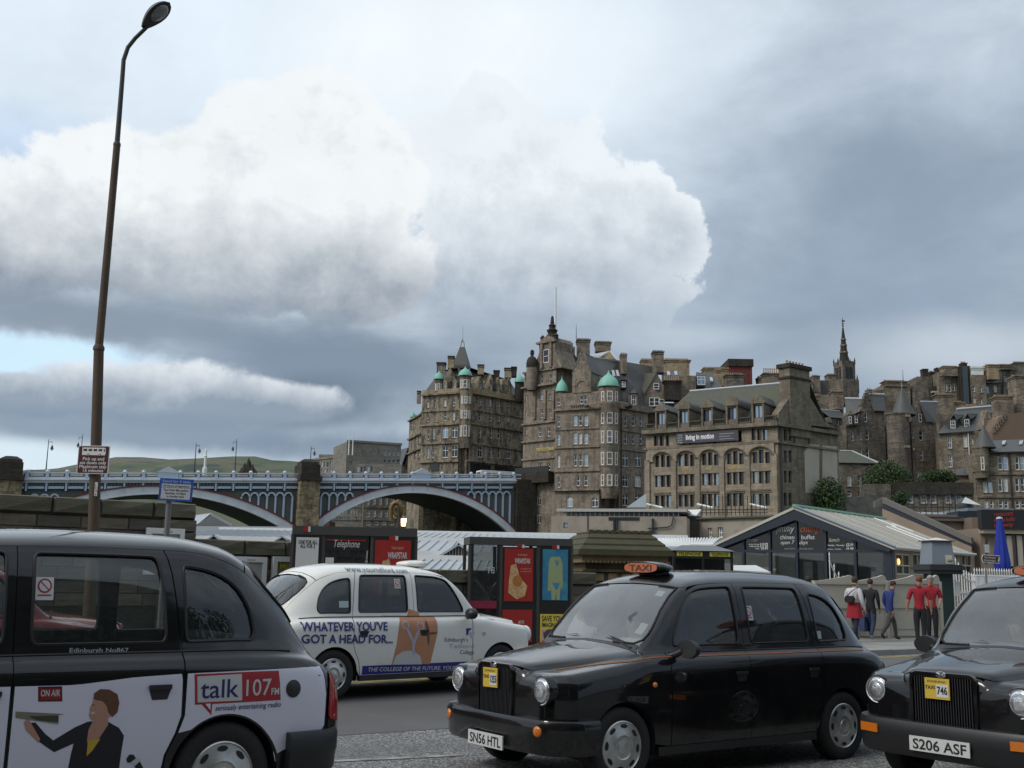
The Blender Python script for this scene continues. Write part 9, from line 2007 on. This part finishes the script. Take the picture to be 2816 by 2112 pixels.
def wrapL():
 U=lambda x,y:tuv(TL,1,*cK(x,y)); S=1
 shz=lambda x:np.interp(x,[1.0,2.4,2.75,3.1,3.4,4.4],[.945,.93,.925,.955,.965,.975])
 def film(x0,x1,par,extra=None):
  up=[(x,float(shz(x)))for x in np.linspace(x1,x0,12)]; lo=[(x0,.325),(x1,.325)]if extra is None else extra; decal_poly('advert_film',lo+up,P_LILAC,1,par,.0016)
 film(1.40,2.378,PL['fdoor',1]);
 decal_poly('advert_film',[(2.402,.325),(3.292,.325),(3.295,.36),(3.318,.50),(3.377,.62),(3.41,.72),(3.407,.93)]+[(x,float(shz(x)))for x in np.linspace(3.40,2.402,14)],P_LILAC,1,PL['rdoor',1],.0016)
 decal_poly('advert_film',[(3.438,.93),(3.436,.72),(3.40,.62)]+circ_pts(RAX,HUB,AR+.012,128,18,18)+[(4.36,.56),(4.39,.60),(4.40,.80),(4.38,.93)]+[(x,float(shz(x)))for x in np.linspace(4.36,3.44,12)],P_LILAC,1,PL['quarter',1],.0016)
 RED=mat('logo_red',(.36,.022,.030),.45); NV_=mat('logo_navy',(.022,.018,.13),.45)
 Q=PL['quarter',1]
 def rect(x0,y0,x1,y1):return[U(x0,y1),U(x1,y1-(x1-x0)*.03),U(x1,y0-(x1-x0)*.03),U(x0,y0)]
 fx=lambda poly:[p for p in poly]
 logo=decal_poly('logo',[U(1245,1252),U(1290,1250),U(1350,1318),U(1357,1247),U(1797,1222),U(1790,1036),U(1245,1058)],RED,1,Q,.0030)
 decal_poly('logo_panel',[U(1262,1238),U(1548,1224),U(1548,1056),U(1262,1072)],MATS['poster_white'],1,Q,.0042)
 decal_poly('logo_panel',[U(1312,1246),U(1346,1244),U(1343,1286)],MATS['wrap_lilac'],1,Q,.0042)
 def tx(t,x0,y0,x1,y1,m,par,b=0.0,sh=0.0,off=.0056):
  (a,z),(c,z2)=U(x0,y0),U(x1,y1); v,f=text_geo(t,1.0,shear=sh,bold=b); w=v[:,0].max()-v[:,0].min(); return a,z,c,z2,w
 def put(t,x0,y0,x1,y1,hpx,m,par,b=0.0,sh=0.0,off=.0056,side=1,UU=U):
  (a,z),(c,z2)=UU(x0,y0),UU(x1,y1); v,f=text_geo(t,1.0,shear=sh,bold=b); mn=v[:,0].min(); w=v[:,0].max()-mn; hh=UU(x0,y0-hpx)[1]-z
  X=a+(v[:,0]-mn)/w*(c-a); Zz=z+v[:,1]/.70*hh+(v[:,0]-mn)/w*(z2-z); V,N=tx_pos(X,tx_v(X,Zz),off); V=V*(MIR if side<0 else 1)
  me=bpy.data.meshes.new('lettering'); me.from_pydata([tuple(map(float,q))for q in V],[],f); me.materials.append(m); me.update(); return link('lettering',me,par)
 globals()['put_text']=put
 put('talk',1278,1212,1525,1200,118,NV_,Q,.008); put('107',1572,1196,1735,1188,105,MATS['poster_white'],Q,.006); put('FM',1735,1188,1786,1186,42,MATS['poster_white'],Q,.02)
 put('seriously entertaining radio',1375,1290,1797,1264,34,NV_,Q,.006,.18)
 Dr=PL['rdoor',1]
 decal_poly('on_air_sign',[U(243,1232),U(397,1230),U(397,1134),U(243,1137)],mat('sign_darkred',(.075,.010,.012),.35),1,Dr,.003); decal_poly('on_air_sign',[U(252,1222),U(388,1220),U(388,1148),U(252,1150)],mat('sign_glowred',(.28,.02,.02),.35),1,Dr,.0042)
 put('ON AIR',258,1198,382,1196,40,MATS['poster_white'],Dr,.02)
 put('Edinburgh No867',465,924,845,922,28,GREY_TX,Dr,.01,.0)
 JK=mat('print_black',(.012,.010,.014),.5); SK=mat('print_skin',(.46,.24,.17),.5,var=.12,vscale=20); HRp=mat('print_hair',(.13,.050,.025),.5,var=.35,vscale=45); YL_=mat('print_yellow',(.55,.36,.03),.5); GRN=mat('print_book',(.20,.19,.13),.5,var=.25,vscale=18); DKG=mat('print_dark',(.05,.05,.035),.5)
 def pl(pts,m,off,nm='advert_picture',par=Dr):return decal_poly(nm,[U(*p)for p in pts],m,1,par,off)
 pl([(195,1368),(225,1365),(290,1440),(340,1480),(480,1395),(560,1360),(600,1358),(690,1360),(760,1400),(792,1450),(775,1560),(760,1690),(430,1690),(455,1560),(470,1500),(345,1556),(250,1490)],JK,.0030)
 pl([(150,1365),(178,1340),(200,1375),(255,1470),(245,1495),(165,1415)],SK,.0036)
 pl([(565,1410),(600,1340),(690,1330),(690,1380),(650,1440),(600,1520),(570,1560),(555,1480)],SK,.0036); pl([(560,1480),(640,1470),(590,1545),(553,1582)],YL_,.0042)
 pl([(598,1205),(660,1195),(705,1240),(715,1300),(700,1330),(660,1350),(610,1358),(580,1345),(566,1320),(574,1295),(572,1275),(590,1240)],SK,.0042)
 pl([(600,1180),(640,1152),(700,1155),(750,1185),(762,1240),(750,1300),(715,1330),(690,1300),(680,1260),(655,1230),(615,1222),(597,1215)],HRp,.0048); pl([(580,1300),(606,1296),(600,1312),(582,1312)],MATS['poster_white'],.0050); pl([(588,1252),(604,1250),(604,1256),(588,1258)],DKG,.0050)
 pl([(98,1295),(412,1312),(375,1318),(372,1375),(300,1365),(98,1335)],GRN,.0042); pl([(180,1325),(372,1322),(368,1362),(230,1350)],DKG,.0050)
 pl([(808,1598),(828,1570),(855,1572),(870,1595),(850,1620),(815,1625)],JK,.003); pl([(835,1622),(880,1588),(905,1605),(862,1645)],MATS['poster_white'],.0036); pl([(860,1650),(895,1615),(935,1690),(900,1690)],JK,.003)
 a,z=U(1882,1150); V,N=tx_pos([a],tx_v([a],[z]),.004); q=Vector(V[0]); MB().lathe([(.055,-.01),(.055,.002),(.048,.006),(.0005,.007)],24).build('fuel_cap',M_DARKP,Q,50,matrix=Matrix.Translation(q)@Vector(N[0]).to_track_quat('Z','Y').to_matrix().to_4x4())
 def sticker(UU,x0,y0,x1,y1,par,side,T):
  (a,z1),(c,z0)=UU(x0,y0),UU(x1,y1); lo,hi=min(a,c),max(a,c); st=decal_poly('no_smoking_notice',[(lo,z0),(hi,z0),(hi,z1),(lo,z1)],MATS['poster_white'],side,par,-.006)
  xm,zm,r=(a+c)/2,z0+(z1-z0)*.62,(hi-lo)*.40
  decal_poly('notice_ring',[(xm+r*math.cos(t),zm+r*math.sin(t))for t in[2*math.pi*k/20 for k in range(20)]],P_RED,side,st,-.0050); decal_poly('notice_ring',[(xm+r*.76*math.cos(t),zm+r*.76*math.sin(t))for t in[2*math.pi*k/20 for k in range(20)]],MATS['poster_white'],side,st,-.0042)
  decal_poly('notice_bar',[(xm-r*.62,zm+r*.50),(xm-r*.50,zm+r*.62),(xm+r*.62,zm-r*.50),(xm+r*.50,zm-r*.62)],P_RED,side,st,-.0036); decal_poly('notice_line',[(lo+r*.3,z0+(z1-z0)*.18),(hi-r*.3,z0+(z1-z0)*.18),(hi-r*.3,z0+(z1-z0)*.24),(lo+r*.3,z0+(z1-z0)*.24)],P_RED,side,st,-.0045)
 globals()['sticker']=sticker
 sticker(U,272,435,376,585,Dr,1,TL)
wrapL()
TW,PW_=build_taxi('white taxi with college advert and scissors picture, pulling away','taxis in the street',(-1.778,16.72,-.022),R(38.9),P_CREAM,plate='SK04 FYT',wrap='white',name='taxi')
def wrapW():
 U=lambda x,y:tuv(TW,-1,*cL(x,y)); NVY=mat('advert_navy',(.030,.040,.20),.45); BLU=mat('advert_blue',(.020,.028,.22),.45)
 put=put_text; Q,RD,FD=PW_['quarter',-1],PW_['rdoor',-1],PW_['fdoor',-1]
 put("WHATEVER YOU'VE",302,782,850,776,54,NVY,Q,.022,0,.012,-1,U); put('GOT A HEAD FOR...',300,858,882,856,54,NVY,Q,.022,0,.010,-1,U)
 put('www.yourtelford.com',648,402,1040,416,34,GREY_TX if False else mat('advert_grey',(.10,.13,.20),.5),RD,.0,0,.012,-1,U)
 x0,z=U(690,1040); x1,_=U(1460,1040)
 za,zb=max(.318,U(800,1070)[1]),U(800,1000)[1]
 decal_poly('advert_band',[(min(x0,x1)+.12,za),(max(x0,x1)-.0,za),(max(x0,x1),zb),(min(x0,x1)+.12,zb)],BLU,-1,RD,.0022)
 put('THE COLLEGE OF THE FUTURE. YOUR FUTURE',728,1040,1412,1024,25,MATS['poster_white'],RD,.015,.15,.005,-1,U)
 SKN=mat('print_orange',(.50,.23,.12),.5,var=.25,vscale=3); DRK=mat('print_brown',(.16,.07,.035),.5); STL=mat('print_steel',(.42,.41,.50),.4,var=.3,vscale=12)
 def pl(pts,m,off,par=RD,nm='advert_picture'):return decal_poly(nm,[U(*p)for p in pts],m,-1,par,off)
 pl([(945,695),(1168,690),(1172,790),(1125,992),(878,996),(910,860)],SKN,.0028); pl([(1010,640),(1072,660),(1075,692),(985,694)],SKN,.0028)
 pl([(885,996),(905,940),(950,910),(1010,905),(1060,940),(1072,994)],MATS['poster_white'],.0036)
 pl([(1098,700),(1112,740),(1120,800),(1115,885),(1105,850),(1100,790),(1092,740)],DRK,.0036); pl([(1112,790),(1168,786),(1160,800),(1130,806)],DRK,.0040)
 for cx,cy in((968,742),(1062,750)):
  ring_o=[(cx+24*math.cos(t),cy+28*math.sin(t))for t in[2*math.pi*k/18 for k in range(18)]]; ring_i=[(cx+16*math.cos(t),cy+20*math.sin(t))for t in[2*math.pi*k/18 for k in range(18)]]
  decal_poly('scissors_picture',[U(*p)for p in ring_o],STL,-1,RD,.0042,True,[[U(*p)for p in ring_i]])
 pl([(970,770),(985,768),(1018,840),(1028,935),(1012,935),(1004,850)],STL,.0042,nm='scissors_picture'); pl([(1045,775),(1060,778),(1034,840),(1014,905),(1004,890),(1014,840)],STL,.0046,nm='scissors_picture')
 put("Edinburgh's",1215,848,1364,848,26,mat('advert_slate',(.11,.12,.15),.5),FD,0,0,.004,-1,U); put('Telford',1240,890,1404,890,28,mat('advert_paleblue',(.42,.52,.58),.5),FD,.01,0,.004,-1,U); put('College',1315,928,1404,928,26,MATS['advert_slate'],FD,0,0,.004,-1,U)
 decal_poly('college_logo',[U(1354,764),U(1388,762),U(1384,774),U(1372,776),U(1366,806),U(1354,806)],BLU,-1,FD,.004); decal_poly('college_logo',[U(1372,790),U(1408,786),U(1398,826),U(1384,828)],MATS['advert_paleblue'],-1,FD,.004)
 put('Edinburgh Taxis',842,690,972,690,12,P_PINK,RD,0,0,.004,-1,U)
 sticker(U,938,446,974,508,RD,-1,TW)
 (a,z1),(c,z0)=U(570,590),U(628,632); decal_poly('window_notice',[(min(a,c),z0),(max(a,c),z0),(max(a,c),z1),(min(a,c),z1)],mat('notice_cyan',(.42,.52,.52),.5),-1,Q,-.006)
wrapW()
TB,PBp=build_taxi('gleaming black taxi with yellow licence plate 1255 on its grille','taxis in the street',(1.74,11.50,-.135),R(215),P_BLACK,plate='SN56 HTL',licence='1255',pinstripe=True,name='taxi')
TB.scale=(1.035,1.035,1.035)
def extrasB():
 U=lambda x,y:tuv(TB,1,*cN(x,y)); RD=PBp['rdoor',1]
 put_text('Edinburgh Taxis',497,980,632,974,14,MATS['pin_red'],RD,.01,0,.004,1,U); sticker(U,386,690,436,778,RD,1,TB)
 (a,z1),(c,z0)=U(780,842),U(832,888); decal_poly('window_notice',[(a,z0),(c,z0),(c,z1),(a,z1)],MATS['notice_cyan'],1,PBp['quarter',1],-.006)
 for(x0,x1,v0,v1)in((1.27,1.36,11.35,11.62),(1.60,1.66,11.5,11.78)):
  me=tx_mesh('windscreen_notice',[(x0,v0),(x1,v0),(x1,v1),(x0,v1)],[],[MATS['poster_white']],1,-.009); link('windscreen_notice',me,TB)
extrasB()
driver(TB,'driver in a white shirt at the wheel of the black taxi 1255',C_WH,HK_)
TS,PS_=build_taxi('older black taxi with yellow licence plate 746 and solid bumper','taxis in the street',(5.40,10.75,-.08),R(217.5),P_BLACK,plate='S206 ASF',licence='746',late=False,name='taxi')
TS.scale=(1.02,1.02,1.02)
driver(TS,'driver in a blue shirt at the wheel of the black taxi 746',cloth('shirt_blue',(.10,.16,.28)),HB_)
def extrasS():
 a=MB().cbox((XC-1.36,-.42,1.135),(.16,.30,.02)).build('dash_card',mat('card_blue',(.05,.16,.42),.5),TS); MB().cbox((XC-1.30,-.60,1.14),(.10,.20,.03)).build('dash_card',mat('card_red',(.55,.05,.02),.5),TS)
extrasS()
TR,PR_=build_taxi('red taxi glimpsed through the windows of the lilac-wrapped taxi','taxis in the street',(-6.75,13.0,0.0),R(38),P_CAR_RED,plate='SL52 GVN',name='taxi')
driver(TR,'driver resting an arm in the red taxi window',C_GREY,HK_)
driver(TW,'grey-haired driver at the wheel of the white college taxi',C_GREY,HG_)
# ------------------------------------------------------------------ the side of the street behind the camera (only mirrored in paint and glass)
def behind():
 b=empty('terrace',(0,-24,0),0,None,'long stone shop terrace across the street, mirrored in the taxi paint','building')
 mb=MB();
 F=Fac.__new__(Fac); F.b=b; F.o=Vector((45,-24,0)); F.d=Vector((-1,0,0)); F.n=Vector((0,-1,0)); F.L=90
 F.W=Matrix(((-1,0,0,45),(0,-1,0,-24),(0,0,1,0),(0,0,0,1))); F.Ml=Matrix.Translation(-Vector(b.location))@F.W
 ops=[]
 for k in range(18):
  for z in(5.2,9.2,13.0):ops.append(opening(2.5+5*k,z,1.6,2.4,'r'))
 F.wall([(0,0),(90,0),(90,24),(0,24)],ops,S_OLD,.3)  # unseen front kept tall and dark so the taxi flanks mirror less sky
 for k in range(18):
  for z in(5.2,9.2,13.0):F.win(2.5+5*k,z,1.6,2.4,'sash',WHITE,.2)
 for k in range(9):F.box('shop_front',1+10*k,9.5+10*k,.4,3.6,-.1,.0,MATS['pane_dim']); F.box('shop_fascia',.6+10*k,9.9+10*k,3.6,4.5,-.4,.0,(S_GREY,NAVY,MATS['sign_brown'])[k%3])
 F.box('roof',-.5,90.5,24,24.6,-.5,8,SLATE)
 for i,(x,y,s)in enumerate(((-9,-11,1.0),(-1.5,-13,1.15),(6.5,-11.5,.95),(14,-13,1.1),(-17,-13,1.05),(21,-10,1.2),(27,-6,1.25))):
  rd=random.Random(i); bl=[(rd.uniform(-2.6,2.6)*s,rd.uniform(-2.2,2.2)*s,(5.2+rd.uniform(-1.6,2.8))*s,1.7*s,1.7*s,1.5*s)for _ in range(9)]
  tree('street tree behind the camera, mirrored in the taxi windows',(x,y,0),8*s,bl,2600,.30,seed=40+i,group='street trees across the road')
 pv=MB().box(-60,-24,-.2,60,-8.5,.10).build('near_pavement',MATS['paving_grey']); tag(pv,kind='structure')
behind()
bpy.data.scenes.remove(TMP)
